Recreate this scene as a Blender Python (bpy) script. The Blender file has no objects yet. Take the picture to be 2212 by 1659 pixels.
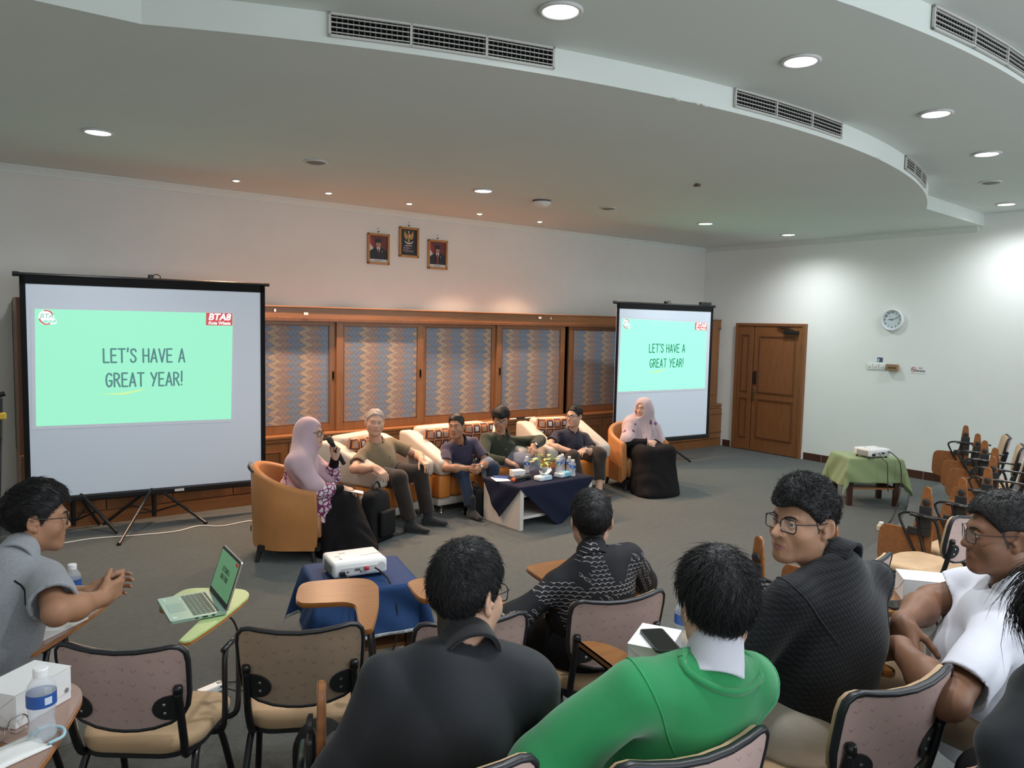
import bpy, bmesh, math, random
import numpy as np
from mathutils import Vector, Matrix
random.seed(7); np.random.seed(7)
S = bpy.context.scene
COL = S.collection
PI = math.pi
def V(*a): return Vector(a)

# ---------------------------------------------------------------- camera, world, exposure
CAM_H = 2.0
FPX = 1644.5
def cam_axes(yaw=math.radians(37.585), pitch=math.radians(4.528), roll=math.radians(1.228)):
    u = V(0, 0, 1)
    f = V(math.sin(yaw), math.cos(yaw), 0); r = V(math.cos(yaw), -math.sin(yaw), 0)
    f2 = f*math.cos(pitch)-u*math.sin(pitch); u2 = u*math.cos(pitch)+f*math.sin(pitch)
    return r*math.cos(roll)+u2*math.sin(roll), u2*math.cos(roll)-r*math.sin(roll), f2
_r, _u, _f = cam_axes()
cam = bpy.data.cameras.new('camera'); camo = bpy.data.objects.new('camera', cam); COL.objects.link(camo)
cam.sensor_width = 36.0; cam.lens = FPX*36.0/2212.0; cam.clip_start = 0.05; cam.clip_end = 60
camo.matrix_world = Matrix(((_r.x, _u.x, -_f.x, 0), (_r.y, _u.y, -_f.y, 0), (_r.z, _u.z, -_f.z, CAM_H), (0, 0, 0, 1)))
S.camera = camo
W = bpy.data.worlds.new('world'); S.world = W; W.use_nodes = True
W.node_tree.nodes['Background'].inputs[0].default_value = (0.86, 0.93, 1.0, 1)
W.node_tree.nodes['Background'].inputs[1].default_value = 2.5
S.view_settings.view_transform = 'Standard'; S.view_settings.look = 'None'
S.view_settings.exposure = 0.0; S.view_settings.gamma = 1.0; S.view_settings.use_curve_mapping = False
cy = S.cycles
cy.max_bounces = 5; cy.diffuse_bounces = 3; cy.glossy_bounces = 2; cy.transmission_bounces = 5; cy.transparent_max_bounces = 6
cy.caustics_reflective = False; cy.caustics_refractive = False; cy.sample_clamp_indirect = 4.0

# ---------------------------------------------------------------- room measures (metres)
YB, XR, XL = 8.55, 10.744, -1.05          # back wall, right wall, left wall
CX, CY_ = 4.85, 11.92                     # centre of the concentric tiers
R1, R2, R3 = 8.85, 10.50, 11.75           # fronts of the tiers
Z1, Z2, Z3 = 0.15, 0.30, 0.45
ZC = 3.37
def ringy(R, x): return CY_-math.sqrt(max(R*R-(x-CX)**2, 0.0))
def face_ang(x, y):                       # heading towards the stage centre (0 = +y, positive = to the right)
    return math.atan2(CX-x, CY_-y)

# ---------------------------------------------------------------- materials
MATS = {}
class NT:
    """small helper for writing node trees"""
    def __init__(s, m):
        s.t = m.node_tree; s.n = s.t.nodes; s.l = s.t.links
    def new(s, t, **kw):
        n = s.n.new(t)
        for k, v in kw.items(): setattr(n, k, v)
        return n
    def put(s, sock, v):
        if hasattr(v, 'is_output') or isinstance(v, bpy.types.NodeSocket): s.l.new(v, sock)
        else: sock.default_value = v
    def math(s, op, a, b=None, c=None, clamp=False):
        n = s.new('ShaderNodeMath', operation=op); n.use_clamp = clamp
        s.put(n.inputs[0], a)
        if b is not None: s.put(n.inputs[1], b)
        if c is not None: s.put(n.inputs[2], c)
        return n.outputs[0]
    def mix(s, f, a, b):
        n = s.new('ShaderNodeMix', data_type='RGBA')
        s.put(n.inputs[0], f); s.put(n.inputs[6], c4(a)); s.put(n.inputs[7], c4(b))
        return n.outputs[2]
    def coord(s, which='Object'): return s.new('ShaderNodeTexCoord').outputs[which]
    def xyz(s, v):
        n = s.new('ShaderNodeSeparateXYZ'); s.l.new(v, n.inputs[0]); return n.outputs
    def comb(s, x, y, z):
        n = s.new('ShaderNodeCombineXYZ')
        for i, q in enumerate((x, y, z)): s.put(n.inputs[i], q)
        return n.outputs[0]
    def map(s, v, scale=(1, 1, 1), rot=(0, 0, 0), loc=(0, 0, 0)):
        n = s.new('ShaderNodeMapping'); s.l.new(v, n.inputs[0])
        n.inputs[1].default_value = loc; n.inputs[2].default_value = rot; n.inputs[3].default_value = scale
        return n.outputs[0]
    def noise(s, v, scale, detail=3, rough=0.55, dist=0.0):
        n = s.new('ShaderNodeTexNoise')
        if v is not None: s.l.new(v, n.inputs['Vector'])
        n.inputs['Scale'].default_value = scale; n.inputs['Detail'].default_value = detail
        n.inputs['Roughness'].default_value = rough; n.inputs['Distortion'].default_value = dist
        return n.outputs[0]
    def ramp(s, f, stops, interp='LINEAR'):
        n = s.new('ShaderNodeValToRGB'); s.l.new(f, n.inputs[0]); cr = n.color_ramp; cr.interpolation = interp
        while len(cr.elements) < len(stops): cr.elements.new(0.5)
        for e, (p, c) in zip(cr.elements, stops): e.position = p; e.color = c4(c)
        return n.outputs[0]
def c4(c):
    if hasattr(c, 'is_output') or isinstance(c, bpy.types.NodeSocket): return c
    return tuple(c) if len(c) == 4 else (c[0], c[1], c[2], 1.0)
def hexc(h):
    h = h.lstrip('#'); out = []
    for i in (0, 2, 4):
        v = int(h[i:i+2], 16)/255.0
        out.append(v/12.92 if v <= 0.04045 else ((v+0.055)/1.055)**2.4)
    return tuple(out)
def mat(name, col, rough=0.6, metal=0.0, spec=0.5, var=0.0, vscale=8.0, bump=0.0, bscale=200.0, stretch=(1, 1, 1), emit=None, es=0.0, sheen=0.0, trans=0.0, ior=1.45, coat=0.0, fn=None, alpha=1.0):
    if name in MATS: return MATS[name]
    m = bpy.data.materials.new(name); m.use_nodes = True
    t = NT(m); b = t.n['Principled BSDF']
    col = hexc(col) if isinstance(col, str) else col
    b.inputs['Base Color'].default_value = c4(col); b.inputs['Roughness'].default_value = rough
    b.inputs['Metallic'].default_value = metal; b.inputs['Specular IOR Level'].default_value = spec
    b.inputs['Sheen Weight'].default_value = sheen; b.inputs['Transmission Weight'].default_value = trans
    b.inputs['IOR'].default_value = ior; b.inputs['Coat Weight'].default_value = coat; b.inputs['Alpha'].default_value = alpha
    if emit is not None:
        b.inputs['Emission Color'].default_value = c4(emit); b.inputs['Emission Strength'].default_value = es
    co = None
    if var > 0:
        co = t.map(t.coord(), stretch)
        f = t.noise(co, vscale, 4)
        lo = tuple(max(0, c*(1-var)) for c in col[:3]); hi = tuple(min(1, c*(1+var)) for c in col[:3])
        t.l.new(t.ramp(f, [(0.3, lo), (0.7, hi)]), b.inputs['Base Color'])
    if bump > 0:
        co = co or t.map(t.coord(), stretch)
        bn = t.new('ShaderNodeBump'); bn.inputs['Strength'].default_value = bump; bn.inputs['Distance'].default_value = 0.004
        t.l.new(t.noise(co, bscale, 3), bn.inputs['Height']); t.l.new(bn.outputs[0], b.inputs['Normal'])
    if fn: fn(t, b)
    MATS[name] = m
    return m

# ---------------------------------------------------------------- object helpers
def link(o, parent=None):
    COL.objects.link(o)
    if parent is not None: o.parent = parent
    return o
def tag(o, label=None, cat=None, group=None, kind=None):
    if label: o['label'] = label
    if cat: o['category'] = cat
    if group: o['group'] = group
    if kind: o['kind'] = kind
    return o
def thing(name, label, cat, loc=(0, 0, 0), rz=0.0, group=None):
    o = bpy.data.objects.new(name, None); o.empty_display_size = 0.1
    link(o); o.location = loc; o.rotation_euler = (0, 0, rz)
    return tag(o, label, cat, group)
def obj(name, bm, m, parent=None, smooth=False, label=None):
    me = bpy.data.meshes.new(name)
    bmesh.ops.recalc_face_normals(bm, faces=bm.faces[:])
    bm.to_mesh(me); bm.free()
    ms = m if isinstance(m, (list, tuple)) else [m]
    for q in ms: me.materials.append(q)
    if smooth: me.polygons.foreach_set('use_smooth', [True]*len(me.polygons))
    o = bpy.data.objects.new(name, me); link(o, parent)
    if label: o['label'] = label
    return o
def autosmooth(o, ang=40):
    me = o.data
    me.polygons.foreach_set('use_smooth', [True]*len(me.polygons))
    me.set_sharp_from_angle(angle=math.radians(ang))
    return o
def struct(name, bm, m, parent=None, smooth=False):
    o = obj(name, bm, m, parent, smooth)
    if parent is None: o['kind'] = 'structure'
    return o
def copy_tree(o, parent=None):
    c = o.copy(); COL.objects.link(c)
    if parent is not None: c.parent = parent
    for ch in list(o.children): copy_tree(ch, c)
    return c
def nb(): return bmesh.new()
def xf(bm, vs, M):
    for v in vs: v.co = M @ v.co
def box(bm, c, s, rz=0.0, bev=0.0, seg=2, M=None, mi=0):
    """box centred at c with full sizes s"""
    r = bmesh.ops.create_cube(bm, size=1.0)
    vs = r['verts']
    for v in vs: v.co = Vector((v.co.x*s[0], v.co.y*s[1], v.co.z*s[2]))
    fs = list({f for v in vs for f in v.link_faces})
    if bev > 0:
        es = list({e for v in vs for e in v.link_edges})
        rr = bmesh.ops.bevel(bm, geom=es, offset=min(bev, min(s)*0.49), segments=seg, profile=0.5, affect='EDGES')
        vs = list({v for f in rr['faces'] for v in f.verts} | {v for v in vs if v.is_valid})
        fs = list({f for v in vs for f in v.link_faces})
    T = Matrix.Translation(Vector(c)) @ Matrix.Rotation(rz, 4, 'Z')
    if M is not None: T = M @ T
    xf(bm, vs, T)
    if mi:
        for f in fs: f.material_index = mi
    return vs
def ring_pts(c, u, v, r, n, ry=None):
    ry = r if ry is None else ry
    return [c+u*(math.cos(2*PI*i/n)*r)+v*(math.sin(2*PI*i/n)*ry) for i in range(n)]
def frame_of(t):
    t = t.normalized()
    a = Vector((0, 0, 1)) if abs(t.z) < 0.9 else Vector((1, 0, 0))
    u = t.cross(a).normalized(); return u, u.cross(t).normalized()
def tube(bm, pts, r, n=8, cap=True, r2=None, flat=1.0, mi=0):
    """round tube through points; r may be a list"""
    pts = [Vector(p) for p in pts]; k = len(pts)
    rs = r if isinstance(r, (list, tuple)) else [r+(((r2 if r2 is not None else r)-r)*i/(k-1)) for i in range(k)]
    rings = []; u = v = None
    for i, p in enumerate(pts):
        t = (pts[min(i+1, k-1)]-pts[max(i-1, 0)])
        if t.length < 1e-9: t = Vector((0, 0, 1))
        t.normalize()
        if u is None: u, v = frame_of(t)
        else:
            u = (u-t*u.dot(t)).normalized(); v = u.cross(t).normalized()
        rings.append([bm.verts.new(q) for q in ring_pts(p, u, v, rs[i], n, rs[i]*flat)])
    fs = []
    for a, b in zip(rings, rings[1:]):
        for i in range(n): fs.append(bm.faces.new((a[i], a[(i+1) % n], b[(i+1) % n], b[i])))
    if cap:
        fs.append(bm.faces.new(rings[0][::-1])); fs.append(bm.faces.new(rings[-1]))
    if mi:
        for f in fs: f.material_index = mi
    return rings
def curve_pts(pts, n=6):
    """Catmull-Rom through the points"""
    P = [Vector(p) for p in pts]; out = []
    for i in range(len(P)-1):
        p0 = P[max(i-1, 0)]; p1 = P[i]; p2 = P[i+1]; p3 = P[min(i+2, len(P)-1)]
        for k in range(n):
            t = k/n
            out.append(0.5*((2*p1)+(p2-p0)*t+(2*p0-5*p1+4*p2-p3)*t*t+(3*p1-p0-3*p2+p3)*t**3))
    out.append(P[-1]); return out
def lathe(bm, prof, c=(0, 0, 0), n=24, mi=0, M=None, capb=True, capt=True):
    """prof: list of (r, z)"""
    c = Vector(c); rings = []
    for r, z in prof:
        ring = []
        for i in range(n):
            a = 2*PI*i/n; p = c+Vector((math.cos(a)*r, math.sin(a)*r, z))
            ring.append(bm.verts.new(M @ p if M is not None else p))
        rings.append(ring)
    fs = []
    for a, b in zip(rings, rings[1:]):
        for i in range(n): fs.append(bm.faces.new((a[i], a[(i+1) % n], b[(i+1) % n], b[i])))
    if capb: fs.append(bm.faces.new(rings[0][::-1]))
    if capt: fs.append(bm.faces.new(rings[-1]))
    if mi:
        for f in fs: f.material_index = mi
def prism(bm, poly, z0, z1, mi=0, M=None):
    """extrude a 2D outline (x, y) from z0 to z1"""
    a = [bm.verts.new((p[0], p[1], z0)) for p in poly]; b = [bm.verts.new((p[0], p[1], z1)) for p in poly]
    n = len(poly); fs = []
    for i in range(n): fs.append(bm.faces.new((a[i], a[(i+1) % n], b[(i+1) % n], b[i])))
    fs.append(bm.faces.new(a[::-1])); fs.append(bm.faces.new(b))
    if M is not None: xf(bm, a+b, M)
    if mi:
        for f in fs: f.material_index = mi
    return a+b
def rrect(w, h, r, n=6, cx=0.0, cy=0.0):
    out = []
    for sx, sy, a0 in ((1, 1, 0), (-1, 1, 90), (-1, -1, 180), (1, -1, 270)):
        for i in range(n+1):
            a = math.radians(a0+90*i/n)
            out.append((cx+sx*(w/2-r)+math.cos(a)*r, cy+sy*(h/2-r)+math.sin(a)*r))
    return out
def grid_surf(bm, fn, nu, nv, mi=0, closeu=False):
    vs = [[bm.verts.new(fn(i/(nu if closeu else nu-1), j/(nv-1))) for j in range(nv)] for i in range(nu)]
    fs = []
    for i in range(nu if closeu else nu-1):
        for j in range(nv-1):
            k = (i+1) % nu
            fs.append(bm.faces.new((vs[i][j], vs[k][j], vs[k][j+1], vs[i][j+1])))
    if mi:
        for f in fs: f.material_index = mi
    return vs
def solidify(o, th, off=-1.0):
    md = o.modifiers.new('Solidify', 'SOLIDIFY'); md.thickness = th; md.offset = off
    return o
def text_mesh(name, txt, size, m, parent, M, ext=0.0006, align='CENTER', bold=0.0, shear=0.0, sx=1.0):
    cu = bpy.data.curves.new(name, 'FONT'); cu.body = txt; cu.size = size; cu.align_x = align; cu.align_y = 'CENTER'
    cu.extrude = ext; cu.offset = bold; cu.shear = shear; cu.resolution_u = 3
    t = bpy.data.objects.new(name+'_tmp', cu); COL.objects.link(t)
    dg = bpy.context.evaluated_depsgraph_get(); dg.update()
    me = bpy.data.meshes.new_from_object(t.evaluated_get(dg))
    bpy.data.objects.remove(t); me.name = name
    me.materials.clear(); me.materials.append(m)
    if sx != 1.0: me.transform(Matrix.Diagonal((sx, 1, 1, 1)))
    me.transform(M)
    o = bpy.data.objects.new(name, me); link(o, parent); return o
def basis(o, x, y, z=None):
    """matrix with origin o and axes x, y (z = x cross y)"""
    x = Vector(x).normalized(); y = Vector(y).normalized(); z = Vector(z).normalized() if z is not None else x.cross(y)
    return Matrix(((x.x, y.x, z.x, o[0]), (x.y, y.y, z.y, o[1]), (x.z, y.z, z.z, o[2]), (0, 0, 0, 1)))
def join_into(bm, other, M=None):
    """append bmesh other to bm and free it"""
    me = bpy.data.meshes.new('t'); other.to_mesh(me); other.free()
    if M is not None: me.transform(M)
    bm.from_mesh(me); bpy.data.meshes.remove(me)
def lamp(name, kind, loc, energy, col, parent=None, rot=(0, 0, 0), **kw):
    l = bpy.data.lights.new(name, kind); l.energy = energy; l.color = col
    for k, v in kw.items(): setattr(l, k, v)
    o = bpy.data.objects.new(name, l); link(o, parent); o.location = loc; o.rotation_euler = rot
    return o
# ---------------------------------------------------------------- surfaces
def wood(name, lo, hi, rough=0.38, axis='Z', scale=1.0, coat=0.15):
    def fn(t, b):
        st = {'X': (0.6, 9, 9), 'Y': (9, 0.6, 9), 'Z': (9, 9, 0.6)}[axis]
        co = t.map(t.coord(), tuple(q*scale for q in st))
        f = t.noise(co, 5.0, 6, 0.6, 0.7)
        g = t.noise(t.coord(), 1.6, 2)
        f2 = t.math('ADD', t.math('MULTIPLY', f, 0.8), t.math('MULTIPLY', g, 0.25))
        t.l.new(t.ramp(f2, [(0.3, lo), (0.75, hi)]), b.inputs['Base Color'])
    return mat(name, hi, rough=rough, spec=0.4, coat=coat, fn=fn)
def paint_fn(base, stain, amt):
    def fn(t, b):
        f = t.noise(t.coord(), 0.55, 5, 0.6); g = t.noise(t.coord(), 2.7, 4, 0.7)
        k = t.math('MULTIPLY', t.math('SUBTRACT', t.math('ADD', f, t.math('MULTIPLY', g, 0.4)), 0.62), 3.0, clamp=True)
        t.l.new(t.mix(t.math('MULTIPLY', k, amt), base, stain), b.inputs['Base Color'])
        bn = t.new('ShaderNodeBump'); bn.inputs['Strength'].default_value = 0.08; bn.inputs['Distance'].default_value = 0.003
        t.l.new(t.noise(t.coord(), 40, 4), bn.inputs['Height']); t.l.new(bn.outputs[0], b.inputs['Normal'])
    return fn
M_WALL = mat('wall_paint', (0.72, 0.70, 0.665), rough=0.75, spec=0.25, fn=paint_fn((0.74, 0.72, 0.68), (0.65, 0.62, 0.57), 0.5))
M_WALLR = mat('wall_paint_right', (0.75, 0.755, 0.735), rough=0.7, spec=0.3, fn=paint_fn((0.83, 0.845, 0.815), (0.74, 0.75, 0.71), 0.4))
M_CEIL = mat('ceiling_paint', (0.72, 0.765, 0.72), rough=0.8, spec=0.2, fn=paint_fn((0.72, 0.765, 0.72), (0.67, 0.705, 0.66), 0.5))
def carpet_fn(t, b):
    co = t.coord()
    f = t.noise(co, 1.1, 4, 0.6); g = t.noise(co, 130, 3, 0.7); h = t.noise(co, 18, 4, 0.6)
    a = t.mix(t.math('MULTIPLY', t.math('SUBTRACT', f, 0.25), 1.6, clamp=True), (0.082, 0.094, 0.090), (0.112, 0.118, 0.110))
    k = t.math('MULTIPLY', t.math('ADD', g, t.math('MULTIPLY', h, 0.5)), 0.75)
    a2 = t.mix(t.math('MULTIPLY', t.math('SUBTRACT', k, 0.33), 2.6, clamp=True), (0.052, 0.058, 0.056), a)
    t.l.new(a2, b.inputs['Base Color'])
    bn = t.new('ShaderNodeBump'); bn.inputs['Strength'].default_value = 0.5; bn.inputs['Distance'].default_value = 0.006
    t.l.new(g, bn.inputs['Height']); t.l.new(bn.outputs[0], b.inputs['Normal'])
M_CARPET = mat('carpet', (0.1, 0.11, 0.105), rough=1.0, spec=0.05, sheen=0.15, fn=carpet_fn)
M_CAB = wood('cabinet_wood', (0.20, 0.080, 0.027), (0.30, 0.135, 0.052), axis='X')
M_CABV = wood('cabinet_wood_upright', (0.20, 0.080, 0.027), (0.30, 0.135, 0.052), axis='Z')
M_CABD = wood('cabinet_wood_dark', (0.13, 0.05, 0.018), (0.20, 0.085, 0.033), axis='Z')
M_DOOR = wood('door_wood', (0.185, 0.07, 0.026), (0.27, 0.112, 0.042), axis='Z', rough=0.32)
M_DOORD = wood('door_wood_dark', (0.12, 0.045, 0.018), (0.17, 0.068, 0.027), axis='Z', rough=0.35)
M_TILE = mat('brown_tile', (0.075, 0.03, 0.018), rough=0.3, var=0.2, vscale=3)
M_GROUT = mat('grout', (0.55, 0.5, 0.42), rough=0.8)
M_BLACK = mat('black_metal', (0.012, 0.012, 0.013), rough=0.35, spec=0.5)
M_BLACKP = mat('black_plastic', (0.018, 0.018, 0.019), rough=0.5)
M_BLACKM = mat('black_matte', (0.010, 0.010, 0.011), rough=0.8, spec=0.2)
M_WHITEP = mat('white_plastic', (0.78, 0.78, 0.76), rough=0.4)
M_CHROME = mat('chrome', (0.75, 0.75, 0.76), rough=0.2, metal=1.0)
M_VOID = mat('dark_void', (0.006, 0.006, 0.006), rough=1.0, spec=0.0)

# ---------------------------------------------------------------- floor and tiers
def arc_pts(R, x0, x1, n=48):
    return [(x0+(x1-x0)*i/n, ringy(R, x0+(x1-x0)*i/n)) for i in range(n+1)]
def tier_front(R, x0=0.85, x1=8.85):
    a = arc_pts(R, x0, x1)
    return [(XL, a[0][1]+0.08)]+a+[(XR, a[-1][1]+0.14)]
bm = nb(); prism(bm, [(XL, -2.2), (XR, -2.2), (XR, YB), (XL, YB)], -0.06, 0.0)
struct('floor', bm, M_CARPET)
for i, (R, z0, z1) in enumerate(((R1, 0.0, Z1), (R2, Z1, Z2), (R3, Z2, Z3))):
    bm = nb()
    prism(bm, [(XR, -2.2), (XL, -2.2)][::-1]+list(reversed(tier_front(R))), z0, z1)
    struct('floor', bm, M_CARPET)

# ---------------------------------------------------------------- walls and ceiling
bm = nb(); box(bm, ((XL+XR)/2, YB+0.06, 1.9), (XR-XL+0.24, 0.12, 3.8)); struct('wall_back', bm, M_WALL)
bm = nb(); box(bm, (XR+0.06, 3.18, 1.9), (0.12, 10.75, 3.8)); struct('wall_right', bm, M_WALLR)
bm = nb(); box(bm, (XL-0.06, 3.18, 1.9), (0.12, 10.75, 3.8)); struct('wall_left', bm, M_WALL)
def ceiling_slab(R, z0, z1):
    bm = nb(); prism(bm, [(XR, YB), (XL, YB)]+tier_front(R), z0, z1); return struct('ceiling', bm, M_CEIL)
ceil_low = ceiling_slab(R1, ZC, ZC+0.30)
ceiling_slab(10.03, ZC+0.15, ZC+0.32)
bm = nb(); box(bm, ((XL+XR)/2, 3.18, ZC+0.37), (XR-XL, 10.75, 0.14)); struct('ceiling', bm, M_CEIL)
# coved cornice along the back and right wall
prof = [(0, 0), (0.055, 0), (0.055, -0.012), (0.043, -0.02), (0.02, -0.045), (0.012, -0.058), (0.012, -0.072), (0, -0.072)]
bm = nb()
for n, (p0, d, ln) in enumerate((((XL, YB, ZC), V(1, 0, 0), XR-XL), ((XR, YB, ZC), V(0, -1, 0), YB-4.22))):
    inward = V(0, -1, 0) if n == 0 else V(-1, 0, 0)
    rings = [[bm.verts.new(V(*p0)+d*t+inward*a+V(0, 0, b)) for a, b in prof] for t in (0, ln)]
    k = len(prof)
    for i in range(k): bm.faces.new((rings[0][i], rings[0][(i+1) % k], rings[1][(i+1) % k], rings[1][i]))
    bm.faces.new(rings[0]); bm.faces.new(rings[1][::-1])
struct('trim_1', bm, M_CEIL)
# small flakes of peeling paint on the edge of the dropped ceiling
M_FLAKE = mat('paint_flake', (0.8, 0.82, 0.78), rough=0.7)
for x, w in ((3.62, 0.05), (3.78, 0.03), (3.84, 0.04), (6.02, 0.07)):
    y = ringy(R1, x)-0.004; bm = nb()
    vs = [bm.verts.new(p) for p in ((x-w/2, y, ZC+0.004), (x+w/2, y-0.01, ZC+0.002), (x+w*0.2, y-0.03, ZC-0.018), (x-w*0.4, y-0.022, ZC-0.012))]
    bm.faces.new(vs); o = obj('paint_flake', bm, M_FLAKE, ceil_low); solidify(o, 0.001)

# ---------------------------------------------------------------- brown tile baseboard on the right wall
bm = nb(); y = -2.0
segs = [(-2.0, 6.50), (7.86, 8.02)]
for a, b in segs:
    y = b
    while y > a+0.01:
        y2 = max(a, y-0.30 if y > 4.2 else y-0.9)
        if b > 7: y2 = a
        box(bm, (XR-0.006, (y+y2)/2, 0.055), (0.012, y-y2-0.006, 0.11))
        if y2 > a+0.01: box(bm, (XR-0.005, y2, 0.055), (0.010, 0.006, 0.11), mi=1)
        y = y2-(0.0)
    for e in (a, b):
        if 6 < e < 8: box(bm, (XR-0.007, e+(0.02 if e == 6.50 else -0.015), 0.06), (0.016, 0.035, 0.125), mi=2)
struct('baseboard_right', bm, [M_TILE, M_GROUT, M_WHITEP])

# ---------------------------------------------------------------- double door in the right wall
door = thing('door_1', 'brown wooden double door with one narrow leaf, in the right wall', 'door', (XR, 7.17, 0)); door['kind'] = 'structure'
def panel_leaf(name, y0, y1, panels, m, parent):
    """door leaf standing against the wall; y0 > y1 (door local y), panels = (ya, yb, za, zb)"""
    bm = nb(); box(bm, (-0.022, (y0+y1)/2, 1.03), (0.044, abs(y0-y1)-0.008, 2.04), bev=0.004)
    leaf = obj(name, bm, m, parent)
    for ya, yb, za, zb in panels:
        bm = nb(); w = abs(ya-yb); h = zb-za; yc = (ya+yb)/2; zc = (za+zb)/2
        for cc, ss in (((yc, za), (w, 0.03)), ((yc, zb), (w, 0.03)), ((ya, zc), (0.03, h)), ((yb, zc), (0.03, h))):
            box(bm, (-0.048, cc[0], cc[1]), (0.016, ss[0]+0.03 if ss[0] > 0.03 else 0.03, ss[1]+0.0 if ss[1] > 0.03 else 0.03), bev=0.006)
        obj('panel_moulding', bm, M_DOORD, leaf)
    return leaf
leafA = panel_leaf('narrow_leaf', 0.585, 0.295, [(0.50, 0.38, 0.98, 1.90), (0.50, 0.38, 0.22, 0.86)], M_DOOR, door)
leafB = panel_leaf('main_leaf', 0.285, -0.575, [(0.17, -0.46, 0.98, 1.88), (0.17, -0.46, 0.24, 0.86)], M_DOOR, door)
bm = nb()
box(bm, (-0.030, 0.612, 1.045), (0.06, 0.05, 2.09)); box(bm, (-0.030, -0.605, 1.045), (0.06, 0.05, 2.09)); box(bm, (-0.0305, 0.003, 2.072), (0.061, 1.27, 0.040))
obj('door_frame', bm, M_DOOR, door)
bm = nb(); box(bm, (-0.052, 0.235, 1.21), (0.02, 0.055, 0.21), bev=0.006); box(bm, (-0.064, 0.235, 1.25), (0.01, 0.035, 0.09), bev=0.003)
obj('digital_lock', bm, M_BLACK, leafB)
bm = nb(); box(bm, (-0.05, 0.245, 0.93), (0.012, 0.04, 0.20), bev=0.003); tube(bm, [(-0.05, 0.245, 0.98), (-0.09, 0.245, 0.98), (-0.092, 0.16, 0.978)], 0.008)
obj('lever_handle', bm, mat('aged_brass', (0.4, 0.3, 0.16), rough=0.35, metal=1.0), leafB)
bm = nb(); box(bm, (-0.075, -0.40, 1.955), (0.06, 0.24, 0.055), bev=0.008); box(bm, (-0.07, -0.27, 2.03), (0.03, 0.20, 0.012)); tube(bm, [(-0.09, -0.45, 1.99), (-0.1, -0.30, 2.02), (-0.06, -0.14, 2.03)], 0.008)
obj('door_closer', bm, M_BLACK, leafB)
bm = nb()
for z in (1.72, 1.05, 0.25): box(bm, (-0.047, -0.57, z), (0.012, 0.02, 0.10))
obj('hinges', bm, M_DOORD, leafB)

# ---------------------------------------------------------------- built-in wall cabinet with sliding fabric panels
def zigzag_fn(t, b):
    x, y, z = t.xyz(t.coord())
    tri = t.math('PINGPONG', t.math('MULTIPLY', z, 1.0), 0.045)
    tri2 = t.math('PINGPONG', t.math('ADD', z, 0.013), 0.022)
    u = t.math('ADD', t.math('ADD', x, t.math('MULTIPLY', tri, 1.9)), t.math('MULTIPLY', tri2, 0.7))
    rowshift = t.math('MULTIPLY', t.math('SUBTRACT', t.noise(t.comb(0.0, 0.0, t.math('SNAP', z, 0.16)), 9.0, 1), 0.5), 0.08)
    u = t.math('ADD', u, rowshift)
    fr = t.math('FRACT', t.math('DIVIDE', u, 0.36))
    blue = (0.20, 0.245, 0.31); cream = (0.42, 0.335, 0.25); pink = (0.32, 0.235, 0.205); mauve = (0.26, 0.215, 0.21)
    col = t.ramp(fr, [(0.0, blue), (0.36, mauve), (0.43, cream), (0.63, pink), (0.93, mauve)], 'CONSTANT')
    # dark zigzag outlines running across
    a = t.math('PINGPONG', t.math('ADD', x, t.math('MULTIPLY', rowshift, 0.6)), 0.03)
    ln = t.math('FRACT', t.math('DIVIDE', t.math('ADD', z, t.math('MULTIPLY', a, 1.25)), 0.068))
    dark = t.math('MULTIPLY', t.math('LESS_THAN', ln, 0.15), 0.42)
    wv = t.noise(t.map(t.coord(), (1, 1, 1)), 160, 2)
    c2 = t.mix(dark, col, (0.085, 0.068, 0.075))
    t.l.new(t.mix(t.math('MULTIPLY', t.math('SUBTRACT', wv, 0.4), 0.9, clamp=True), c2, (0.13, 0.115, 0.11)), b.inputs['Base Color'])
M_ZIG = mat('zigzag_fabric', (0.4, 0.35, 0.3), rough=0.95, spec=0.1, sheen=0.1, fn=zigzag_fn)
CABX0, CABX1 = 0.64, XR-0.004
cab = thing('wall_cabinet', 'long built-in wooden cabinet with zigzag fabric sliding panels along the back wall', 'cabinet', (0, 8.2, 0))
L = CABX1-CABX0; xm = (CABX0+CABX1)/2
bm = nb(); box(bm, (xm, 0.10, 2.078), (L, 0.30, 0.13), bev=0.004); box(bm, (xm, -0.035, 2.134), (L, 0.06, 0.014), bev=0.003); obj('header_board', bm, M_CAB, cab)
bm = nb(); box(bm, (xm, -0.03, 1.995), (L, 0.05, 0.04), bev=0.004); obj('track_rail', bm, M_CABD, cab)
bm = nb(); box(bm, (xm, 0.09, 0.70), (L, 0.46, 0.035), bev=0.008); box(bm, (xm, -0.10, 0.662), (L, 0.05, 0.045), bev=0.01); obj('ledge', bm, M_CAB, cab)
bm = nb(); box(bm, (xm, 0.32, 1.42), (L, 0.02, 1.4)); obj('back_panel', bm, M_VOID, cab)
bm = nb(); box(bm, (CABX0+0.02, 0.10, 1.42), (0.04, 0.36, 1.42)); obj('end_panel', bm, M_CABD, cab)
bm = nb(); box(bm, (XR-0.26, 0.0, 1.42), (0.50, 0.06, 1.40)); box(bm, (XR-0.24, -0.045, 1.44), (0.30, 0.03, 1.15), bev=0.008); obj('end_panel', bm, M_CABV, cab)
bm = nb(); box(bm, (xm, 0.10, 0.36), (L, 0.42, 0.66)); obj('lower_carcass', bm, M_CABV, cab)
bm = nb(); box(bm, (xm, -0.125, 0.06), (L, 0.03, 0.12)); obj('plinth', bm, M_CAB, cab)
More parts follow.
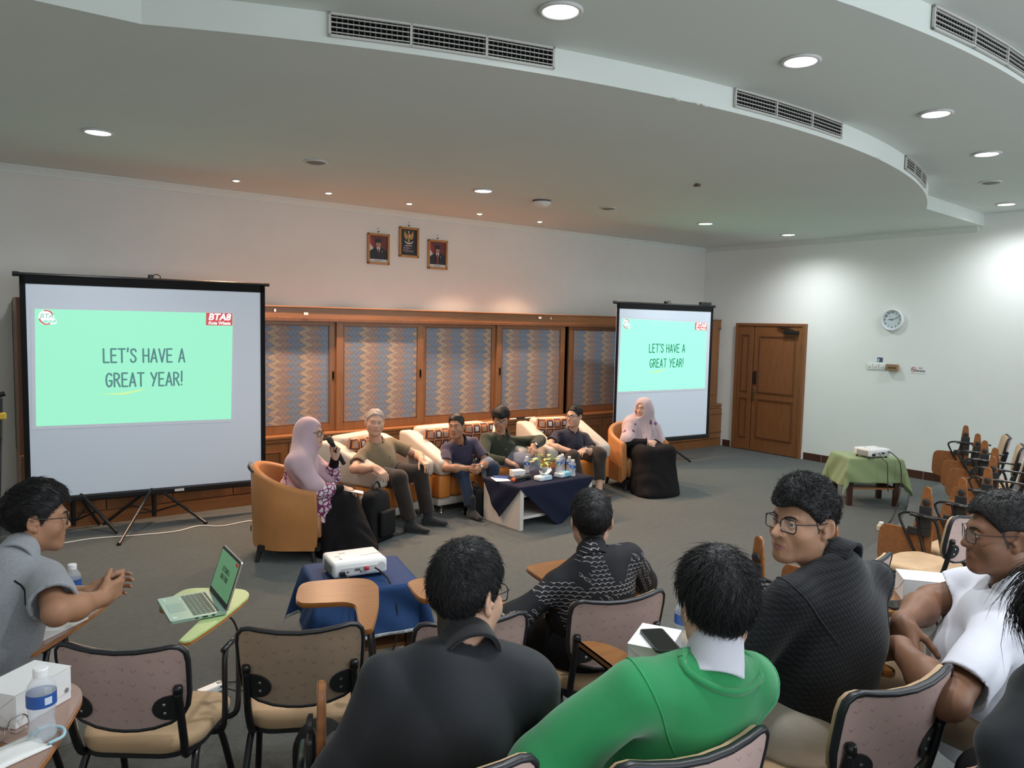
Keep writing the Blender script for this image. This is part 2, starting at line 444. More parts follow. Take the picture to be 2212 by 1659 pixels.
# sliding panels: outer x limits, depth in front of the plane
for i, (xa, xb, dy, hx) in enumerate(((0.70, 1.74, 0.03, 1.69), (1.72, 2.76, 0.0, 1.77), (2.74, 3.755, 0.03, 3.71), (3.74, 4.90, 0.0, 4.855), (4.86, 6.06, 0.03, 4.90), (6.03, 7.24, 0.0, 6.085), (7.34, 8.45, 0.03, 8.40), (8.43, 9.50, 0.0, 8.48), (9.48, 10.26, 0.03, 9.52))):
    fw = 0.085; z0, z1 = 0.72, 1.985
    bm = nb()
    for c_, s_ in ((((xa+fw/2), dy, (z0+z1)/2), (fw, 0.035, z1-z0)), (((xb-fw/2), dy, (z0+z1)/2), (fw, 0.035, z1-z0)), (((xa+xb)/2, dy, z1-0.024), (xb-xa-2*fw, 0.035, 0.048)), (((xa+xb)/2, dy, z0+0.045), (xb-xa-2*fw, 0.035, 0.09))):
        box(bm, c_, s_, bev=0.003)
    fr = obj('sliding_panel', bm, M_CABV, cab)
    bm = nb(); box(bm, ((xa+xb)/2, dy+0.004, (z0+z1)/2+0.02), (xb-xa-2*fw+0.004, 0.02, z1-z0-0.14)); obj('zigzag_fabric', bm, M_ZIG, fr)
    bm = nb(); a, b_ = xa+fw, xb-fw
    for c_, s_ in (((a+0.005, dy-0.01, 1.37), (0.010, 0.016, z1-z0-0.14)), ((b_-0.005, dy-0.01, 1.37), (0.010, 0.016, z1-z0-0.14)), (((a+b_)/2, dy-0.01, z1-0.053), (b_-a, 0.016, 0.010)), (((a+b_)/2, dy-0.01, z0+0.095), (b_-a, 0.016, 0.010))): box(bm, c_, s_)
    obj('bead', bm, M_CABD, fr)
    bm = nb(); box(bm, (hx, dy-0.019, 1.36), (0.032, 0.008, 0.115), bev=0.003, mi=0); box(bm, (hx, dy-0.022, 1.36), (0.018, 0.008, 0.085), mi=1)
    obj('finger_pull', bm, [mat('bronze', (0.16, 0.09, 0.045), rough=0.35, metal=0.8), M_VOID], fr)
# cupboard doors below the ledge
x = 0.72
while x < 10.6:
    w = 0.60; bm = nb(); box(bm, (x+w/2, -0.122, 0.385), (w-0.008, 0.024, 0.50), bev=0.003)
    d = obj('cupboard_door', bm, M_CABV, cab)
    bm = nb(); a, b_, c_, e_ = x+0.09, x+w-0.09, 0.235, 0.545
    for cc, ss in ((((a+b_)/2, -0.137, c_), (b_-a+0.02, 0.012, 0.016)), (((a+b_)/2, -0.137, e_), (b_-a+0.02, 0.012, 0.016)), ((a, -0.137, (c_+e_)/2), (0.016, 0.012, e_-c_)), ((b_, -0.137, (c_+e_)/2), (0.016, 0.012, e_-c_))): box(bm, cc, ss, bev=0.003)
    obj('door_moulding', bm, M_CABD, d)
    x += w
# scraps of tape left on the header
for x, w, dz in ((3.35, 0.05, 0.015), (3.0, 0.02, 0.05), (6.72, 0.05, 0.05), (6.92, 0.012, 0.045)):
    bm = nb(); box(bm, (x, -0.0705, 2.05+dz*0.8), (w, 0.002, 0.028)); obj('tape_scrap', bm, M_WHITEP, cab)

# ---------------------------------------------------------------- recessed lights
M_LENS = mat('led_lens', (0.9, 0.92, 1.0), rough=0.4, emit=(0.93, 0.95, 1.0), es=9.0)
M_WARM = mat('halogen_lens', (1.0, 0.8, 0.55), rough=0.4, emit=(1.0, 0.70, 0.42), es=40.0)
M_RING = mat('lamp_ring', (0.62, 0.62, 0.60), rough=0.35, spec=0.5)
def downlight(x, y, z, label, energy=115.0):
    t = thing('downlight', label, 'ceiling light', (x, y, z), 0, 'round white recessed ceiling lights')
    bm = nb(); lathe(bm, [(0.083, -0.002), (0.108, 0.0), (0.112, -0.006), (0.098, -0.016), (0.086, -0.012), (0.083, -0.002)], n=32, capb=False, capt=False)
    obj('trim_ring', bm, M_RING, t, smooth=True)
    bm = nb(); lathe(bm, [(0.086, -0.010), (0.07, -0.0115), (0.03, -0.012)], n=32, capb=False)
    obj('diffuser', bm, M_LENS, t, smooth=True)
    lamp('downlight_glow', 'SPOT', (0, 0, -0.03), energy, (0.93, 0.97, 1.0), t, spot_size=math.radians(160), spot_blend=1.0, shadow_soft_size=0.08)
    return t
downlight(1.068, 6.54, ZC, 'round ceiling light above the left projection screen')
downlight(4.617, 6.557, ZC, 'round ceiling light nearest the smoke detector, above the coffee table')
downlight(8.157, 6.509, ZC, 'round ceiling light above the right projection screen', 130)
downlight(9.898, 6.407, ZC, 'round ceiling light closest to the door corner', 140)
for i, (x, y, lb) in enumerate(((2.484, 2.905, 'round ceiling light at the top edge of the photo, right of the longest vent'), (3.97, 2.545, 'round ceiling light above the middle vent of the curved step'),
        (5.604, 2.525, 'round ceiling light to the right of the middle vent'), (7.15, 2.785, 'round ceiling light just above the small vent at the end of the curve'), (10.05, 3.67, 'round ceiling light low at the right edge near the right wall'))):
    downlight(x, y, ZC+0.15, lb, 135)
for i, (x, y) in enumerate(((1.45, 1.30), (3.1, 0.90), (4.75, 0.78))): downlight(x, y, ZC+0.30, ('leftmost', 'middle', 'rightmost')[i]+' added round light in the highest ceiling, out of view, for the audience rows', 135)  # out-of-view lamps, added to light the audience rows
SPOTS = ((2.499, 7.833), (3.495, 7.861), (4.498, 7.875), (5.55, 7.952), (6.538, 7.964))
for i, (x, y) in enumerate(SPOTS):
    t = thing('halogen_spot', ('leftmost', 'second from left', 'middle', 'second from right', 'rightmost')[i]+' small warm halogen spot in the ceiling along the back wall', 'ceiling light', (x, y, ZC), 0, 'small warm halogen spots along the back wall')
    bm = nb(); lathe(bm, [(0.030, -0.002), (0.046, 0.0), (0.046, -0.008), (0.034, -0.010), (0.030, -0.002)], n=20, capb=False, capt=False); obj('trim_ring', bm, M_RING, t, smooth=True)
    bm = nb(); lathe(bm, [(0.031, -0.004), (0.024, -0.012), (0.008, -0.016)], n=16, capb=False); obj('bulb', bm, M_WARM, t, smooth=True)
    lamp('halogen_glow', 'SPOT', (0, 0, -0.03), 270.0, (1.0, 0.63, 0.41), t, (math.radians(-20), 0, 0), spot_size=math.radians(106), spot_blend=0.5, shadow_soft_size=0.03)

# ---------------------------------------------------------------- air vents in the curved steps
M_VENT = mat('vent_paint', (0.55, 0.54, 0.50), rough=0.5)
def vent(R, x0, x1, z0, z1, label):
    xm_ = (x0+x1)/2; a = face_ang(xm_, ringy(R, xm_))
    t = thing('air_vent', label, 'air vent', (0, 0, 0), 0, 'long slatted air vents in the curved ceiling steps')
    fr, sl, bk, fin = nb(), nb(), nb(), nb()
    for k in range(3):
        xa, xb = x0+(x1-x0)*k/3, x0+(x1-x0)*(k+1)/3
        A, B = V(xa, ringy(R, xa), 0), V(xb, ringy(R, xb), 0)
        d = (B-A); ln = d.length; d.normalize(); nrm = V(d.y, -d.x, 0)   # towards the audience
        if nrm.y > 0: nrm = -nrm
        M_ = basis((A+B)/2+nrm*0.004, d, V(0, 0, 1), -nrm if False else d.cross(V(0, 0, 1)))
        zm, h = (z0+z1)/2, z1-z0; sgn = 1 if d.cross(V(0, 0, 1)).dot(nrm) > 0 else -1
        box(bk, (0, zm, 0.001*sgn), (ln, h, 0.002), M=M_)
        for yy, s_ in ((z0+0.006, (ln, 0.012)), (z1-0.006, (ln, 0.012))): box(fr, (0, yy, 0.008*sgn), (s_[0], s_[1], 0.016), M=M_)
        for xx in ((-ln/2,) if k else (-ln/2+0.006,))+((ln/2-0.006,) if k == 2 else ()): box(fr, (xx, zm, 0.008*sgn), (0.012, h, 0.016), M=M_)
        for j in range(4): box(sl, (0, z0+h*(j+1)/5, 0.010*sgn), (ln-0.012, 0.0045, 0.008), M=M_)
        n = 15
        for j in range(n): box(fin, (-ln/2+ln*(j+0.5)/n, zm, 0.004*sgn), (0.005, h-0.02, 0.004), M=M_)
    obj('frame', fr, M_VENT, t); obj('backing', bk, M_VOID, t); obj('louvres', sl, M_VENT, t)
    obj('rear_fins', fin, mat('vent_fins', (0.10, 0.10, 0.09), rough=0.6), t)
vent(R1, 1.63, 2.79, ZC+0.03, ZC+0.148, 'longest air vent, left of the top downlight in the curved ceiling step')
vent(R1, 4.11, 5.36, ZC+0.03, ZC+0.148, 'air vent in the middle right of the curved ceiling step')
vent(R1, 6.74, 7.75, ZC+0.03, ZC+0.148, 'small foreshortened air vent at the right end of the curved step')
vent(10.03, 4.13, 5.45, ZC+0.18, ZC+0.298, 'air vent in the upper step at the top right corner')

# ---------------------------------------------------------------- ceiling fittings
M_SPK = mat('speaker_mesh', (0.22, 0.22, 0.20), rough=0.6)
for x, y, z, lb in ((2.734, 6.42, ZC, 'round ceiling speaker left, above the left screen'), (6.347, 6.487, ZC, 'round ceiling speaker right of the smoke detector'), (8.516, 3.265, ZC+0.15, 'round ceiling speaker on the higher ceiling at right')):
    t = thing('ceiling_speaker', lb, 'speaker', (x, y, z), 0, 'round ceiling speakers')
    bm = nb(); lathe(bm, [(0.082, -0.001), (0.105, 0.0), (0.105, -0.008), (0.086, -0.014), (0.082, -0.001)], n=28, capb=False, capt=False); obj('rim', bm, M_RING, t, smooth=True)
    bm = nb(); lathe(bm, [(0.085, -0.006), (0.05, -0.02), (0.02, -0.024)], n=28, capb=False); obj('grille', bm, M_SPK, t, smooth=True)
t = thing('smoke_detector', 'white smoke detector on the ceiling beside the downlight', 'smoke detector', (5.46, 6.627, ZC))
bm = nb(); lathe(bm, [(0.10, 0.0), (0.10, -0.018), (0.08, -0.02)], n=24); obj('base', bm, mat('detector_dark', (0.12, 0.11, 0.1), rough=0.6), t)
bm = nb(); lathe(bm, [(0.11, -0.02), (0.105, -0.035), (0.06, -0.07), (0.035, -0.072)], n=24, capb=True); obj('cover', bm, M_WHITEP, t, smooth=True)
bm = nb(); box(bm, (0, 0, -0.012), (0.05, 0.03, 0.024)); tube(bm, [(0, 0, -0.02), (-0.04, 0.01, -0.03), (-0.05, 0.01, -0.012)], 0.004)
o = obj('ceiling_hook', bm, mat('rust', (0.12, 0.08, 0.05), rough=0.7)); o.location = (5.888, 4.811, ZC); tag(o, 'small bent hook in the bare lower ceiling', 'hook')

# ---------------------------------------------------------------- things on the right wall
def on_right(y, z, d=0.0): return basis((XR-d, y, z), (0, -1, 0), (0, 0, 1))   # local x = to the right in view, y = up, z = out of the wall
t = thing('wall_clock', 'round white wall clock on the right wall, showing a quarter to two o clock past nine'.replace(', showing a quarter to two o clock past nine', ' above the light switches'), 'clock')
t.matrix_world = on_right(5.244, 2.168)
bm = nb(); lathe(bm, [(0.155, 0.0), (0.155, 0.03), (0.148, 0.042), (0.136, 0.044), (0.130, 0.034), (0.128, 0.022)], n=48, capt=False); obj('rim', bm, mat('clock_white', (0.82, 0.84, 0.85), rough=0.35), t, smooth=True)
bm = nb(); lathe(bm, [(0.130, 0.020), (0.06, 0.0215), (0.01, 0.022)], n=48); obj('dial', bm, mat('clock_dial', (0.60, 0.68, 0.72), rough=0.6), t)
M_INK = mat('dark_ink', (0.03, 0.035, 0.04), rough=0.6)
for i in range(1, 13):
    a = math.radians(90-30*i); r = 0.103
    text_mesh('numeral', str(i), 0.036, M_INK, t, Matrix.Translation((math.cos(a)*r, math.sin(a)*r, 0.0235)))
def hand(name, ang, ln, w):
    bm = nb(); a = math.radians(90-ang)
    box(bm, (ln/2-0.012, 0, 0.026), (ln, w, 0.0015), M=Matrix.Rotation(a, 4, 'Z')); obj(name, bm, M_INK, t)
hand('hour_hand', 275, 0.066, 0.007); hand('minute_hand', 66, 0.10, 0.005); hand('second_hand', 322, 0.09, 0.0018)
for i, y in enumerate((5.535, 5.445, 5.352)):
    s = thing('light_switch', ('leftmost', 'middle', 'rightmost')[i]+' of three white light switches under the clock', 'light switch', group='white light switches on the right wall'); s.matrix_world = on_right(y, 1.502)
    bm = nb(); box(bm, (0, 0, 0.006), (0.086, 0.086, 0.012), bev=0.004); obj('plate', bm, M_WHITEP, s)
    bm = nb(); box(bm, (0, 0.0, 0.014), (0.045, 0.03, 0.008), bev=0.003); obj('rocker', bm, mat('switch_cream', (0.7, 0.7, 0.66), rough=0.4), s)
t = thing('control_box', 'brown control box beside the light switches', 'control box'); t.matrix_world = on_right(5.198, 1.50)
bm = nb(); box(bm, (0, 0, 0.03), (0.155, 0.09, 0.06), bev=0.006); obj('housing', bm, mat('box_bronze', (0.30, 0.18, 0.09), rough=0.4), t)
bm = nb(); box(bm, (0.01, 0, 0.062), (0.12, 0.008, 0.005)); box(bm, (0, 0.043, 0.032), (0.15, 0.006, 0.05)); obj('slot', bm, M_BLACK, t)
t = thing('instruction_sticker', 'small dark blue sticker above the light switches', 'sticker'); t.matrix_world = on_right(5.394, 1.60)
bm = nb(); box(bm, (0, 0, 0.001), (0.08, 0.065, 0.002)); obj('backing', bm, mat('sticker_blue', (0.02, 0.04, 0.10), rough=0.5), t)
bm = nb(); box(bm, (-0.02, -0.004, 0.0025), (0.026, 0.045, 0.001)); obj('icon', bm, mat('sticker_light', (0.45, 0.65, 0.75), rough=0.5), t)
for k in range(3):
    bm = nb(); box(bm, (0.02, 0.018-0.018*k, 0.0025), (0.026, 0.006, 0.001)); obj('line', bm, mat('sticker_line', (0.3, 0.35, 0.4), rough=0.5), t)
t = thing('no_smoking_sign', 'small white no smoking sign right of the light switches', 'sign'); t.matrix_world = on_right(4.86, 1.49)
bm = nb(); prism(bm, rrect(0.21, 0.10, 0.008), 0, 0.003); obj('plate', bm, mat('sign_white', (0.8, 0.82, 0.82), rough=0.4), t)
M_RED = mat('sign_red', (0.42, 0.05, 0.05), rough=0.5)
bm = nb(); lathe(bm, [(0.026, 0.0032), (0.026, 0.004), (0.034, 0.004), (0.034, 0.0032)], c=(-0.06, 0, 0), n=28, capb=False, capt=False)
box(bm, (-0.06, 0, 0.0038), (0.062, 0.007, 0.001), M=Matrix.Translation((-0.06, 0, 0)) @ Matrix.Rotation(math.radians(-45), 4, 'Z') @ Matrix.Translation((0.06, 0, 0)))
obj('ban_symbol', bm, M_RED, t)
bm = nb(); box(bm, (-0.06, -0.001, 0.0034), (0.04, 0.009, 0.0006)); obj('cigarette', bm, M_INK, t)
text_mesh('lettering', 'NO', 0.030, M_RED, t, Matrix.Translation((0.032, 0.022, 0.0034)), bold=0.0006)
text_mesh('lettering', 'SMOKING', 0.027, M_INK, t, Matrix.Translation((0.035, -0.016, 0.0034)), bold=0.001)

# ---------------------------------------------------------------- three framed pictures on the back wall
M_GOLD = wood('gilt_wood', (0.36, 0.17, 0.05), (0.50, 0.27, 0.09), axis='Z', rough=0.35)
def picture(label, x0, x1, z0, z1, art):
    w, h = x1-x0, z1-z0
    t = thing('framed_picture', label, 'picture', group='framed official pictures on the back wall'); t.matrix_world = basis(((x0+x1)/2, YB-0.002, (z0+z1)/2), (1, 0, 0), (0, 0, 1))
    bm = nb(); f = 0.028
    for cc, ss in (((-w/2+f/2, 0), (f, h)), ((w/2-f/2, 0), (f, h)), ((0, h/2-f/2), (w, f)), ((0, -h/2+f/2), (w, f))): box(bm, (cc[0], cc[1], 0.014), (ss[0], ss[1], 0.028), bev=0.007)
    obj('frame', bm, M_GOLD, t)
    bm = nb(); lathe(bm, [(0.008, 0.0), (0.008, 0.02)], c=(0, h/2+0.022, 0), n=8); lathe(bm, [(0.004, 0.0), (0.004, 0.012)], c=(0.0, h/2+0.06, 0), n=8); obj('hook', bm, M_BLACK, t)
    art(t, w-2*f, h-2*f)
def flat(t, name, poly, z, m):
    bm = nb(); prism(bm, poly, z, z+0.0008); obj(name, bm, m, t)
def ell2(cx, cy_, rx, ry, n=20, a0=0, a1=360): return [(cx+rx*math.cos(math.radians(a0+(a1-a0)*i/n)), cy_+ry*math.sin(math.radians(a0+(a1-a0)*i/n))) for i in range(n+(0 if a1-a0 == 360 else 1))]
def portrait(tie_c, tie_w, head_dy, sc):
    def art(t, w, h):
        flat(t, 'backdrop', [(-w/2, -h/2), (w/2, -h/2), (w/2, h/2), (-w/2, h/2)], 0.004, mat('maroon_drape', (0.13, 0.035, 0.035), rough=0.5, var=0.3, vscale=30, stretch=(2, 0.2, 1)))
        flat(t, 'flag_red', [(-w/2, 0.02), (-w/2+0.06, -0.01), (-w/2+0.05, 0.10), (-w/2+0.02, h/2), (-w/2, h/2)], 0.005, mat('flag_red', (0.30, 0.035, 0.045), rough=0.5))
        flat(t, 'flag_white', [(-w/2, -0.03), (-w/2+0.065, -0.01), (-w/2+0.0, 0.075)], 0.006, mat('flag_white', (0.62, 0.6, 0.58), rough=0.5))
        suit = mat('suit_black', (0.016, 0.018, 0.022), rough=0.5)
        flat(t, 'suit', [(-w/2, -h/2+0.035), (w/2, -h/2+0.035), (w/2, -0.04), (w/2-0.02, -0.012), (0.045, 0.02), (-0.04, 0.02), (-w/2+0.03, -0.012), (-w/2, -0.035)], 0.007, suit)
        flat(t, 'shirt', [(-0.028, 0.02), (0.028, 0.02), (0.004, -0.06)], 0.008, mat('flag_white', (0.62, 0.6, 0.58)))
        flat(t, 'necktie', [(-tie_w, 0.006), (tie_w, 0.006), (tie_w*1.2, -0.075 if tie_w < 0.009 else -h/2+0.04), (0, -0.085 if tie_w < 0.009 else -h/2+0.036), (-tie_w*1.2, -0.075 if tie_w < 0.009 else -h/2+0.04)], 0.009, mat('tie_%s' % tie_c[0], tie_c[1], rough=0.5))
        skin = mat('portrait_skin', (0.42, 0.22, 0.16), rough=0.5)
        flat(t, 'face', ell2(0, 0.06+head_dy, 0.031*sc, 0.042*sc), 0.010, skin)
        flat(t, 'cap', [(-0.034*sc, 0.075+head_dy), (0.034*sc, 0.075+head_dy), (0.032*sc, 0.122+head_dy), (0.01, 0.128+head_dy), (-0.032*sc, 0.118+head_dy)], 0.011, suit)
        for sx in (-1, 1): flat(t, 'eye', ell2(sx*0.012, 0.064+head_dy, 0.005, 0.0025, 10), 0.011, suit)
        flat(t, 'mouth', ell2(0, 0.036+head_dy, 0.011, 0.003, 10), 0.011, mat('tie_red', (0.30, 0.03, 0.06)))
        flat(t, 'pin', ell2(0.05, -0.03, 0.003, 0.012, 8), 0.009, mat('flag_white', (0.62, 0.6, 0.58)))
        flat(t, 'caption_strip', [(-w/2, -h/2), (w/2, -h/2), (w/2, -h/2+0.034), (-w/2, -h/2+0.034)], 0.012, mat('flag_white', (0.62, 0.6, 0.58)))
        flat(t, 'caption_line', [(-0.05, -h/2+0.015), (0.05, -h/2+0.015), (0.05, -h/2+0.02), (-0.05, -h/2+0.02)], 0.0132, M_INK)
    return art
def eagle(t, w, h):
    flat(t, 'backdrop', [(-w/2, -h/2), (w/2, -h/2), (w/2, h/2), (-w/2, h/2)], 0.004, mat('emblem_black', (0.012, 0.013, 0.016), rough=0.4))
    gold = mat('emblem_gold', (0.40, 0.27, 0.09), rough=0.45); wh = mat('flag_white', (0.62, 0.6, 0.58)); y0 = 0.075
    for s in (-1, 1):
        flat(t, 'wing', [(s*0.012, y0-0.01), (s*0.02, y0+0.02), (s*0.045, y0+0.04), (s*0.058, y0+0.075), (s*0.068, y0+0.04), (s*0.068, y0+0.0), (s*0.055, y0-0.03), (s*0.03, y0-0.042)][::s], 0.006, gold)
        flat(t, 'leg', [(s*0.005, y0-0.04), (s*0.014, y0-0.045), (s*0.02, y0-0.07), (s*0.012, y0-0.07)][::s], 0.006, gold)
    flat(t, 'body', ell2(0, y0-0.005, 0.016, 0.05), 0.007, gold); flat(t, 'head', ell2(-0.003, y0+0.055, 0.012, 0.013), 0.008, mat('emblem_pale', (0.55, 0.42, 0.2), rough=0.5))
    flat(t, 'tail', [(-0.008, y0-0.045), (0.008, y0-0.045), (0.014, y0-0.078), (-0.014, y0-0.078)], 0.006, gold)
    for i, (a, b, m) in enumerate(((-1, 0, mat('sign_red', (0.42, 0.05, 0.05))), (0, 1, wh))):
        flat(t, 'shield', [(a*0.013, y0+0.022), (b*0.013, y0+0.022), (b*0.013, y0-0.008), (0 if b <= 0 else 0.0, y0-0.02), (a*0.013, y0-0.008)] if a < 0 else [(0, y0+0.022), (0.013, y0+0.022), (0.013, y0-0.008), (0, y0-0.02)], 0.008, m)
    flat(t, 'ribbon', [(-0.06, y0-0.055), (-0.03, y0-0.078), (0, y0-0.085), (0.03, y0-0.078), (0.06, y0-0.055), (0.062, y0-0.068), (0.032, y0-0.094), (0, y0-0.10), (-0.032, y0-0.094), (-0.062, y0-0.068)][::-1], 0.009, wh)
    text_mesh('lettering', 'PANCASILA', 0.020, wh, t, Matrix.Translation((0, y0-0.118, 0.006)), bold=0.0004)
    for k in range(5):
        ww = (0.06, 0.09, 0.05, 0.12, 0.12)[k]; yk = y0-0.138-0.014*k
        flat(t, 'text_line', [(-0.05, yk), (-0.05+ww, yk), (-0.05+ww, yk+0.005), (-0.05, yk+0.005)], 0.006, mat('text_grey', (0.35, 0.35, 0.34)))
        flat(t, 'bullet_icon', [(-0.073, yk-0.001), (-0.06, yk-0.001), (-0.06, yk+0.009), (-0.073, yk+0.009)], 0.006, (mat('sign_red', (0.42, 0.05, 0.05)), wh)[k % 2])
picture('framed portrait of a man in a black cap, left of the eagle emblem', 4.30, 4.60, 2.695, 3.07, portrait(('dark', (0.10, 0.02, 0.035)), 0.008, 0, 1.05))
picture('framed golden eagle emblem on black, highest of the three frames', 4.735, 5.02, 2.81, 3.185, eagle)
picture('framed portrait of a man with bright red tie, right of the eagle emblem', 5.155, 5.455, 2.685, 3.062, portrait(('red', (0.36, 0.03, 0.06)), 0.010, -0.005, 0.95))
# ---------------------------------------------------------------- projection screens
M_FABRIC = mat('screen_fabric', (0.62, 0.68, 0.76), rough=0.9, spec=0.1, emit=(0.62, 0.72, 0.84), es=0.14)  # projector light on fabric, halo and slides is put in as emission
M_SLIDE = mat('slide_green', (0.10, 0.17, 0.14), rough=0.9, spec=0.05, emit=(0.335, 0.895, 0.605), es=0.92)
M_SLIDER = mat('slide_green_right', (0.10, 0.17, 0.14), rough=0.9, spec=0.05, emit=(0.36, 1.6, 0.76), es=1.0)
M_HALO = mat('slide_edge', (0.55, 0.58, 0.64), rough=0.9, emit=(0.62, 0.68, 0.78), es=0.24)
M_SLTXT = mat('slide_ink', (0.03, 0.06, 0.07), rough=0.9, emit=(0.10, 0.24, 0.235), es=0.9)
M_SLTXTR = mat('slide_ink_right', (0.02, 0.06, 0.06), rough=0.9, emit=(0.015, 0.14, 0.12), es=0.9)
M_SLRED = mat('slide_red', (0.2, 0.02, 0.03), rough=0.9, emit=(0.62, 0.10, 0.11), es=0.9)
M_SLWHT = mat('slide_white', (0.5, 0.5, 0.5), rough=0.9, emit=(0.85, 0.95, 0.92), es=0.9)
M_SLYEL = mat('slide_yellow', (0.3, 0.3, 0.1), rough=0.9, emit=(0.55, 0.86, 0.36), es=0.9)
M_SLTEAL = mat('slide_teal', (0.05, 0.3, 0.2), rough=0.9, emit=(0.12, 0.55, 0.38), es=0.9)
# single stroke lettering, drawn like the hand lettered slide (unit height 1)
GLY = {
 'L': (0.42, [[(0, 1), (0, 0), (0.42, 0)]]), 'E': (0.42, [[(0.42, 1), (0, 1), (0, 0), (0.42, 0)], [(0, 0.52), (0.36, 0.52)]]),
 'T': (0.52, [[(0, 1), (0.52, 1)], [(0.26, 1), (0.26, 0)]]), "'": (0.08, [[(0.06, 1.06), (0.02, 0.82)]]),
 'S': (0.44, [[(0.44, 0.82), (0.38, 0.95), (0.22, 1.0), (0.06, 0.93), (0.03, 0.75), (0.12, 0.6), (0.32, 0.45), (0.43, 0.28), (0.38, 0.08), (0.2, 0), (0.04, 0.06), (0, 0.2)]]),
 'H': (0.46, [[(0, 1), (0, 0)], [(0.46, 1), (0.46, 0)], [(0, 0.5), (0.46, 0.5)]]), 'A': (0.5, [[(0, 0), (0.27, 1), (0.5, 0)], [(0.1, 0.3), (0.43, 0.3)]]),
 'V': (0.5, [[(0, 1), (0.25, 0), (0.5, 1)]]), 'R': (0.46, [[(0, 0), (0, 1), (0.26, 0.98), (0.4, 0.86), (0.4, 0.66), (0.26, 0.54), (0, 0.5)], [(0.18, 0.52), (0.46, 0)]]),
 'G': (0.48, [[(0.46, 0.84), (0.36, 0.97), (0.2, 0.98), (0.06, 0.82), (0, 0.5), (0.06, 0.16), (0.2, 0.0), (0.38, 0.06), (0.46, 0.22), (0.46, 0.44), (0.26, 0.44)]]),
 'Y': (0.5, [[(0, 1), (0.26, 0.5)], [(0.5, 1), (0.14, 0)]]), '!': (0.06, [[(0.05, 1.08), (0.03, 0.3)], [(0.02, 0.06), (0.02, 0.04)]]), ' ': (0.22, [])}
def lettering(name, txt, x, y, h, w, th, m, parent, z):
    """strokes of txt centred at x with cap height h, squeezed to total width w"""
    gap = 0.20; tot = sum(GLY[c][0] for c in txt)+gap*(len(txt)-1); k = w/tot
    bm = nb(); px = x-w/2
    for c in txt:
        gw, strokes = GLY[c]
        for s in strokes:
            P = [V(px+a*k, y+b*h, z) for a, b in s]
            n = len(P)
            for i in range(n-1):
                d = (P[i+1]-P[i]); d.normalize(); q = V(-d.y, d.x, 0)*th/2
                prism(bm, [(P[i]+q).to_2d(), (P[i]-q).to_2d(), (P[i+1]-q).to_2d(), (P[i+1]+q).to_2d()], z, z+0.0008)
            for p in P: prism(bm, ell2(p.x, p.y, th/2, th/2, 10), z, z+0.0009)
        px += (gw+gap)*k
    return obj(name, bm, m, parent)
def quad_map(q):
    """bilinear map of (u, v) onto the four slide corners TL, TR, BR, BL"""
    tl, tr, br, bl = q
    return lambda u, v: ((bl[0]*(1-u)+br[0]*u)*(1-v)+(tl[0]*(1-u)+tr[0]*u)*v, (bl[1]*(1-u)+br[1]*u)*(1-v)+(tl[1]*(1-u)+tr[1]*u)*v)
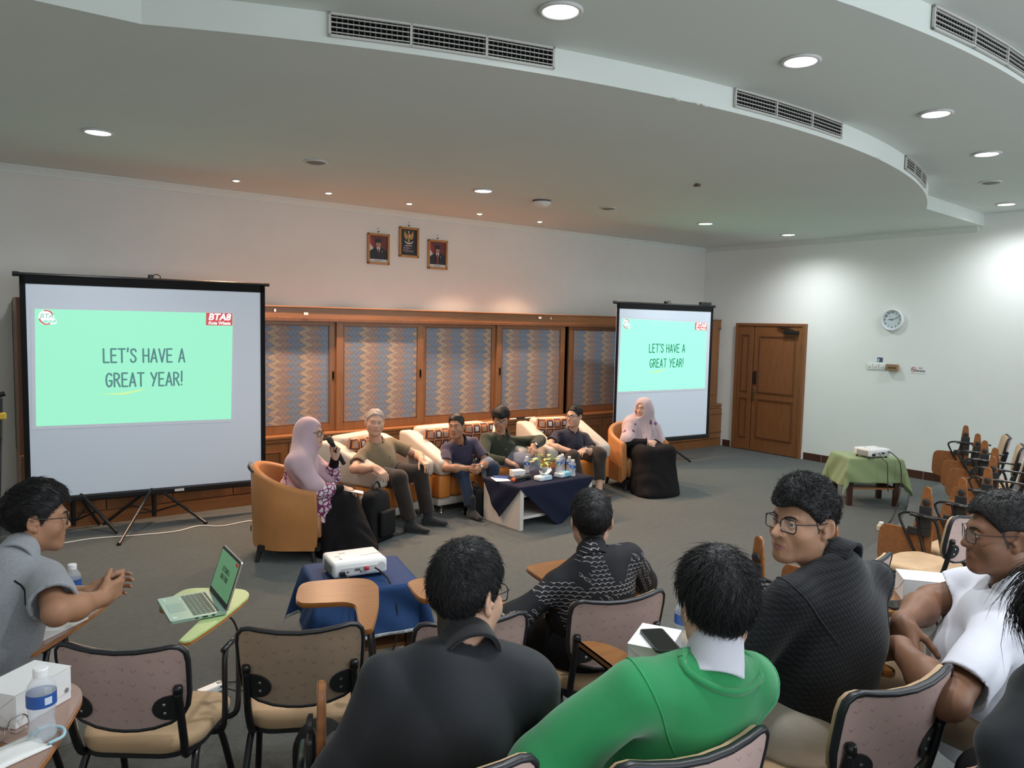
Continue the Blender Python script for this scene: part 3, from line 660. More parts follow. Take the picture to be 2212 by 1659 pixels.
def proj_screen(label, c, yaw, w, z0, z1, slide, right, stand_dx=0.0, leg_dirs=(), sticker=False):
    t = thing('projection_screen', label, 'projection screen', (c[0], c[1], 0), yaw)
    y = 0.0; b = 0.045
    bm = nb(); box(bm, (0, y+0.004, (z0+z1)/2), (w-0.08, 0.004, z1-z0-0.02)); fab = obj('fabric', bm, M_FABRIC, t)
    bm = nb()
    box(bm, (0, y, z1-0.035), (w-0.08, 0.006, 0.07)); box(bm, (-w/2+0.04+b/2, y, (z0+z1)/2), (b, 0.006, z1-z0)); box(bm, (w/2-0.04-b/2, y, (z0+z1)/2), (b, 0.006, z1-z0))
    obj('black_border', bm, M_BLACKM, fab)
    bm = nb(); tube(bm, [(-w/2, y+0.012, z1+0.012), (w/2, y+0.012, z1+0.012)], 0.016, 10); tube(bm, [(-w/2-0.01, y+0.012, z1+0.012), (-w/2+0.04, y+0.012, z1+0.012)], 0.022, 10); tube(bm, [(w/2-0.04, y+0.012, z1+0.012), (w/2+0.005, y+0.012, z1+0.012)], 0.018, 10)
    obj('top_bar', bm, M_BLACK, t)
    bm = nb(); box(bm, (0, y+0.01, z0-0.02), (w-0.04, 0.05, 0.065), bev=0.015); case = obj('roller_case', bm, M_BLACK, t)
    if sticker:
        bm = nb(); box(bm, (0.22, y-0.0155, z0-0.02), (0.085, 0.002, 0.024)); obj('sticker', bm, M_WHITEP, case)
    bm = nb(); box(bm, (stand_dx, y+0.03, z1+0.03), (0.05, 0.05, 0.06), bev=0.01); tube(bm, ring_pts(V(stand_dx+0.05, y+0.03, z1+0.03), V(1, 0, 0), V(0, 0, 1), 0.035, 12)+[V(stand_dx+0.085, y+0.03, z1+0.03)], 0.005, 6)
    obj('hanger', bm, M_BLACK, t)
    bm = nb(); tube(bm, [(stand_dx, y+0.055, 0.07), (stand_dx, y+0.055, z1+0.02)], 0.017, 10); tube(bm, [(stand_dx, y+0.055, 0.06), (stand_dx, y+0.055, 0.45)], 0.023, 10); obj('pole', bm, M_BLACK, t)
    for dx, dy in leg_dirs:
        bm = nb(); tube(bm, [(stand_dx, y+0.055, 0.36), (stand_dx+dx, y+0.055+dy, 0.012)], 0.014, 8); tube(bm, [(stand_dx, y+0.055, 0.10), (stand_dx+dx*0.5, y+0.055+dy*0.5, 0.186)], 0.008, 6)
        lathe(bm, [(0.018, 0), (0.018, 0.02)], c=(stand_dx+dx, y+0.055+dy, 0.0), n=10)
        obj('leg', bm, M_BLACK, t)
    # the projected slide, lying on the fabric
    q = slide; f = quad_map(q); ms, mt = (M_SLIDER, M_SLTXTR) if right else (M_SLIDE, M_SLTXT)
    cxs = sum(p[0] for p in q)/4; czs = sum(p[1] for p in q)/4; H = (q[0][1]+q[1][1]-q[2][1]-q[3][1])/2; Wd = (q[1][0]+q[2][0]-q[0][0]-q[3][0])/2
    Ms = basis((0, y-0.001, 0), (1, 0, 0), (0, 0, 1))
    hold = bpy.data.objects.new('slide_halo', None)
    bpy.data.objects.remove(hold)
    big = [(cxs+(p[0]-cxs)*1.035, czs+(p[1]-czs)*1.055) for p in q]
    bm = nb(); prism(bm, big[::-1], 0.0002, 0.0008, M=Ms); obj('slide_halo', bm, M_HALO, fab)
    bm = nb(); prism(bm, q[::-1], 0.0010, 0.0018, M=Ms); sl = obj('projected_slide', bm, ms, fab)
    def onto(o): o.data.transform(Ms); return o
    p = f(0.528, 0.545); onto(lettering('slide_text', "LET'S HAVE A", p[0], p[1], H*0.118, Wd*0.415, H*0.015, mt, sl, 0.0022))
    p = f(0.528, 0.330); onto(lettering('slide_text', 'GREAT YEAR!', p[0], p[1], H*0.118, Wd*0.39, H*0.015, mt, sl, 0.0022))
    p0, p1 = f(0.30, 0.265), f(0.53, 0.305)
    bm = nb(); prism(bm, [(p0[0], p0[1]), ((p0[0]+p1[0])/2, p0[1]+0.008), (p1[0], p1[1]), (p1[0]-0.05, p1[1]-0.022), ((p0[0]+p1[0])/2, p0[1]-0.012)], 0.002, 0.0024, M=Ms); obj('brush_underline', bm, M_SLYEL, sl)
    # red logo block
    a, b_ = f(0.85, 0.885), f(0.998, 1.0)
    bm = nb(); prism(bm, [a, f(0.998, 0.885), b_, f(0.85, 1.0)], 0.002, 0.0026, M=Ms); lg = obj('logo_block', bm, M_SLRED, sl)
    k = Wd*0.148
    text_mesh('logo_text', 'BTA8', k*0.36, M_SLWHT, lg, Ms @ Matrix.Translation(((a[0]+b_[0])/2, a[1]+(b_[1]-a[1])*0.66, 0.0028)), bold=k*0.012, shear=0.2, sx=1.0)
    text_mesh('logo_text', 'Kota Wisata', k*0.165, M_SLWHT, lg, Ms @ Matrix.Translation(((a[0]+b_[0])/2, a[1]+(b_[1]-a[1])*0.18, 0.0028)), bold=k*0.006, shear=0.2)
    # round group logo
    c0 = f(0.052, 0.93); r = Wd*0.036
    bm = nb(); prism(bm, ell2(c0[0], c0[1], r, r*1.12, 28), 0.002, 0.0024, M=Ms); g = obj('round_logo', bm, M_SLWHT, sl)
    bm = nb()
    for a0, a1 in ((20, 110), (190, 300)):
        o_ = ell2(c0[0], c0[1], r*1.0, r*1.1, 16, a0, a1); i_ = ell2(c0[0], c0[1], r*0.78, r*0.92, 16, a0, a1)
        prism(bm, o_+i_[::-1], 0.0025, 0.0029, M=Ms)
    obj('logo_arc', bm, M_SLRED, g)
    bm = nb(); prism(bm, rrect(r*2.1, r*0.75, r*0.3, 4, c0[0]+r*0.25, c0[1]-r*0.62), 0.0025, 0.0028, M=Ms); obj('logo_plate', bm, M_SLWHT, g)
    text_mesh('logo_text', 'BTA', r*0.95, mat('slide_logo_grey', (0.1, 0.15, 0.14), emit=(0.36, 0.6, 0.52), es=0.9), g, Ms @ Matrix.Translation((c0[0], c0[1]+r*0.18, 0.003)), shear=0.25, bold=r*0.02)
    text_mesh('logo_text', 'GROUP', r*0.52, M_SLTEAL, g, Ms @ Matrix.Translation((c0[0]+r*0.3, c0[1]-r*0.62, 0.003)), shear=0.2, bold=r*0.02)
    return t
# slide corners are given in the plane of each screen (metres from its pole, height above the floor)
proj_screen('larger left projection screen on a black tripod, showing a green slide', (1.70, 7.83), math.radians(-6), 2.18, 0.33, 2.33,
            [(-0.94, 2.041), (0.736, 2.043), (0.711, 0.983), (-0.955, 0.995)], False, leg_dirs=((-0.36, -0.70), (0.42, -0.30), (-0.42, 0.10)), sticker=True)
proj_screen('right projection screen on a tripod, behind the woman in the flowered headscarf', (8.45, 7.36), math.radians(-5), 1.96, 0.385, 2.31,
            [(-0.849, 2.104), (0.815, 2.071), (0.823, 1.098), (-0.873, 1.093)], True, leg_dirs=((0.53, -0.10), (-0.40, -0.38), (-0.30, 0.30)))
o = tag(obj('black_box', (lambda b: (box(b, (0, 0, 0.02), (0.22, 0.05, 0.04), bev=0.006), b)[1])(nb()), M_BLACKP), 'flat black box lying on the top bar of the right screen', 'box'); o.location = (9.22, 7.30, 2.340); o.rotation_euler = (0, 0, math.radians(-5))

# ---------------------------------------------------------------- upholstery
M_TAN = mat('tan_leather', (0.46, 0.20, 0.068), rough=0.42, spec=0.4, var=0.10, vscale=5, bump=0.10, bscale=220)
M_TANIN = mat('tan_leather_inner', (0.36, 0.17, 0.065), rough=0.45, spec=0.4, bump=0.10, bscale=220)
M_ORANGE = mat('orange_leatherette', (0.55, 0.185, 0.038), rough=0.42, spec=0.4, var=0.08, vscale=6, bump=0.06, bscale=30)
M_CREAM = mat('cream_leatherette', (0.52, 0.465, 0.40), rough=0.55, spec=0.35, var=0.06, vscale=4, bump=0.05, bscale=30)
M_LEG = mat('dark_leg', (0.015, 0.012, 0.010), rough=0.5)
def soft_prism(bm, poly, x0, x1, bev, mi=0):
    """side outline poly of (y, z), extruded along x, edges rounded"""
    t = nb(); M_ = Matrix(((0, 0, 1, 0), (1, 0, 0, 0), (0, 1, 0, 0), (0, 0, 0, 1)))
    prism(t, poly, x0, x1, M=M_)
    bmesh.ops.recalc_face_normals(t, faces=t.faces[:])
    bmesh.ops.bevel(t, geom=t.edges[:], offset=bev, segments=3, profile=0.5, affect='EDGES')
    join_into(bm, t)
def sofa(label, c, f, w, d=0.80, seats=1):
    """local front is +y"""
    rz = math.atan2(-f[0], f[1]); t = thing('armchair' if seats == 1 else 'loveseat', label, 'sofa', (c[0], c[1], 0), rz)
    aw = 0.165
    bm = nb(); box(bm, (0, -0.03, 0.125), (w-0.04, d-0.06, 0.09), bev=0.02); autosmooth(obj('plinth', bm, M_CREAM, t))
    for sx in (-1, 1):
        for sy in (-1, 1):
            bm = nb(); lathe(bm, [(0.028, 0.0), (0.028, 0.008), (0.016, 0.014), (0.016, 0.085)], c=(sx*(w/2-0.09), sy*(d/2-0.10), 0), n=14); obj('foot', bm, M_CHROME, t, smooth=True)
        bm = nb(); soft_prism(bm, [(d/2, 0.415), (d/2+0.01, 0.56), (d/2-0.06, 0.60), (-d/2+0.16, 0.80), (-d/2, 0.80), (-d/2, 0.415)], sx*(w/2-aw/2)-aw/2, sx*(w/2-aw/2)+aw/2, 0.035)
        autosmooth(obj('armrest', bm, M_CREAM, t), 60)
        bm = nb(); box(bm, (sx*(w/2-aw/2), 0.0, 0.292), (aw-0.01, d-0.03, 0.245), bev=0.025, seg=3); autosmooth(obj('side_block', bm, M_ORANGE, t), 60)
    iw = w-2*aw; n = seats
    for k in range(n):
        cx_ = -iw/2+iw*(k+0.5)/n
        bm = nb(); box(bm, (cx_, 0.03, 0.285), (iw/n-0.008, d-0.10, 0.23), bev=0.05, seg=4); autosmooth(obj('seat_cushion', bm, M_ORANGE, t), 60)
    bm = nb(); box(bm, (0, -d/2+0.10, 0.53), (iw-0.01, 0.19, 0.62), bev=0.05, seg=3); autosmooth(obj('backrest', bm, M_CREAM, t), 60)
    return t, rz
def squares_fn(t, b):
    x, y, z = t.xyz(t.coord())
    u, v = t.math('DIVIDE', x, 0.105), t.math('DIVIDE', z, 0.105)
    fu, fv = t.math('SUBTRACT', t.math('FRACT', u), 0.5), t.math('SUBTRACT', t.math('FRACT', v), 0.5)
    ch = t.math('MAXIMUM', t.math('ABSOLUTE', fu), t.math('ABSOLUTE', fv))
    par = t.math('MODULO', t.math('ABSOLUTE', t.math('ADD', t.math('FLOOR', u), t.math('FLOOR', v))), 2.0)
    org, brn, wht, gry = (0.60, 0.20, 0.05), (0.085, 0.025, 0.022), (0.68, 0.62, 0.56), (0.36, 0.31, 0.30)
    A = t.ramp(ch, [(0, wht), (0.22, brn), (0.40, org)], 'CONSTANT')
    B = t.ramp(ch, [(0, gry), (0.20, org), (0.33, brn), (0.45, (0.55, 0.4, 0.33))], 'CONSTANT')
    t.l.new(t.mix(par, A, B), b.inputs['Base Color'])
M_SQ = mat('squares_fabric', (0.5, 0.2, 0.1), rough=0.9, sheen=0.2, fn=squares_fn)
def cushion(label, c, rz, tilt, s=0.44, th=0.15):
    bm = nb()
    def f(u, v, sg):
        a, b = (u*2-1), (v*2-1)
        k = (1-abs(a)**3.2)*(1-abs(b)**3.2)
        pin = 1-0.05*(1-abs(b)**2)*abs(a)**4; pin2 = 1-0.05*(1-abs(a)**2)*abs(b)**4
        return V(a*s/2*pin, sg*th/2*max(k, 0)**0.55, b*s/2*pin2)
    for sg in (1, -1): grid_surf(bm, lambda u, v: f(u, v, sg), 17, 17)
    bmesh.ops.remove_doubles(bm, verts=bm.verts[:], dist=0.0005)
    o = obj('cushion', bm, M_SQ, smooth=True); tag(o, label, 'cushion', 'patterned cushions on the sofas')
    o.location = c; o.rotation_euler = (tilt, 0, rz); return o
def rot2(rz, x, y): return (x*math.cos(rz)-y*math.sin(rz), x*math.sin(rz)+y*math.cos(rz))
SOFA1 = sofa('cream and orange armchair under the man in the olive shirt', (3.58, 6.88), (0.375, -0.927), 0.90)
SOFA2 = sofa('cream and orange loveseat shared by the two middle panel men', (4.77, 7.02), (0.06, -0.998), 1.28, seats=2)
SOFA3 = sofa('cream and orange armchair under the man in the navy shirt and glasses', (6.13, 6.93), (-0.18, -0.984), 0.89)
def cush_at(so, lx, ly, z, tilt, label, yaw=0.0, s=0.44):
    t, rz = so; x, y = rot2(rz, lx, ly)
    cushion(label, (t.location.x+x, t.location.y+y, z), rz+PI+yaw, tilt, s)
cush_at(SOFA1, 0.13, -0.10, 0.64, math.radians(14), 'patterned cushion behind the man in the olive shirt', 0.0)
cush_at(SOFA2, 0.33, -0.10, 0.64, math.radians(14), 'patterned cushion behind the grinning man in purplish navy shirt', 0.1)
cush_at(SOFA2, -0.22, -0.10, 0.66, math.radians(14), 'patterned cushion behind the young man in the green shirt', -0.05)
cush_at(SOFA3, 0.12, -0.10, 0.66, math.radians(14), 'patterned cushion behind the man in navy shirt and round glasses', 0.0)

def tub_chair(label, c, f):
    rz = math.atan2(-f[0], f[1]); t = thing('tub_chair', label, 'armchair', (c[0], c[1], 0), rz, 'tan leather tub chairs')
    R_, th, ext = 0.345, 0.07, 0.25
    # path round the back: angle 0..1 from right front to left front
    def path(u, r):
        ln = ext; arc = PI*R_; tot = 2*ln+arc; s = u*tot
        if s < ln: return V(r, ln-s, 0)
        if s > ln+arc: return V(-r, s-ln-arc, 0)
        a = (s-ln)/R_; return V(math.cos(a)*r, -math.sin(a)*r, 0)
    def top(u):
        k = 0.5-0.5*math.cos(2*PI*min(max(u, 0), 1)); return 0.60+0.185*k**0.8
    prof = [(0.0, 0.11, 0), (0.0, 0.5, 0), (0.0, 1.0, -0.035), (0.012, 1.0, -0.012), (0.035, 1.0, 0.0), (0.058, 1.0, -0.012), (0.07, 1.0, -0.035), (0.07, 0.5, 0), (0.07, 0.2, 0)]
    nu = 41; bm = nb(); rows = []
    for i in range(nu):
        u = i/(nu-1); row = []
        for off, k, dz in prof:
            tz = top(u); z = (0.11+(tz-0.11)*((k-0.11)/0.89) if k < 1 else tz)+dz
            tap = 1.0-0.05*(1-(z-0.1)/0.7)
            p = path(u, (R_-off)*tap); p.z = z; row.append(bm.verts.new(p))
        rows.append(row)
    k = len(prof)
    for a, b in zip(rows, rows[1:]):
        for j in range(k): bm.faces.new((a[j], a[(j+1) % k], b[(j+1) % k], b[j]))
    bm.faces.new(rows[0][::-1]); bm.faces.new(rows[-1])
    es = [e for r in (rows[0], rows[-1]) for v in r for e in v.link_edges if e.other_vert(v) in r]
    bmesh.ops.bevel(bm, geom=list(set(es)), offset=0.015, segments=3, affect='EDGES')
    autosmooth(obj('shell', bm, M_TAN, t), 50)
    bm = nb(); prism(bm, [(0.27, 0.27)]+[(math.cos(-a*PI/12)*0.272, math.sin(-a*PI/12)*0.272) for a in range(0, 13)]+[(-0.27, 0.27)], 0.17, 0.40)
    bmesh.ops.recalc_face_normals(bm, faces=bm.faces[:]); bmesh.ops.bevel(bm, geom=[e for e in bm.edges if e.calc_length() > 0.2 or abs(e.verts[0].co.z-e.verts[1].co.z) < 0.01], offset=0.03, segments=3, affect='EDGES')
    autosmooth(obj('seat', bm, M_TANIN, t), 50)
    bm = nb(); box(bm, (0, 0.02, 0.12), (0.56, 0.50, 0.05)); obj('base_board', bm, M_LEG, t)
    for sx in (-1, 1):
        for sy, y in ((1, 0.20), (-1, -0.22)):
            bm = nb(); tube(bm, [(sx*0.235, y, 0.12), (sx*0.26, y+sy*0.02, 0.0)], [0.024, 0.017], 8); obj('leg', bm, M_LEG, t)
    return t
TUB1 = tub_chair('tan tub chair under the woman with the microphone', (2.44, 6.20), (0.84, -0.54))
bm = nb(); box(bm, (0.02, -0.347, 0.22), (0.02, 0.004, 0.05)); obj('fabric_tag', bm, M_LEG, TUB1); 
TUB2 = tub_chair('tan tub chair under the woman in the flowered headscarf', (6.99, 6.53), (-0.25, -0.97))
t = thing('folded_umbrella', 'small black strap hanging over the back of the left tub chair', 'strap'); bpy.data.objects.remove(t)
bm = nb(); tube(bm, curve_pts([(2.115, 6.30, 0.80), (2.085, 6.26, 0.775), (2.095, 6.22, 0.745), (2.13, 6.16, 0.73), (2.155, 6.11, 0.72)], 5), [0.012]*20+[0.007], 8, flat=0.5)
tag(obj('hanging_strap', bm, M_BLACK), 'black strap hung over the rim of the left tub chair', 'strap')

# ---------------------------------------------------------------- coffee table, cloth and what lies on it
M_WLAM = mat('white_laminate', (0.58, 0.55, 0.51), rough=0.45, var=0.05, vscale=6)
t = thing('coffee_table', 'low white coffee table in front of the panel', 'table', (4.975, 5.975, 0), math.radians(2))
hx, hy = 0.49, 0.29
for sx in (-1, 1):
    bm = nb(); box(bm, (sx*(hx-0.0225), 0, 0.20), (0.045, 2*hy, 0.40), bev=0.002); obj('end_panel', bm, M_WLAM, t)
bm = nb(); box(bm, (0, 0, 0.4125), (2*hx, 2*hy, 0.025), bev=0.002); obj('tabletop', bm, M_WLAM, t)
bm = nb(); box(bm, (0, -hy+0.03, 0.36), (2*hx-0.09, 0.02, 0.08)); box(bm, (0, hy-0.03, 0.36), (2*hx-0.09, 0.02, 0.08)); obj('apron', bm, M_WLAM, t)
bm = nb(); box(bm, (0, 0, 0.115), (2*hx-0.09, 2*hy-0.04, 0.028)); obj('lower_shelf', bm, M_WLAM, t)
def cloth_fn(lo, hi, scale=300):
    def fn(t, b):
        f = t.noise(t.coord(), scale, 2); t.l.new(t.mix(f, lo, hi), b.inputs['Base Color'])
    return fn
M_NAVY = mat('navy_cloth', (0.013, 0.016, 0.035), rough=0.9, spec=0.15, fn=cloth_fn((0.009, 0.011, 0.025), (0.017, 0.020, 0.042)))
M_BLUE = mat('blue_cloth', (0.02, 0.06, 0.17), rough=0.75, spec=0.25, fn=cloth_fn((0.013, 0.040, 0.12), (0.021, 0.058, 0.16)))
M_GREENC = mat('sage_cloth', (0.25, 0.32, 0.15), rough=0.85, sheen=0.2, fn=cloth_fn((0.21, 0.28, 0.125), (0.29, 0.36, 0.18)))
def drape(name, label, m, c, rz, hx, hy, ztop, Lx, Ly, flare=0.12, fold=0.018, seedv=0.0, n=64, square=False, zmin=0.01, border=None):
    """cloth over a rectangular top (half sizes hx, hy); diamond |x|/Lx+|y|/Ly<=1, or an axis-aligned square cloth"""
    bm = nb()
    def place(x, y):
        ax, ay = abs(x), abs(y); sx, sy = (1 if x >= 0 else -1), (1 if y >= 0 else -1)
        ox, oy = max(ax-hx, 0), max(ay-hy, 0)
        if ox == 0 and oy == 0: return V(x, y, ztop)
        dn = math.hypot(ox, oy) if not square else max(ox, oy)+0.35*min(ox, oy)
        e = 0.006+flare*dn
        s_ = x*9.0+y*11.0+seedv
        w = fold*min(dn/0.15, 1.0)*(math.sin(s_)+0.5*math.sin(2.3*s_+1.0))
        px, py = sx*min(ax, hx), sy*min(ay, hy)
        if ox > 0 and oy > 0:
            l = math.hypot(ox, oy); px += sx*(e+w+0.25*min(ox, oy))*ox/l; py += sy*(e+w+0.25*min(ox, oy))*oy/l
        elif ox > 0: px += sx*(e+w)
        else: py += sy*(e+w)
        return V(px, py, max(ztop-dn, zmin+0.004*math.sin(s_)))
    vs = {}
    def vert(i, j):
        if (i, j) not in vs:
            a, b = i/n*2-1, j/n*2-1
            if square: x, y = a*Lx, b*Ly
            else: x, y = (a-b)/2*Lx, (a+b)/2*Ly
            vs[(i, j)] = bm.verts.new(place(x, y))
        return vs[(i, j)]
    for i in range(n):
        for j in range(n):
            f = bm.faces.new((vert(i, j), vert(i+1, j), vert(i+1, j+1), vert(i, j+1)))
            if border and (i == 0 or j == 0 or i == n-1 or j == n-1): f.material_index = 1
    bmesh.ops.recalc_face_normals(bm, faces=bm.faces[:])
    o = obj(name, bm, [m, border] if border else m, smooth=True); o.location = (c[0], c[1], 0); o.rotation_euler = (0, 0, rz)
    solidify(o, 0.0025, 1.0); return tag(o, label, 'tablecloth')
drape('tablecloth', 'dark navy cloth laid cornerwise over the white coffee table', M_NAVY, (4.975, 5.975), math.radians(2), hx+0.004, hy+0.004, 0.4285, 0.84, 0.76, 0.08, 0.012, 0.4)
ZT = 0.4315
M_CLEAR = mat('clear_plastic', (0.75, 0.80, 0.86), rough=0.08, spec=0.8, alpha=0.30)
M_WATER = mat('bottle_lower', (0.70, 0.76, 0.84), rough=0.10, spec=0.8, alpha=0.38, bump=0.5, bscale=60)
def label_fn(t, b):
    x, y, z = t.xyz(t.coord())
    a = t.math('ARCTAN2', y, x)
    bl = t.math('LESS_THAN', t.math('PINGPONG', t.math('ADD', a, 0.3), 1.1), 0.26)
    zz = t.math('MULTIPLY', t.math('GREATER_THAN', z, 0.091), t.math('LESS_THAN', z, 0.108))
    t.l.new(t.mix(t.math('MULTIPLY', bl, zz), (0.03, 0.10, 0.36), (0.62, 0.7, 0.82)), b.inputs['Base Color'])
M_LABEL = mat('blue_label', (0.03, 0.10, 0.36), rough=0.35, fn=label_fn)
M_CAP = mat('white_cap', (0.82, 0.83, 0.84), rough=0.4)
def make_bottle(label, loc, rz=0.0, group=None):
    t = thing('water_bottle', label, 'bottle', loc, rz, group)
    bm = nb(); lathe(bm, [(0.026, 0.0), (0.030, 0.003), (0.031, 0.014), (0.0275, 0.034), (0.0265, 0.052), (0.030, 0.075), (0.0315, 0.084)], n=20, capt=False); obj('lower_body', bm, M_WATER, t, smooth=True)
    bm = nb(); lathe(bm, [(0.0315, 0.084), (0.0315, 0.118), (0.029, 0.130), (0.018, 0.148), (0.0135, 0.152), (0.0135, 0.158)], n=20, capb=False, capt=False); obj('upper_body', bm, M_CLEAR, t, smooth=True)
    bm = nb(); lathe(bm, [(0.032, 0.084), (0.032, 0.114)], n=20, capb=False, capt=False); obj('label', bm, M_LABEL, t, smooth=True)
    bm = nb(); lathe(bm, [(0.0165, 0.152), (0.0165, 0.169), (0.0145, 0.172)], n=18); obj('cap', bm, M_CAP, t)
    return t
BOT = make_bottle('lone water bottle at the back of the coffee table, behind the small white box', (5.00, 6.21, ZT), 0.4)
def bottle(label, loc, rz=0.0, group=None):
    c = copy_tree(BOT); c.location = loc; c.rotation_euler = (0, 0, rz); c['label'] = label
    if group: c['group'] = group
    return c
g = 'water bottles clustered on the coffee table'
for i, (x, y, lb) in enumerate(((5.30, 5.815, 'frontmost water bottle of the cluster, right of the blue tissue pack'), (5.285, 6.03, 'leftmost water bottle of the cluster, just right of the potted plant'), (5.36, 6.09, 'second water bottle from the left of the cluster on the coffee table'),
        (5.40, 5.985, 'water bottle in the middle of the cluster, behind the frontmost bottle'), (5.43, 6.13, 'rearmost water bottle of the cluster on the coffee table'))):
    bottle(lb, (x, y, ZT), 0.7*i, g)
M_PAPER = mat('white_paper', (0.80, 0.80, 0.79), rough=0.8)
M_CARD = mat('white_card', (0.78, 0.77, 0.77), rough=0.6)
def snack_box(label, loc, rz, s=(0.19, 0.115, 0.075), seal=False):
    t = thing('snack_box', label, 'box', loc, rz)
    bm = nb(); box(bm, (0, 0, s[2]/2), s, bev=0.002); obj('carton', bm, M_CARD, t)
    bm = nb(); box(bm, (0, 0, s[2]+0.0008), (s[0]+0.003, s[1]+0.003, 0.0016)); box(bm, (0, -s[1]/2-0.0010, s[2]*0.62), (s[0]*0.98, 0.0014, s[2]*0.72)); obj('lid_flap', bm, M_CARD, t)
    fold = mat('carton_crease', (0.5, 0.5, 0.5), rough=0.8)
    bm = nb(); e = s[0]/2+0.0006
    for sx in (-1, 1): tube(bm, [(sx*e, -s[1]/2+0.005, 0.008), (sx*e, 0, s[2]*0.42), (sx*e, s[1]/2-0.005, 0.008)], 0.0007, 4)
    for sx in (-1, 1): tube(bm, [(sx*e, -s[1]/2+0.004, s[2]-0.006), (sx*e, 0, s[2]*0.42), (sx*e, s[1]/2-0.004, s[2]-0.006)], 0.0007, 4)
    obj('crease', bm, fold, t)
    if seal:
        bm = nb(); lathe(bm, [(0.006, 0), (0.006, 0.001)], n=12, M=Matrix.Translation((s[0]*0.4, -s[1]/2-0.0028, s[2]*0.35)) @ Matrix.Rotation(PI/2, 4, 'X')); obj('seal', bm, mat('grey_ink', (0.2, 0.2, 0.22)), t)
    return t
snack_box('small white carton between the microphone and the lone bottle on the coffee table', (4.79, 6.10, ZT), math.radians(-12), (0.135, 0.10, 0.065), True)
bm = nb(); box(bm, (0, 0, 0.001), (0.21, 0.15, 0.002)); o = obj('paper_sheet', bm, M_PAPER); o.location = (4.555, 6.075, ZT); o.rotation_euler = (0, 0, math.radians(70)); tag(o, 'white paper sheet at the left end of the coffee table', 'paper')
def make_phone(label, loc, rz, case, screen, s=(0.074, 0.155, 0.0085), tilt=None):
    t = thing('mobile_phone', label, 'phone', loc, rz)
    bm = nb(); prism(bm, rrect(s[0], s[1], 0.011), 0, s[2]); obj('case', bm, case, t)
    bm = nb(); prism(bm, rrect(s[0]-0.007, s[1]-0.007, 0.008), s[2], s[2]+0.0006); obj('screen', bm, screen, t)
    return t
M_GLASSBLK = mat('phone_glass', (0.006, 0.007, 0.008), rough=0.12, spec=0.6)
make_phone('blue cased phone on the paper at the left end of the coffee table', (4.60, 6.13, ZT+0.003), math.radians(40), mat('phone_blue', (0.03, 0.07, 0.26), rough=0.35), mat('phone_blue_back', (0.04, 0.09, 0.30), rough=0.3))
def microphone(label, loc, d, ring=None, sc=1.0, up=(0, 0, 1), tail=None):
    """hand-held wireless microphone; d points from the tail to the head"""
    t = thing('microphone', label, 'microphone'); d = Vector(d).normalized(); u, v = frame_of(d)
    M_ = basis(loc, u, d); t.matrix_world = M_
    Z = Matrix.Rotation(-PI/2, 4, 'X')
    bm = nb(); lathe(bm, [(0.0165, -0.115), (0.0185, -0.10), (0.0195, -0.02), (0.019, 0.05), (0.022, 0.085), (0.024, 0.092)], n=20, M=Z); obj('handle', bm, M_BLACK, t, smooth=True)
    bm = nb(); lathe(bm, [(0.024, 0.092), (0.0265, 0.10), (0.0265, 0.108), (0.0245, 0.112), (0.026, 0.125), (0.022, 0.142), (0.010, 0.152)], n=20, M=Z); obj('grille', bm, mat('mic_grille', (0.05, 0.05, 0.052), rough=0.45, metal=0.5, bump=0.6, bscale=700), t, smooth=True)
    bm = nb(); lathe(bm, [(0.0175, -0.145), (0.0185, -0.14), (0.0185, -0.117), (0.017, -0.114)], n=20, M=Z); obj('tail_cap', bm, tail or M_BLACK, t, smooth=True)
    bm = nb(); box(bm, (0.0, -0.01, 0.019), (0.012, 0.03, 0.004), bev=0.001, M=Matrix.Identity(4)); obj('switch', bm, mat('grey_switch', (0.12, 0.12, 0.13)), t)
    return t
M_ORG = mat('orange_cap', (0.75, 0.13, 0.03), rough=0.4)
microphone('microphone with an orange tail cap lying on the coffee table', (4.69, 5.905, ZT+0.027), (0.96, 0.22, 0), tail=M_ORG)
t = thing('sunglasses', 'black sunglasses folded on the coffee table by the small carton', 'glasses', (4.70, 6.00, ZT), 0.3)
bm = nb()
for sx in (-1, 1): lathe(bm, [(0.012, 0.0), (0.026, 0.008), (0.024, 0.026), (0.01, 0.032)], c=(sx*0.034, 0, 0.0), n=14)
tube(bm, [(-0.03, 0, 0.02), (0.03, 0, 0.02)], 0.006, 6); obj('lenses', bm, M_BLACK, t, smooth=True)
bm = nb(); tube(bm, [(0.06, 0.01, 0.02), (-0.05, 0.035, 0.015)], 0.004, 6); tube(bm, [(-0.06, 0.01, 0.02), (0.05, 0.045, 0.018)], 0.004, 6); obj('temples', bm, M_BLACK, t)
# potted plant
def leaf_fn(t, b):
    x, y, z = t.xyz(t.coord('UV'))
    f = t.noise(t.coord(), 22, 3, 0.6)
    k = t.math('ADD', t.math('MULTIPLY', t.math('ABSOLUTE', t.math('SUBTRACT', x, 0.5)), 1.7), t.math('SUBTRACT', f, 0.5))
    t.l.new(t.ramp(k, [(0.28, (0.55, 0.52, 0.17)), (0.42, (0.10, 0.20, 0.03)), (0.75, (0.05, 0.12, 0.02)), (0.9, (0.42, 0.44, 0.12))]), b.inputs['Base Color'])
M_LEAF = mat('variegated_leaf', (0.2, 0.3, 0.06), rough=0.4, fn=leaf_fn)
t = thing('potted_plant', 'small variegated plant in a white pot on the coffee table', 'plant', (5.06, 5.99, ZT))
bm = nb(); lathe(bm, [(0.034, 0.0), (0.046, 0.085), (0.049, 0.088), (0.045, 0.09), (0.043, 0.075)], n=24, capt=True); obj('pot', bm, mat('pot_white', (0.70, 0.74, 0.78), rough=0.35), t, smooth=True)
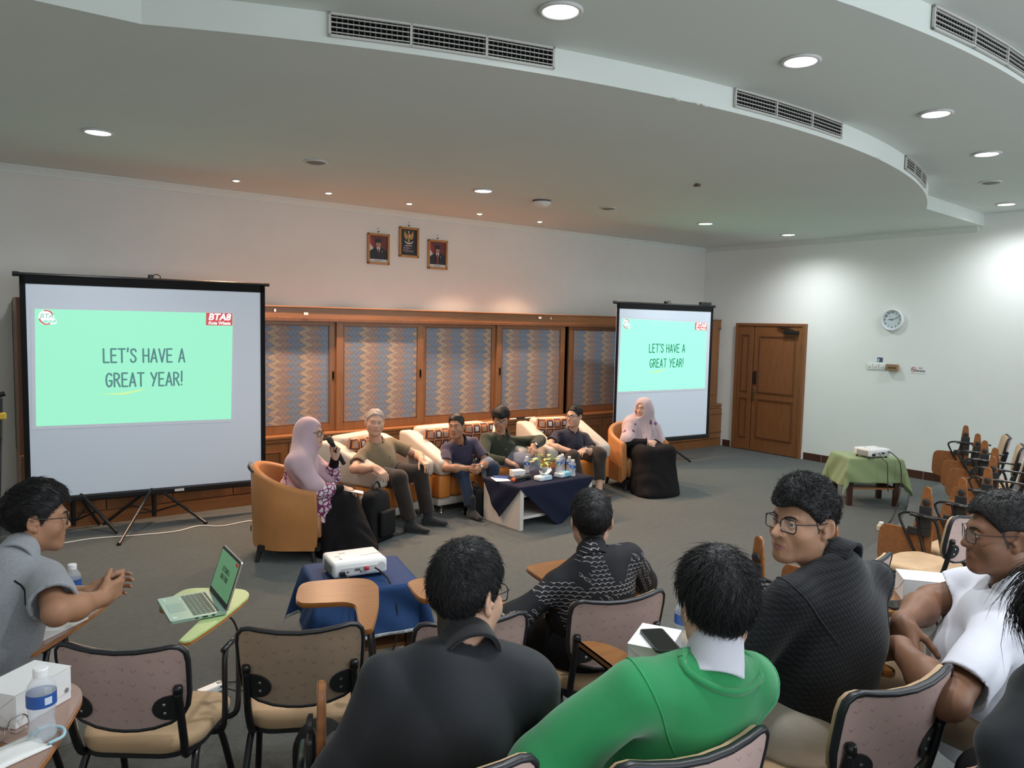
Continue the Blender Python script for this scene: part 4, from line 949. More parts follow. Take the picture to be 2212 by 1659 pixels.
bm = nb(); lathe(bm, [(0.043, 0.074), (0.02, 0.080)], n=16); obj('soil', bm, mat('soil', (0.02, 0.014, 0.01), rough=1), t)
rnd = random.Random(5)
for k in range(20):
    a = k*2.4; el = 0.35+0.9*rnd.random(); ln = 0.055+0.03*rnd.random(); r0 = 0.10+0.07*rnd.random() if k > 4 else 0.05
    st = V(math.cos(a)*0.015, math.sin(a)*0.015, 0.08); tip = V(math.cos(a)*r0*0.62, math.sin(a)*r0*0.62, 0.115+0.085*math.sin(el)*(1.0 if k % 3 else 0.45))
    bm = nb(); uvl = bm.loops.layers.uv.new('UVMap')
    tube(bm, curve_pts([st, (st+tip)/2+V(0, 0, 0.018), tip], 3), 0.0018, 5)
    dr = (tip-st); dr.z *= 0.2; dr.normalize(); dr = (dr+V(0, 0, -0.35+0.5*rnd.random())).normalized(); sd = dr.cross(V(0, 0, 1)).normalized(); nm = sd.cross(dr)
    n = 7; rows = []
    for i in range(n):
        s_ = i/(n-1); w = 0.031*math.sin(PI*min(1, s_*0.94+0.04))**0.8
        cpt = tip+dr*(ln*s_)+V(0, 0, -0.02*s_*s_)
        rows.append([bm.verts.new(cpt+sd*(w*q)+nm*(0.007*q*q)) for q in (-1, 0, 1)])
    for a_, b_ in zip(rows, rows[1:]):
        for j in range(2):
            f = bm.faces.new((a_[j], a_[j+1], b_[j+1], b_[j]))
            for lp in f.loops:
                jj = next(q for q in range(3) if lp.vert in (a_[q], b_[q])); lp[uvl].uv = (jj/2, 0)
    obj('leaf', bm, M_LEAF, t, smooth=True)
def tissue_pack(label, loc, rz, top_col, sheet):
    t = thing('tissue_pack', label, 'tissues', loc, rz)
    bm = nb(); box(bm, (0, 0, 0.024), (0.175, 0.10, 0.048), bev=0.014, seg=3); autosmooth(obj('wrapper', bm, mat('tissue_wrap', (0.72, 0.78, 0.80), rough=0.35, var=0.1, vscale=20), t))
    bm = nb(); box(bm, (0.03, -0.0515, 0.024), (0.10, 0.0012, 0.036)); box(bm, (0.03, -0.01, 0.0485), (0.10, 0.07, 0.0012)); obj('print', bm, top_col, t)
    if sheet:
        bm = nb(); grid_surf(bm, lambda u, v: V((u-0.5)*0.13+0.03, (v-0.5)*0.05+0.01*math.sin(5*u), 0.05+0.05*abs(2*u-0.9)**1.5+0.012*math.sin(9*v+4*u)), 14, 8); o = obj('tissue', bm, M_PAPER, t, smooth=True); solidify(o, 0.0006)
    else:
        for k in range(4):
            bm = nb(); lathe(bm, [(0.008, 0), (0.008, 0.001)], c=(0.0+0.022*k, -0.012+0.018*(k % 2), 0.0495), n=8); obj('printed_dot', bm, mat('dot_%d' % (k % 2), ((0.1, 0.25, 0.5), (0.15, 0.4, 0.2))[k % 2]), t)
    return t
tissue_pack('open tissue pack with a sheet sticking out, in front of the potted plant', (4.90, 5.82, ZT), math.radians(6), mat('print_paleblue', (0.45, 0.65, 0.78)), True)
tissue_pack('closed blue and white tissue pack left of the front water bottle', (5.185, 5.85, ZT), math.radians(14), mat('print_sky', (0.16, 0.50, 0.68)), False)
for k, (x, y, l, m, lb) in enumerate(((6.40, 8.06, 0.16, M_BLACK, 'black marker lying on the cabinet ledge behind the armchair'), (6.52, 8.03, 0.14, M_WHITEP, 'white marker lying on the cabinet ledge behind the armchair'), (6.20, 8.02, 0.12, M_WHITEP, 'white marker with a red cap on the cabinet ledge'))):
    t = thing('marker_pen', lb, 'pen', (x, y, 0.7175+0.010), 0.06*k)
    bm = nb(); tube(bm, [(-l/2, 0, 0), (l/2, 0, 0)], 0.009, 10); obj('barrel', bm, m, t, smooth=False)
    bm = nb(); tube(bm, [(-l/2-0.035, 0, 0), (-l/2+0.002, 0, 0)], 0.0095, 10); obj('pen_cap', bm, (M_BLACK, M_WHITEP, M_ORG)[k], t)

# ---------------------------------------------------------------- bags
M_BAG = mat('bag_nylon', (0.012, 0.012, 0.013), rough=0.75, spec=0.2, bump=0.2, bscale=400)
def bag_body(w, d, h, lean=0.0):
    bm = nb()
    def f(u, v):
        a = 2*PI*u; z = h*v
        k = (1-0.16*v**2.5)*(0.94+0.06*math.sin(PI*v)); top = 1.0 if v < 0.85 else math.sqrt(max(0.0, 1-((v-0.85)/0.15)**2))*0.6+0.4
        x = math.copysign(abs(math.cos(a))**0.5, math.cos(a))*w/2*k*top; y = math.copysign(abs(math.sin(a))**0.5, math.sin(a))*d/2*k*top
        return V(x+0.006*math.sin(11*z+3*u*6), y+lean*v+0.006*math.sin(9*z+u*20), z)
    vs = grid_surf(bm, f, 32, 14, closeu=True)
    bm.faces.new([r[0] for r in vs][::-1]); bm.faces.new([r[-1] for r in vs]); return bm
t = thing('backpack', 'black backpack standing on the carpet by the woman with the microphone', 'bag', (3.235, 6.17, 0), math.radians(28))
obj('bag_body', bag_body(0.31, 0.19, 0.47, 0.04), M_BAG, t, smooth=True)
bm = nb(); box(bm, (-0.01, -0.105, 0.17), (0.22, 0.055, 0.24), bev=0.025, seg=3); autosmooth(obj('front_pocket', bm, M_BAG, t))
bm = nb(); tube(bm, curve_pts([(-0.05, 0.03, 0.45), (-0.04, 0.03, 0.51), (0.03, 0.03, 0.525), (0.07, 0.03, 0.46)], 5), 0.010, 8); obj('grab_handle', bm, M_BLACKP, t)
for sx in (-1, 1):
    bm = nb(); tube(bm, curve_pts([(sx*0.08, 0.10, 0.43), (sx*0.17, 0.10, 0.36), (sx*0.19, 0.07, 0.20), (sx*0.16, 0.04, 0.05)], 6), 0.024, 8, flat=0.3); obj('shoulder_strap', bm, M_BLACKP, t)
bm = nb(); tube(bm, curve_pts([(0.12, -0.08, 0.015), (0.20, -0.10, 0.012), (0.28, -0.12, 0.012), (0.33, -0.10, 0.014)], 5), 0.016, 8, flat=0.35); obj('loose_strap', bm, M_BLACKP, t)
bm = nb(); box(bm, (0.13, -0.075, 0.10), (0.012, 0.008, 0.07)); obj('reflective_tab', bm, M_WHITEP, t)
t = thing('shoulder_bag', 'black bag standing behind the left end of the coffee table', 'bag', (4.47, 6.40, 0), math.radians(5))
obj('bag_body', bag_body(0.14, 0.26, 0.31), M_BAG, t, smooth=True)
bm = nb(); tube(bm, curve_pts([(0, -0.06, 0.29), (0, -0.04, 0.345), (0, 0.04, 0.345), (0, 0.06, 0.29)], 5), 0.008, 8); obj('grab_handle', bm, M_BLACKP, t)

# ---------------------------------------------------------------- projectors on draped tables
M_PROJ = mat('projector_white', (0.80, 0.80, 0.79), rough=0.42)
M_PROJV = mat('projector_vent', (0.10, 0.10, 0.10), rough=0.6)
M_SILVER = mat('silver_tape', (0.55, 0.58, 0.60), rough=0.4, var=0.5, vscale=60)
M_DKWOOD = wood('dark_table_wood', (0.040, 0.016, 0.010), (0.075, 0.03, 0.018), axis='Z')
M_MIDWOOD = wood('table_shelf_wood', (0.30, 0.13, 0.05), (0.42, 0.20, 0.08), axis='X')
def side_table(label, c, rz, hx, hy, h):
    t = thing('side_table', label, 'table', (c[0], c[1], 0), rz)
    for sx in (-1, 1):
        for sy in (-1, 1):
            bm = nb(); box(bm, (sx*(hx-0.035), sy*(hy-0.035), (h-0.03)/2), (0.055, 0.055, h-0.03), bev=0.004); obj('leg', bm, M_DKWOOD, t)
    bm = nb(); box(bm, (0, 0, h-0.015), (2*hx, 2*hy, 0.03), bev=0.004); obj('tabletop', bm, M_DKWOOD, t)
    bm = nb(); box(bm, (0, 0, 0.20), (2*hx-0.06, 2*hy-0.06, 0.022)); obj('shelf', bm, M_MIDWOOD, t)
    return t
def projector(label, loc, rz, redplug):
    """lens on +y, sockets on -y"""
    t = thing('projector', label, 'projector', loc, rz)
    bm = nb(); box(bm, (0, 0, 0.062), (0.31, 0.245, 0.088), bev=0.018, seg=3); autosmooth(obj('housing', bm, M_PROJ, t))
    bm = nb()
    for i in range(5):
        for j in range(9): box(bm, (-0.1555, -0.085+j*0.018, 0.030+i*0.012), (0.003, 0.011, 0.007))
    obj('side_vent', bm, M_PROJV, t)
    bm = nb(); lathe(bm, [(0.030, 0.0), (0.030, 0.018), (0.024, 0.02), (0.022, 0.006)], n=24, M=Matrix.Translation((0.07, 0.122, 0.065)) @ Matrix.Rotation(-PI/2, 4, 'X')); obj('lens', bm, M_BLACK, t, smooth=False)
    bm = nb(); box(bm, (-0.01, -0.1235, 0.052), (0.20, 0.002, 0.036)); box(bm, (-0.01, -0.1225, 0.071), (0.20, 0.006, 0.003)); obj('socket_panel', bm, mat('projector_grey', (0.55, 0.55, 0.55), rough=0.5), t)
    bm = nb(); box(bm, (-0.075, -0.125, 0.05), (0.012, 0.003, 0.010)); box(bm, (-0.02, -0.125, 0.058), (0.03, 0.003, 0.012)); box(bm, (0.0, -0.125, 0.045), (0.012, 0.003, 0.01)); obj('socket', bm, M_PROJV, t)
    bm = nb(); box(bm, (-0.108, -0.131, 0.045), (0.032, 0.022, 0.026), bev=0.004); obj('power_plug', bm, M_BLACK, t)
    bm = nb(); box(bm, (0.030, -0.135, 0.062), (0.024, 0.026, 0.018), bev=0.004); obj('video_plug', bm, mat('red_plug', (0.42, 0.03, 0.05), rough=0.4) if redplug else M_BLACK, t)
    bm = nb(); lathe(bm, [(0.027, 0), (0.027, 0.001)], n=24, M=Matrix.Translation((0.118, -0.1228, 0.058)) @ Matrix.Rotation(PI/2, 4, 'X')); obj('speaker_grille', bm, mat('projector_grey', (0.55, 0.55, 0.55)), t)
    bm = nb()
    for x, y, w, d in ((-0.06, 0.05, 0.035, 0.016), (-0.10, 0.0, 0.03, 0.014), (-0.095, -0.05, 0.016, 0.03)): box(bm, (x, y, 0.1063), (w, d, 0.0008))
    obj('control_keys', bm, mat('projector_keys', (0.35, 0.35, 0.36), rough=0.5), t)
    bm = nb(); box(bm, (0.05, -0.03, 0.1062), (0.05, 0.008, 0.0006)); box(bm, (0.11, -0.02, 0.1062), (0.06, 0.012, 0.0006)); obj('printed_mark', bm, mat('grey_ink2', (0.4, 0.4, 0.42)), t)
    for sx in (-1, 1):
        for sy in (-1, 1):
            bm = nb(); lathe(bm, [(0.012, 0.0), (0.012, 0.02)], c=(sx*0.125, sy*0.09, 0.0), n=10); obj('foot', bm, M_BLACKP, t)
    return t
TB = (1.93, 3.90); RB = math.radians(-14)
side_table('dark wooden table under the blue cloth, behind the empty chairs', TB, RB, 0.27, 0.26, 0.55)
drape('tablecloth', 'royal blue cloth with silver edge under the left projector', M_BLUE, TB, RB, 0.275, 0.265, 0.553, 0.56, 0.52, 0.16, 0.018, 1.3, square=True, border=M_SILVER)
projector('white projector with a red plug on the blue cloth', (1.905, 3.92, 0.557), math.radians(-9), True)
TG = (8.70, 4.46); RG = math.radians(-38)
side_table('dark wooden table under the sage green cloth by the right wall', TG, RG, 0.30, 0.24, 0.55)
drape('tablecloth', 'sage green cloth hanging in points over the table by the right wall', M_GREENC, TG, RG, 0.305, 0.245, 0.553, 0.64, 0.52, 0.10, 0.016, 2.1, square=True)
projector('white projector on the sage green cloth near the right wall', (8.62, 4.36, 0.557), math.radians(-16), False)
t = thing('extension_socket', 'cream extension socket on the carpet beside the green draped table', 'socket', (7.60, 3.70, 0), math.radians(20))
bm = nb(); box(bm, (0, 0, 0.028), (0.13, 0.075, 0.055), bev=0.008); obj('socket_block', bm, mat('socket_cream', (0.62, 0.54, 0.38), rough=0.5), t)
bm = nb(); box(bm, (-0.02, 0, 0.07), (0.05, 0.045, 0.035), bev=0.008); obj('adapter', bm, M_WHITEP, t)
M_CABLE = mat('black_cable', (0.012, 0.012, 0.012), rough=0.5); M_CABLEW = mat('white_cable', (0.66, 0.64, 0.60), rough=0.6)
def cable(label, pts, r, m, name='cable'):
    bm = nb(); tube(bm, curve_pts(pts, 8), r, 8); return tag(obj(name, bm, m, smooth=True), label, 'cable')
cable('black video cable hanging from the red plug of the left projector', [(1.955, 3.765, 0.62), (1.975, 3.72, 0.60), (1.99, 3.64, 0.55), (2.0, 3.585, 0.38), (1.95, 3.56, 0.20), (1.80, 3.60, 0.17)], 0.005, M_CABLE)
cable('black power cable hanging from the left side of the left projector', [(1.79, 3.79, 0.60), (1.79, 3.74, 0.575), (1.78, 3.66, 0.56), (1.76, 3.60, 0.50), (1.72, 3.575, 0.25), (1.62, 3.66, 0.17)], 0.005, M_CABLE)
cable('black cable looping from the right projector over the green cloth to the socket', [(8.70, 4.21, 0.63), (8.68, 4.14, 0.61), (8.60, 4.02, 0.53), (8.52, 3.96, 0.30), (8.2, 3.85, 0.10), (7.9, 3.76, 0.03), (7.66, 3.70, 0.055)], 0.006, M_CABLE)
cable('thin black cable down the front of the sage green cloth', [(8.53, 4.22, 0.60), (8.47, 4.16, 0.575), (8.38, 4.06, 0.55), (8.33, 4.02, 0.40), (8.32, 4.0, 0.25)], 0.005, M_CABLE)
cable('white cable leading away from the extension socket', [(7.60, 3.66, 0.03), (7.52, 3.60, 0.008), (7.35, 3.54, 0.008), (7.20, 3.50, 0.008)], 0.006, M_CABLEW)
cable('long white cable running along the carpet below the left screen', [(0.55, 7.70, 0.006), (0.83, 7.54, 0.006), (1.12, 7.55, 0.006), (1.48, 7.45, 0.006), (1.78, 7.40, 0.006), (2.01, 7.48, 0.006), (2.19, 7.36, 0.006), (2.47, 7.40, 0.006), (2.75, 7.3, 0.006)], 0.006, M_CABLEW)

# ---------------------------------------------------------------- far left: stands and clutter
t = thing('speaker_stand', 'black tripod stand without a head, behind the left end of the left screen', 'stand', (1.03, 7.975, 0))
bm = nb(); tube(bm, [(0, 0, 0.04), (0, 0, 0.9)], 0.02, 10); obj('pole', bm, M_BLACK, t)
bm = nb(); tube(bm, [(-0.11, 0.0, 0.02), (-0.11, 0.0, 0.7)], 0.02, 10); obj('second_pole', bm, M_BLACK, t)
for k, (dx, dy) in enumerate(((0.30, -0.36), (-0.26, -0.05), (0.22, 0.03))):
    bm = nb(); tube(bm, [(0, 0, 0.42), (dx*1.0, dy*1.0, 0.015)], 0.016, 8); tube(bm, [(0, 0, 0.08), (dx*0.55, dy*0.55, 0.20)], 0.009, 6); obj('leg', bm, M_BLACK, t)
t = thing('light_stand', 'tall thin black stand with a yellow clamp at the left edge', 'stand', (0.42, 7.6, 0))
bm = nb(); tube(bm, [(0.0, 0, 0.02), (0.06, 0.1, 1.28)], 0.016, 8); tube(bm, [(-0.04, -0.05, 0.02), (0.05, 0.06, 0.95)], 0.012, 8); obj('pole', bm, M_BLACK, t)
bm = nb(); box(bm, (0.06, 0.09, 1.13), (0.07, 0.05, 0.06), bev=0.012); obj('clamp', bm, mat('yellow_plastic', (0.62, 0.42, 0.04), rough=0.45), t)
bm = nb(); box(bm, (0.055, 0.10, 1.22), (0.035, 0.04, 0.12), bev=0.01); tube(bm, [(0.03, 0.1, 1.30), (0.09, 0.1, 1.32)], 0.022, 8); obj('head', bm, M_BLACK, t)
for dx, dy in ((-0.25, -0.2), (0.28, -0.15), (0.0, 0.3)):
    bm = nb(); tube(bm, [(0, 0, 0.5), (dx, dy, 0.012)], 0.010, 8); obj('leg', bm, M_BLACK, t)
t = thing('stacked_chair', 'mustard fabric chair standing at the left edge behind the man in grey', 'chair', (-0.02, 4.62, 0), 0.3)
bm = nb(); box(bm, (0, -0.2, 0.66), (0.44, 0.06, 0.46), bev=0.03, seg=3); autosmooth(obj('backrest', bm, mat('mustard_fabric', (0.42, 0.26, 0.07), rough=0.8, bump=0.2, bscale=200), t))
bm = nb(); box(bm, (0, 0.03, 0.43), (0.44, 0.42, 0.06), bev=0.02); autosmooth(obj('seat', bm, MATS['mustard_fabric'], t))
for sx in (-1, 1):
    for sy in (-1, 1):
        bm = nb(); tube(bm, [(sx*0.19, sy*0.18, 0.42), (sx*0.21, sy*0.21, 0.0)], 0.011, 8); obj('leg', bm, M_BLACK, t)
t = thing('camera_bag', 'black camera bag on the mustard chair back at the left edge', 'bag', (-0.03, 4.45, 0.89), 0.3)
bm = nb(); box(bm, (0, 0, 0.06), (0.20, 0.12, 0.12), bev=0.02, seg=3); autosmooth(obj('bag_body', bm, M_BAG, t))
bm = nb(); lathe(bm, [(0.008, 0), (0.008, 0.004)], n=10, M=Matrix.Translation((0.05, -0.061, 0.05)) @ Matrix.Rotation(PI/2, 4, 'X')); obj('metal_stud', bm, M_CHROME, t)
# ---------------------------------------------------------------- lecture chairs with writing tablets
def vmarks_fn(base, ink, S_=22.0, amt=0.6):
    def fn(t, b):
        x, y, z = t.xyz(t.coord())
        def grid(q, sx, sz, ox, oz):
            u = t.math('ADD', t.math('MULTIPLY', x, sx), ox); v = t.math('ADD', t.math('MULTIPLY', t.math('ADD', z, t.math('MULTIPLY', y, 0.9)), sz), oz)
            cu, cv = t.math('FLOOR', u), t.math('FLOOR', v)
            wn = t.new('ShaderNodeTexWhiteNoise', noise_dimensions='2D'); t.l.new(t.comb(cu, cv, 0.0), wn.inputs['Vector'])
            r = t.xyz(wn.outputs['Color'])
            fu = t.math('ADD', t.math('SUBTRACT', t.math('FRACT', u), 0.5), t.math('MULTIPLY', t.math('SUBTRACT', r[0], 0.5), 0.45))
            fv = t.math('ADD', t.math('SUBTRACT', t.math('FRACT', v), 0.5), t.math('MULTIPLY', t.math('SUBTRACT', r[1], 0.5), 0.45))
            # slanted V stroke
            fx = t.math('ADD', fu, t.math('MULTIPLY', fv, t.math('SUBTRACT', r[2], 0.2)))
            d = t.math('ABSOLUTE', t.math('SUBTRACT', t.math('MULTIPLY', t.math('ABSOLUTE', fx), 1.1), t.math('ADD', fv, 0.12)))
            inb = t.math('MULTIPLY', t.math('LESS_THAN', t.math('ABSOLUTE', fx), 0.20), t.math('LESS_THAN', d, 0.04))
            return inb
        k = t.math('MULTIPLY', grid(0, S_, S_*1.15, 0.3, 0.1), amt)
        f = t.noise(t.coord(), 4, 3)
        bc = t.ramp(f, [(0.3, tuple(c*0.90 for c in base)), (0.7, tuple(min(1, c*1.08) for c in base))])
        t.l.new(t.mix(k, bc, ink), b.inputs['Base Color'])
    return fn
M_SHELL = mat('mauve_chair_back', (0.36, 0.24, 0.205), rough=0.55, spec=0.3, fn=vmarks_fn((0.56, 0.40, 0.36), (0.27, 0.14, 0.13)))
M_SHELLT = mat('taupe_chair_back', (0.27, 0.19, 0.125), rough=0.55, spec=0.3, fn=vmarks_fn((0.44, 0.32, 0.23), (0.19, 0.11, 0.08)))
M_BEIGE = mat('beige_upholstery', (0.50, 0.335, 0.19), rough=0.75, sheen=0.15, fn=vmarks_fn((0.50, 0.335, 0.19), (0.36, 0.22, 0.12), 22, 0.3))
M_TRIM = mat('black_edge_trim', (0.014, 0.015, 0.018), rough=0.38, spec=0.6)
M_TUBE = mat('black_tube', (0.010, 0.010, 0.011), rough=0.28, spec=0.6)
def tabletfn(lo, hi):
    def fn(t, b):
        f = t.noise(t.map(t.coord(), (3, 22, 22)), 2.2, 5, 0.6, 0.6); t.l.new(t.ramp(f, [(0.3, lo), (0.7, hi)]), b.inputs['Base Color'])
        bn = t.new('ShaderNodeBump'); bn.inputs['Strength'].default_value = 0.12; bn.inputs['Distance'].default_value = 0.002
        t.l.new(t.noise(t.coord(), 14, 4), bn.inputs['Height']); t.l.new(bn.outputs[0], b.inputs['Normal'])
    return fn
M_TAB = mat('tablet_wood', (0.40, 0.18, 0.055), rough=0.28, spec=0.5, coat=0.3, fn=tabletfn((0.19, 0.072, 0.017), (0.28, 0.115, 0.030)))
M_TABBR = mat('tablet_brown', (0.26, 0.10, 0.032), rough=0.32, spec=0.5, coat=0.2, fn=tabletfn((0.21, 0.078, 0.026), (0.31, 0.125, 0.042)))
M_TABMV = mat('tablet_mauve', (0.34, 0.215, 0.17), rough=0.35, spec=0.5)
M_TABGR = mat('tablet_lime', (0.42, 0.56, 0.24), rough=0.4, spec=0.4, var=0.08, vscale=10)  # green light falling on this tablet is put into its colour
M_TABED = mat('tablet_edge', (0.40, 0.16, 0.05), rough=0.4, var=0.2, vscale=20)
OUTL = [(0.0, 0.786), (0.07, 0.789), (0.13, 0.796), (0.170, 0.802), (0.193, 0.796), (0.207, 0.778), (0.211, 0.745), (0.209, 0.69), (0.206, 0.63), (0.198, 0.585), (0.180, 0.552), (0.145, 0.528), (0.095, 0.512), (0.045, 0.505)]
def back_outline():
    r = OUTL[:]; l = [(-x, z) for x, z in reversed(OUTL[1:])]
    return r+[(0.0, 0.503)]+l
def back_y(x, z, off=0.0): return -0.205-0.20*(z-0.50)+0.9*x*x+off
def plate(bm, outl, yf, scale, cz, y_off0, y_off1, bulge, mi=0):
    """closed plate filling the outline between two y offsets, with rounded crown on the y_off1 side"""
    N = len(outl); ks = [1.0, 0.97, 0.85, 0.6, 0.3]
    def ring(k, off): return [bm.verts.new((x*scale*k, yf(x*scale*k, cz+(z-cz)*scale*k, off), cz+(z-cz)*scale*k)) for x, z in outl]
    rings = [ring(k, y_off1+bulge*(1-k**4)) for k in ks]; back = [ring(k, y_off0) for k in (1.0, 0.6, 0.3)]
    fs = []
    def bridge(a, b):
        for i in range(N): fs.append(bm.faces.new((a[i], a[(i+1) % N], b[(i+1) % N], b[i])))
    for a, b in zip(rings, rings[1:]): bridge(a, b)
    fs.append(bm.faces.new(rings[-1])); bridge(back[0], rings[0])
    for a, b in zip(back, back[1:]): bridge(b, a)
    fs.append(bm.faces.new(back[-1][::-1]))
    for f in fs: f.material_index = mi
TAB_ARM = [(0.192, -0.02), (0.200, -0.048), (0.218, -0.058), (0.237, -0.048), (0.246, -0.02), (0.262, 0.16), (0.262, 0.36), (0.255, 0.44), (0.225, 0.505), (0.18, 0.532), (0.10, 0.535), (0.0, 0.520), (-0.045, 0.508), (-0.075, 0.475), (-0.080, 0.40), (-0.075, 0.30), (-0.060, 0.258), (-0.030, 0.240), (0.05, 0.238), (0.115, 0.238), (0.150, 0.222), (0.168, 0.19), (0.178, 0.12)]
def smooth_loop(P, n=4):
    N = len(P); out = []
    for i in range(N):
        p0, p1, p2, p3 = (Vector(P[(i+q) % N]) for q in (-1, 0, 1, 2))
        for k_ in range(n):
            t = k_/n; out.append(tuple(0.5*((2*p1)+(p2-p0)*t+(2*p0-5*p1+4*p2-p3)*t*t+(3*p1-p0-3*p2+p3)*t**3)))
    return out
TAB_ARM = smooth_loop(TAB_ARM, 3)
def make_chair(label, shell, tablet='open', tabm=None, edge=None, tabf=None):
    t = thing('lecture_chair', label, 'chair', group=None)
    tabm = tabm or M_TAB; edge = edge or tabm
    cz = 0.655
    bm = nb(); plate(bm, back_outline(), back_y, 1.0, cz, -0.014, 0.0, 0.0); o = obj('backrest', bm, shell, t); autosmooth(o, 60)
    bm = nb(); plate(bm, back_outline(), back_y, 0.985, cz, 0.003, 0.020, 0.020); autosmooth(obj('back_cushion', bm, M_BEIGE, o), 60)
    bm = nb(); pts = [V(x, back_y(x, z, -0.006), z) for x, z in back_outline()]; n = len(pts)
    rings = []
    for i, p in enumerate(pts):
        tg = (pts[(i+1) % n]-pts[i-1]).normalized(); out = tg.cross(V(0, 1, 0)).normalized(); yv = V(0, 1, 0)
        rings.append([bm.verts.new(p+out*(math.cos(a)*0.0085)+yv*(math.sin(a)*0.0125)) for a in [2*PI*k/8 for k in range(8)]])
    for i in range(n):
        a, b = rings[i], rings[(i+1) % n]
        for k in range(8): bm.faces.new((a[k], a[(k+1) % 8], b[(k+1) % 8], b[k]))
    obj('edge_trim', bm, M_TRIM, o, smooth=True)
    # seat
    so = rrect(0.43, 0.40, 0.11, 6, 0, 0.015)
    so = [(x*(1-0.10*max(0, -y)/0.2), y) for x, y in so]
    bm = nb(); N = len(so); lv = [(0.97, 0.402), (1.0, 0.415), (1.0, 0.430), (0.975, 0.443), (0.86, 0.450), (0.6, 0.446), (0.3, 0.443)]
    rr = [[bm.verts.new((x*k, 0.015+(y-0.015)*k, z-(0.018*max(0, (y-0.12))/0.1 if k > 0.5 else 0))) for x, y in so] for k, z in lv]
    for a, b in zip(rr, rr[1:]):
        for i in range(N): bm.faces.new((a[i], a[(i+1) % N], b[(i+1) % N], b[i]))
    bm.faces.new(rr[0][::-1]); bm.faces.new(rr[-1]); autosmooth(obj('seat', bm, M_BEIGE, t), 60)
    bm = nb(); prism(bm, [(x*0.98, 0.015+(y-0.015)*0.98) for x, y in so], 0.388, 0.405); prism(bm, [(x*0.6, 0.015+(y-0.015)*0.6) for x, y in so], 0.362, 0.389); obj('seat_pan', bm, M_BLACKP, t)
    # back posts with brackets
    for sx in (-1, 1):
        x = sx*0.182; bm = nb()
        tube(bm, curve_pts([(sx*0.165, -0.06, 0.385), (sx*0.172, -0.155, 0.392), (sx*0.180, back_y(x, 0.46)-0.020, 0.46), (x, back_y(x, 0.56)-0.026, 0.56), (x, back_y(x, 0.645)-0.026, 0.645)], 4), 0.0135, 10, flat=1.0)
        lathe(bm, [(0.0155, 0), (0.0155, 0.018), (0.012, 0.026)], c=(x, back_y(x, 0.645)-0.026, 0.640), n=12)
        obj('back_post', bm, M_TUBE, t, smooth=True)
        bm = nb(); xi = sx*0.148
        M_ = basis((xi, back_y(xi, 0.585)-0.0155, 0.585), (1, 0, 0), (0, -0.196, 0.98)); M_ = M_ @ Matrix.Rotation(sx*0.26, 4, 'Y')
        pl = [(sx*0.034, -0.044), (sx*0.034, 0.044)]+[(-math.cos(math.radians(-90+180*i/10))*0.052*sx, math.sin(math.radians(90-180*i/10))*0.044) for i in range(11)]
        prism(bm, pl if sx > 0 else pl[::-1], -0.003, 0.004, M=M_); br = obj('bracket', bm, M_BLACKP, t)
        bm = nb()
        for dz in (-0.016, 0.016): lathe(bm, [(0.0058, 0.002), (0.0058, 0.0062), (0.003, 0.0075)], c=(-0.014*sx, dz, 0), n=10, M=M_)
        obj('screws', bm, M_CHROME, br)
    # legs and under-frame
    for sx in (-1, 1):
        bm = nb(); tube(bm, curve_pts([(sx*0.165, -0.02, 0.386), (sx*0.178, 0.06, 0.375), (sx*0.190, 0.115, 0.30), (sx*0.212, 0.20, 0.012)], 4), 0.0125, 10)
        lathe(bm, [(0.015, 0), (0.015, 0.02)], c=(sx*0.212, 0.20, 0), n=10); obj('leg', bm, M_TUBE, t, smooth=True)
        bm = nb(); tube(bm, curve_pts([(sx*0.165, 0.0, 0.386), (sx*0.180, -0.09, 0.375), (sx*0.192, -0.14, 0.30), (sx*0.215, -0.24, 0.012)], 4), 0.0125, 10)
        lathe(bm, [(0.015, 0), (0.015, 0.02)], c=(sx*0.215, -0.24, 0), n=10); obj('leg', bm, M_TUBE, t, smooth=True)
    bm = nb(); tube(bm, [(-0.18, 0.05, 0.375), (0.18, 0.05, 0.375)], 0.010, 8); tube(bm, [(-0.18, -0.08, 0.375), (0.18, -0.08, 0.375)], 0.010, 8); obj('cross_bar', bm, M_TUBE, t)
    # tablet with its support
    if tablet != 'none':
        bm = nb()
        tube(bm, curve_pts([(0.17, 0.0, 0.385), (0.235, -0.01, 0.40), (0.243, 0.0, 0.47), (0.232, 0.03, 0.62), (0.225, 0.06, 0.668)], 5), 0.0105, 8)
        tube(bm, curve_pts([(0.17, 0.09, 0.385), (0.24, 0.10, 0.40), (0.247, 0.12, 0.47), (0.238, 0.15, 0.60), (0.228, 0.16, 0.668)], 5), 0.0105, 8)
        tube(bm, [(0.227, 0.03, 0.668), (0.227, 0.20, 0.668)], 0.010, 8)
        obj('tablet_support', bm, M_TUBE, t, smooth=True)
        bm = nb(); n = len(TAB_ARM)
        if tablet == 'open':
            prism(bm, [tabf(*q) for q in TAB_ARM] if tabf else TAB_ARM, 0.680, 0.700)
        else:
            # swung up on edge: the narrow arm points up, the wide plate hangs forward beside the seat
            Mf = Matrix(((0, 0, 1, 0.262), (-1, 0, 0, 0.34), (0, -1, 0, 0.80), (0, 0, 0, 1)))
            Mf = Matrix.Translation((0, 0.0, 0)) @ Mf
            prism(bm, TAB_ARM, 0.0, 0.020, M=Mf)
        bmesh.ops.recalc_face_normals(bm, faces=bm.faces[:])
        for f in bm.faces:
            if len(f.verts) == 4: f.material_index = 1
        bmesh.ops.bevel(bm, geom=[e for e in bm.edges if len(e.link_faces) == 2 and any(len(f.verts) > 4 for f in e.link_faces)], offset=0.004, segments=2, affect='EDGES')
        autosmooth(obj('writing_tablet', bm, [tabm, edge], t), 35)
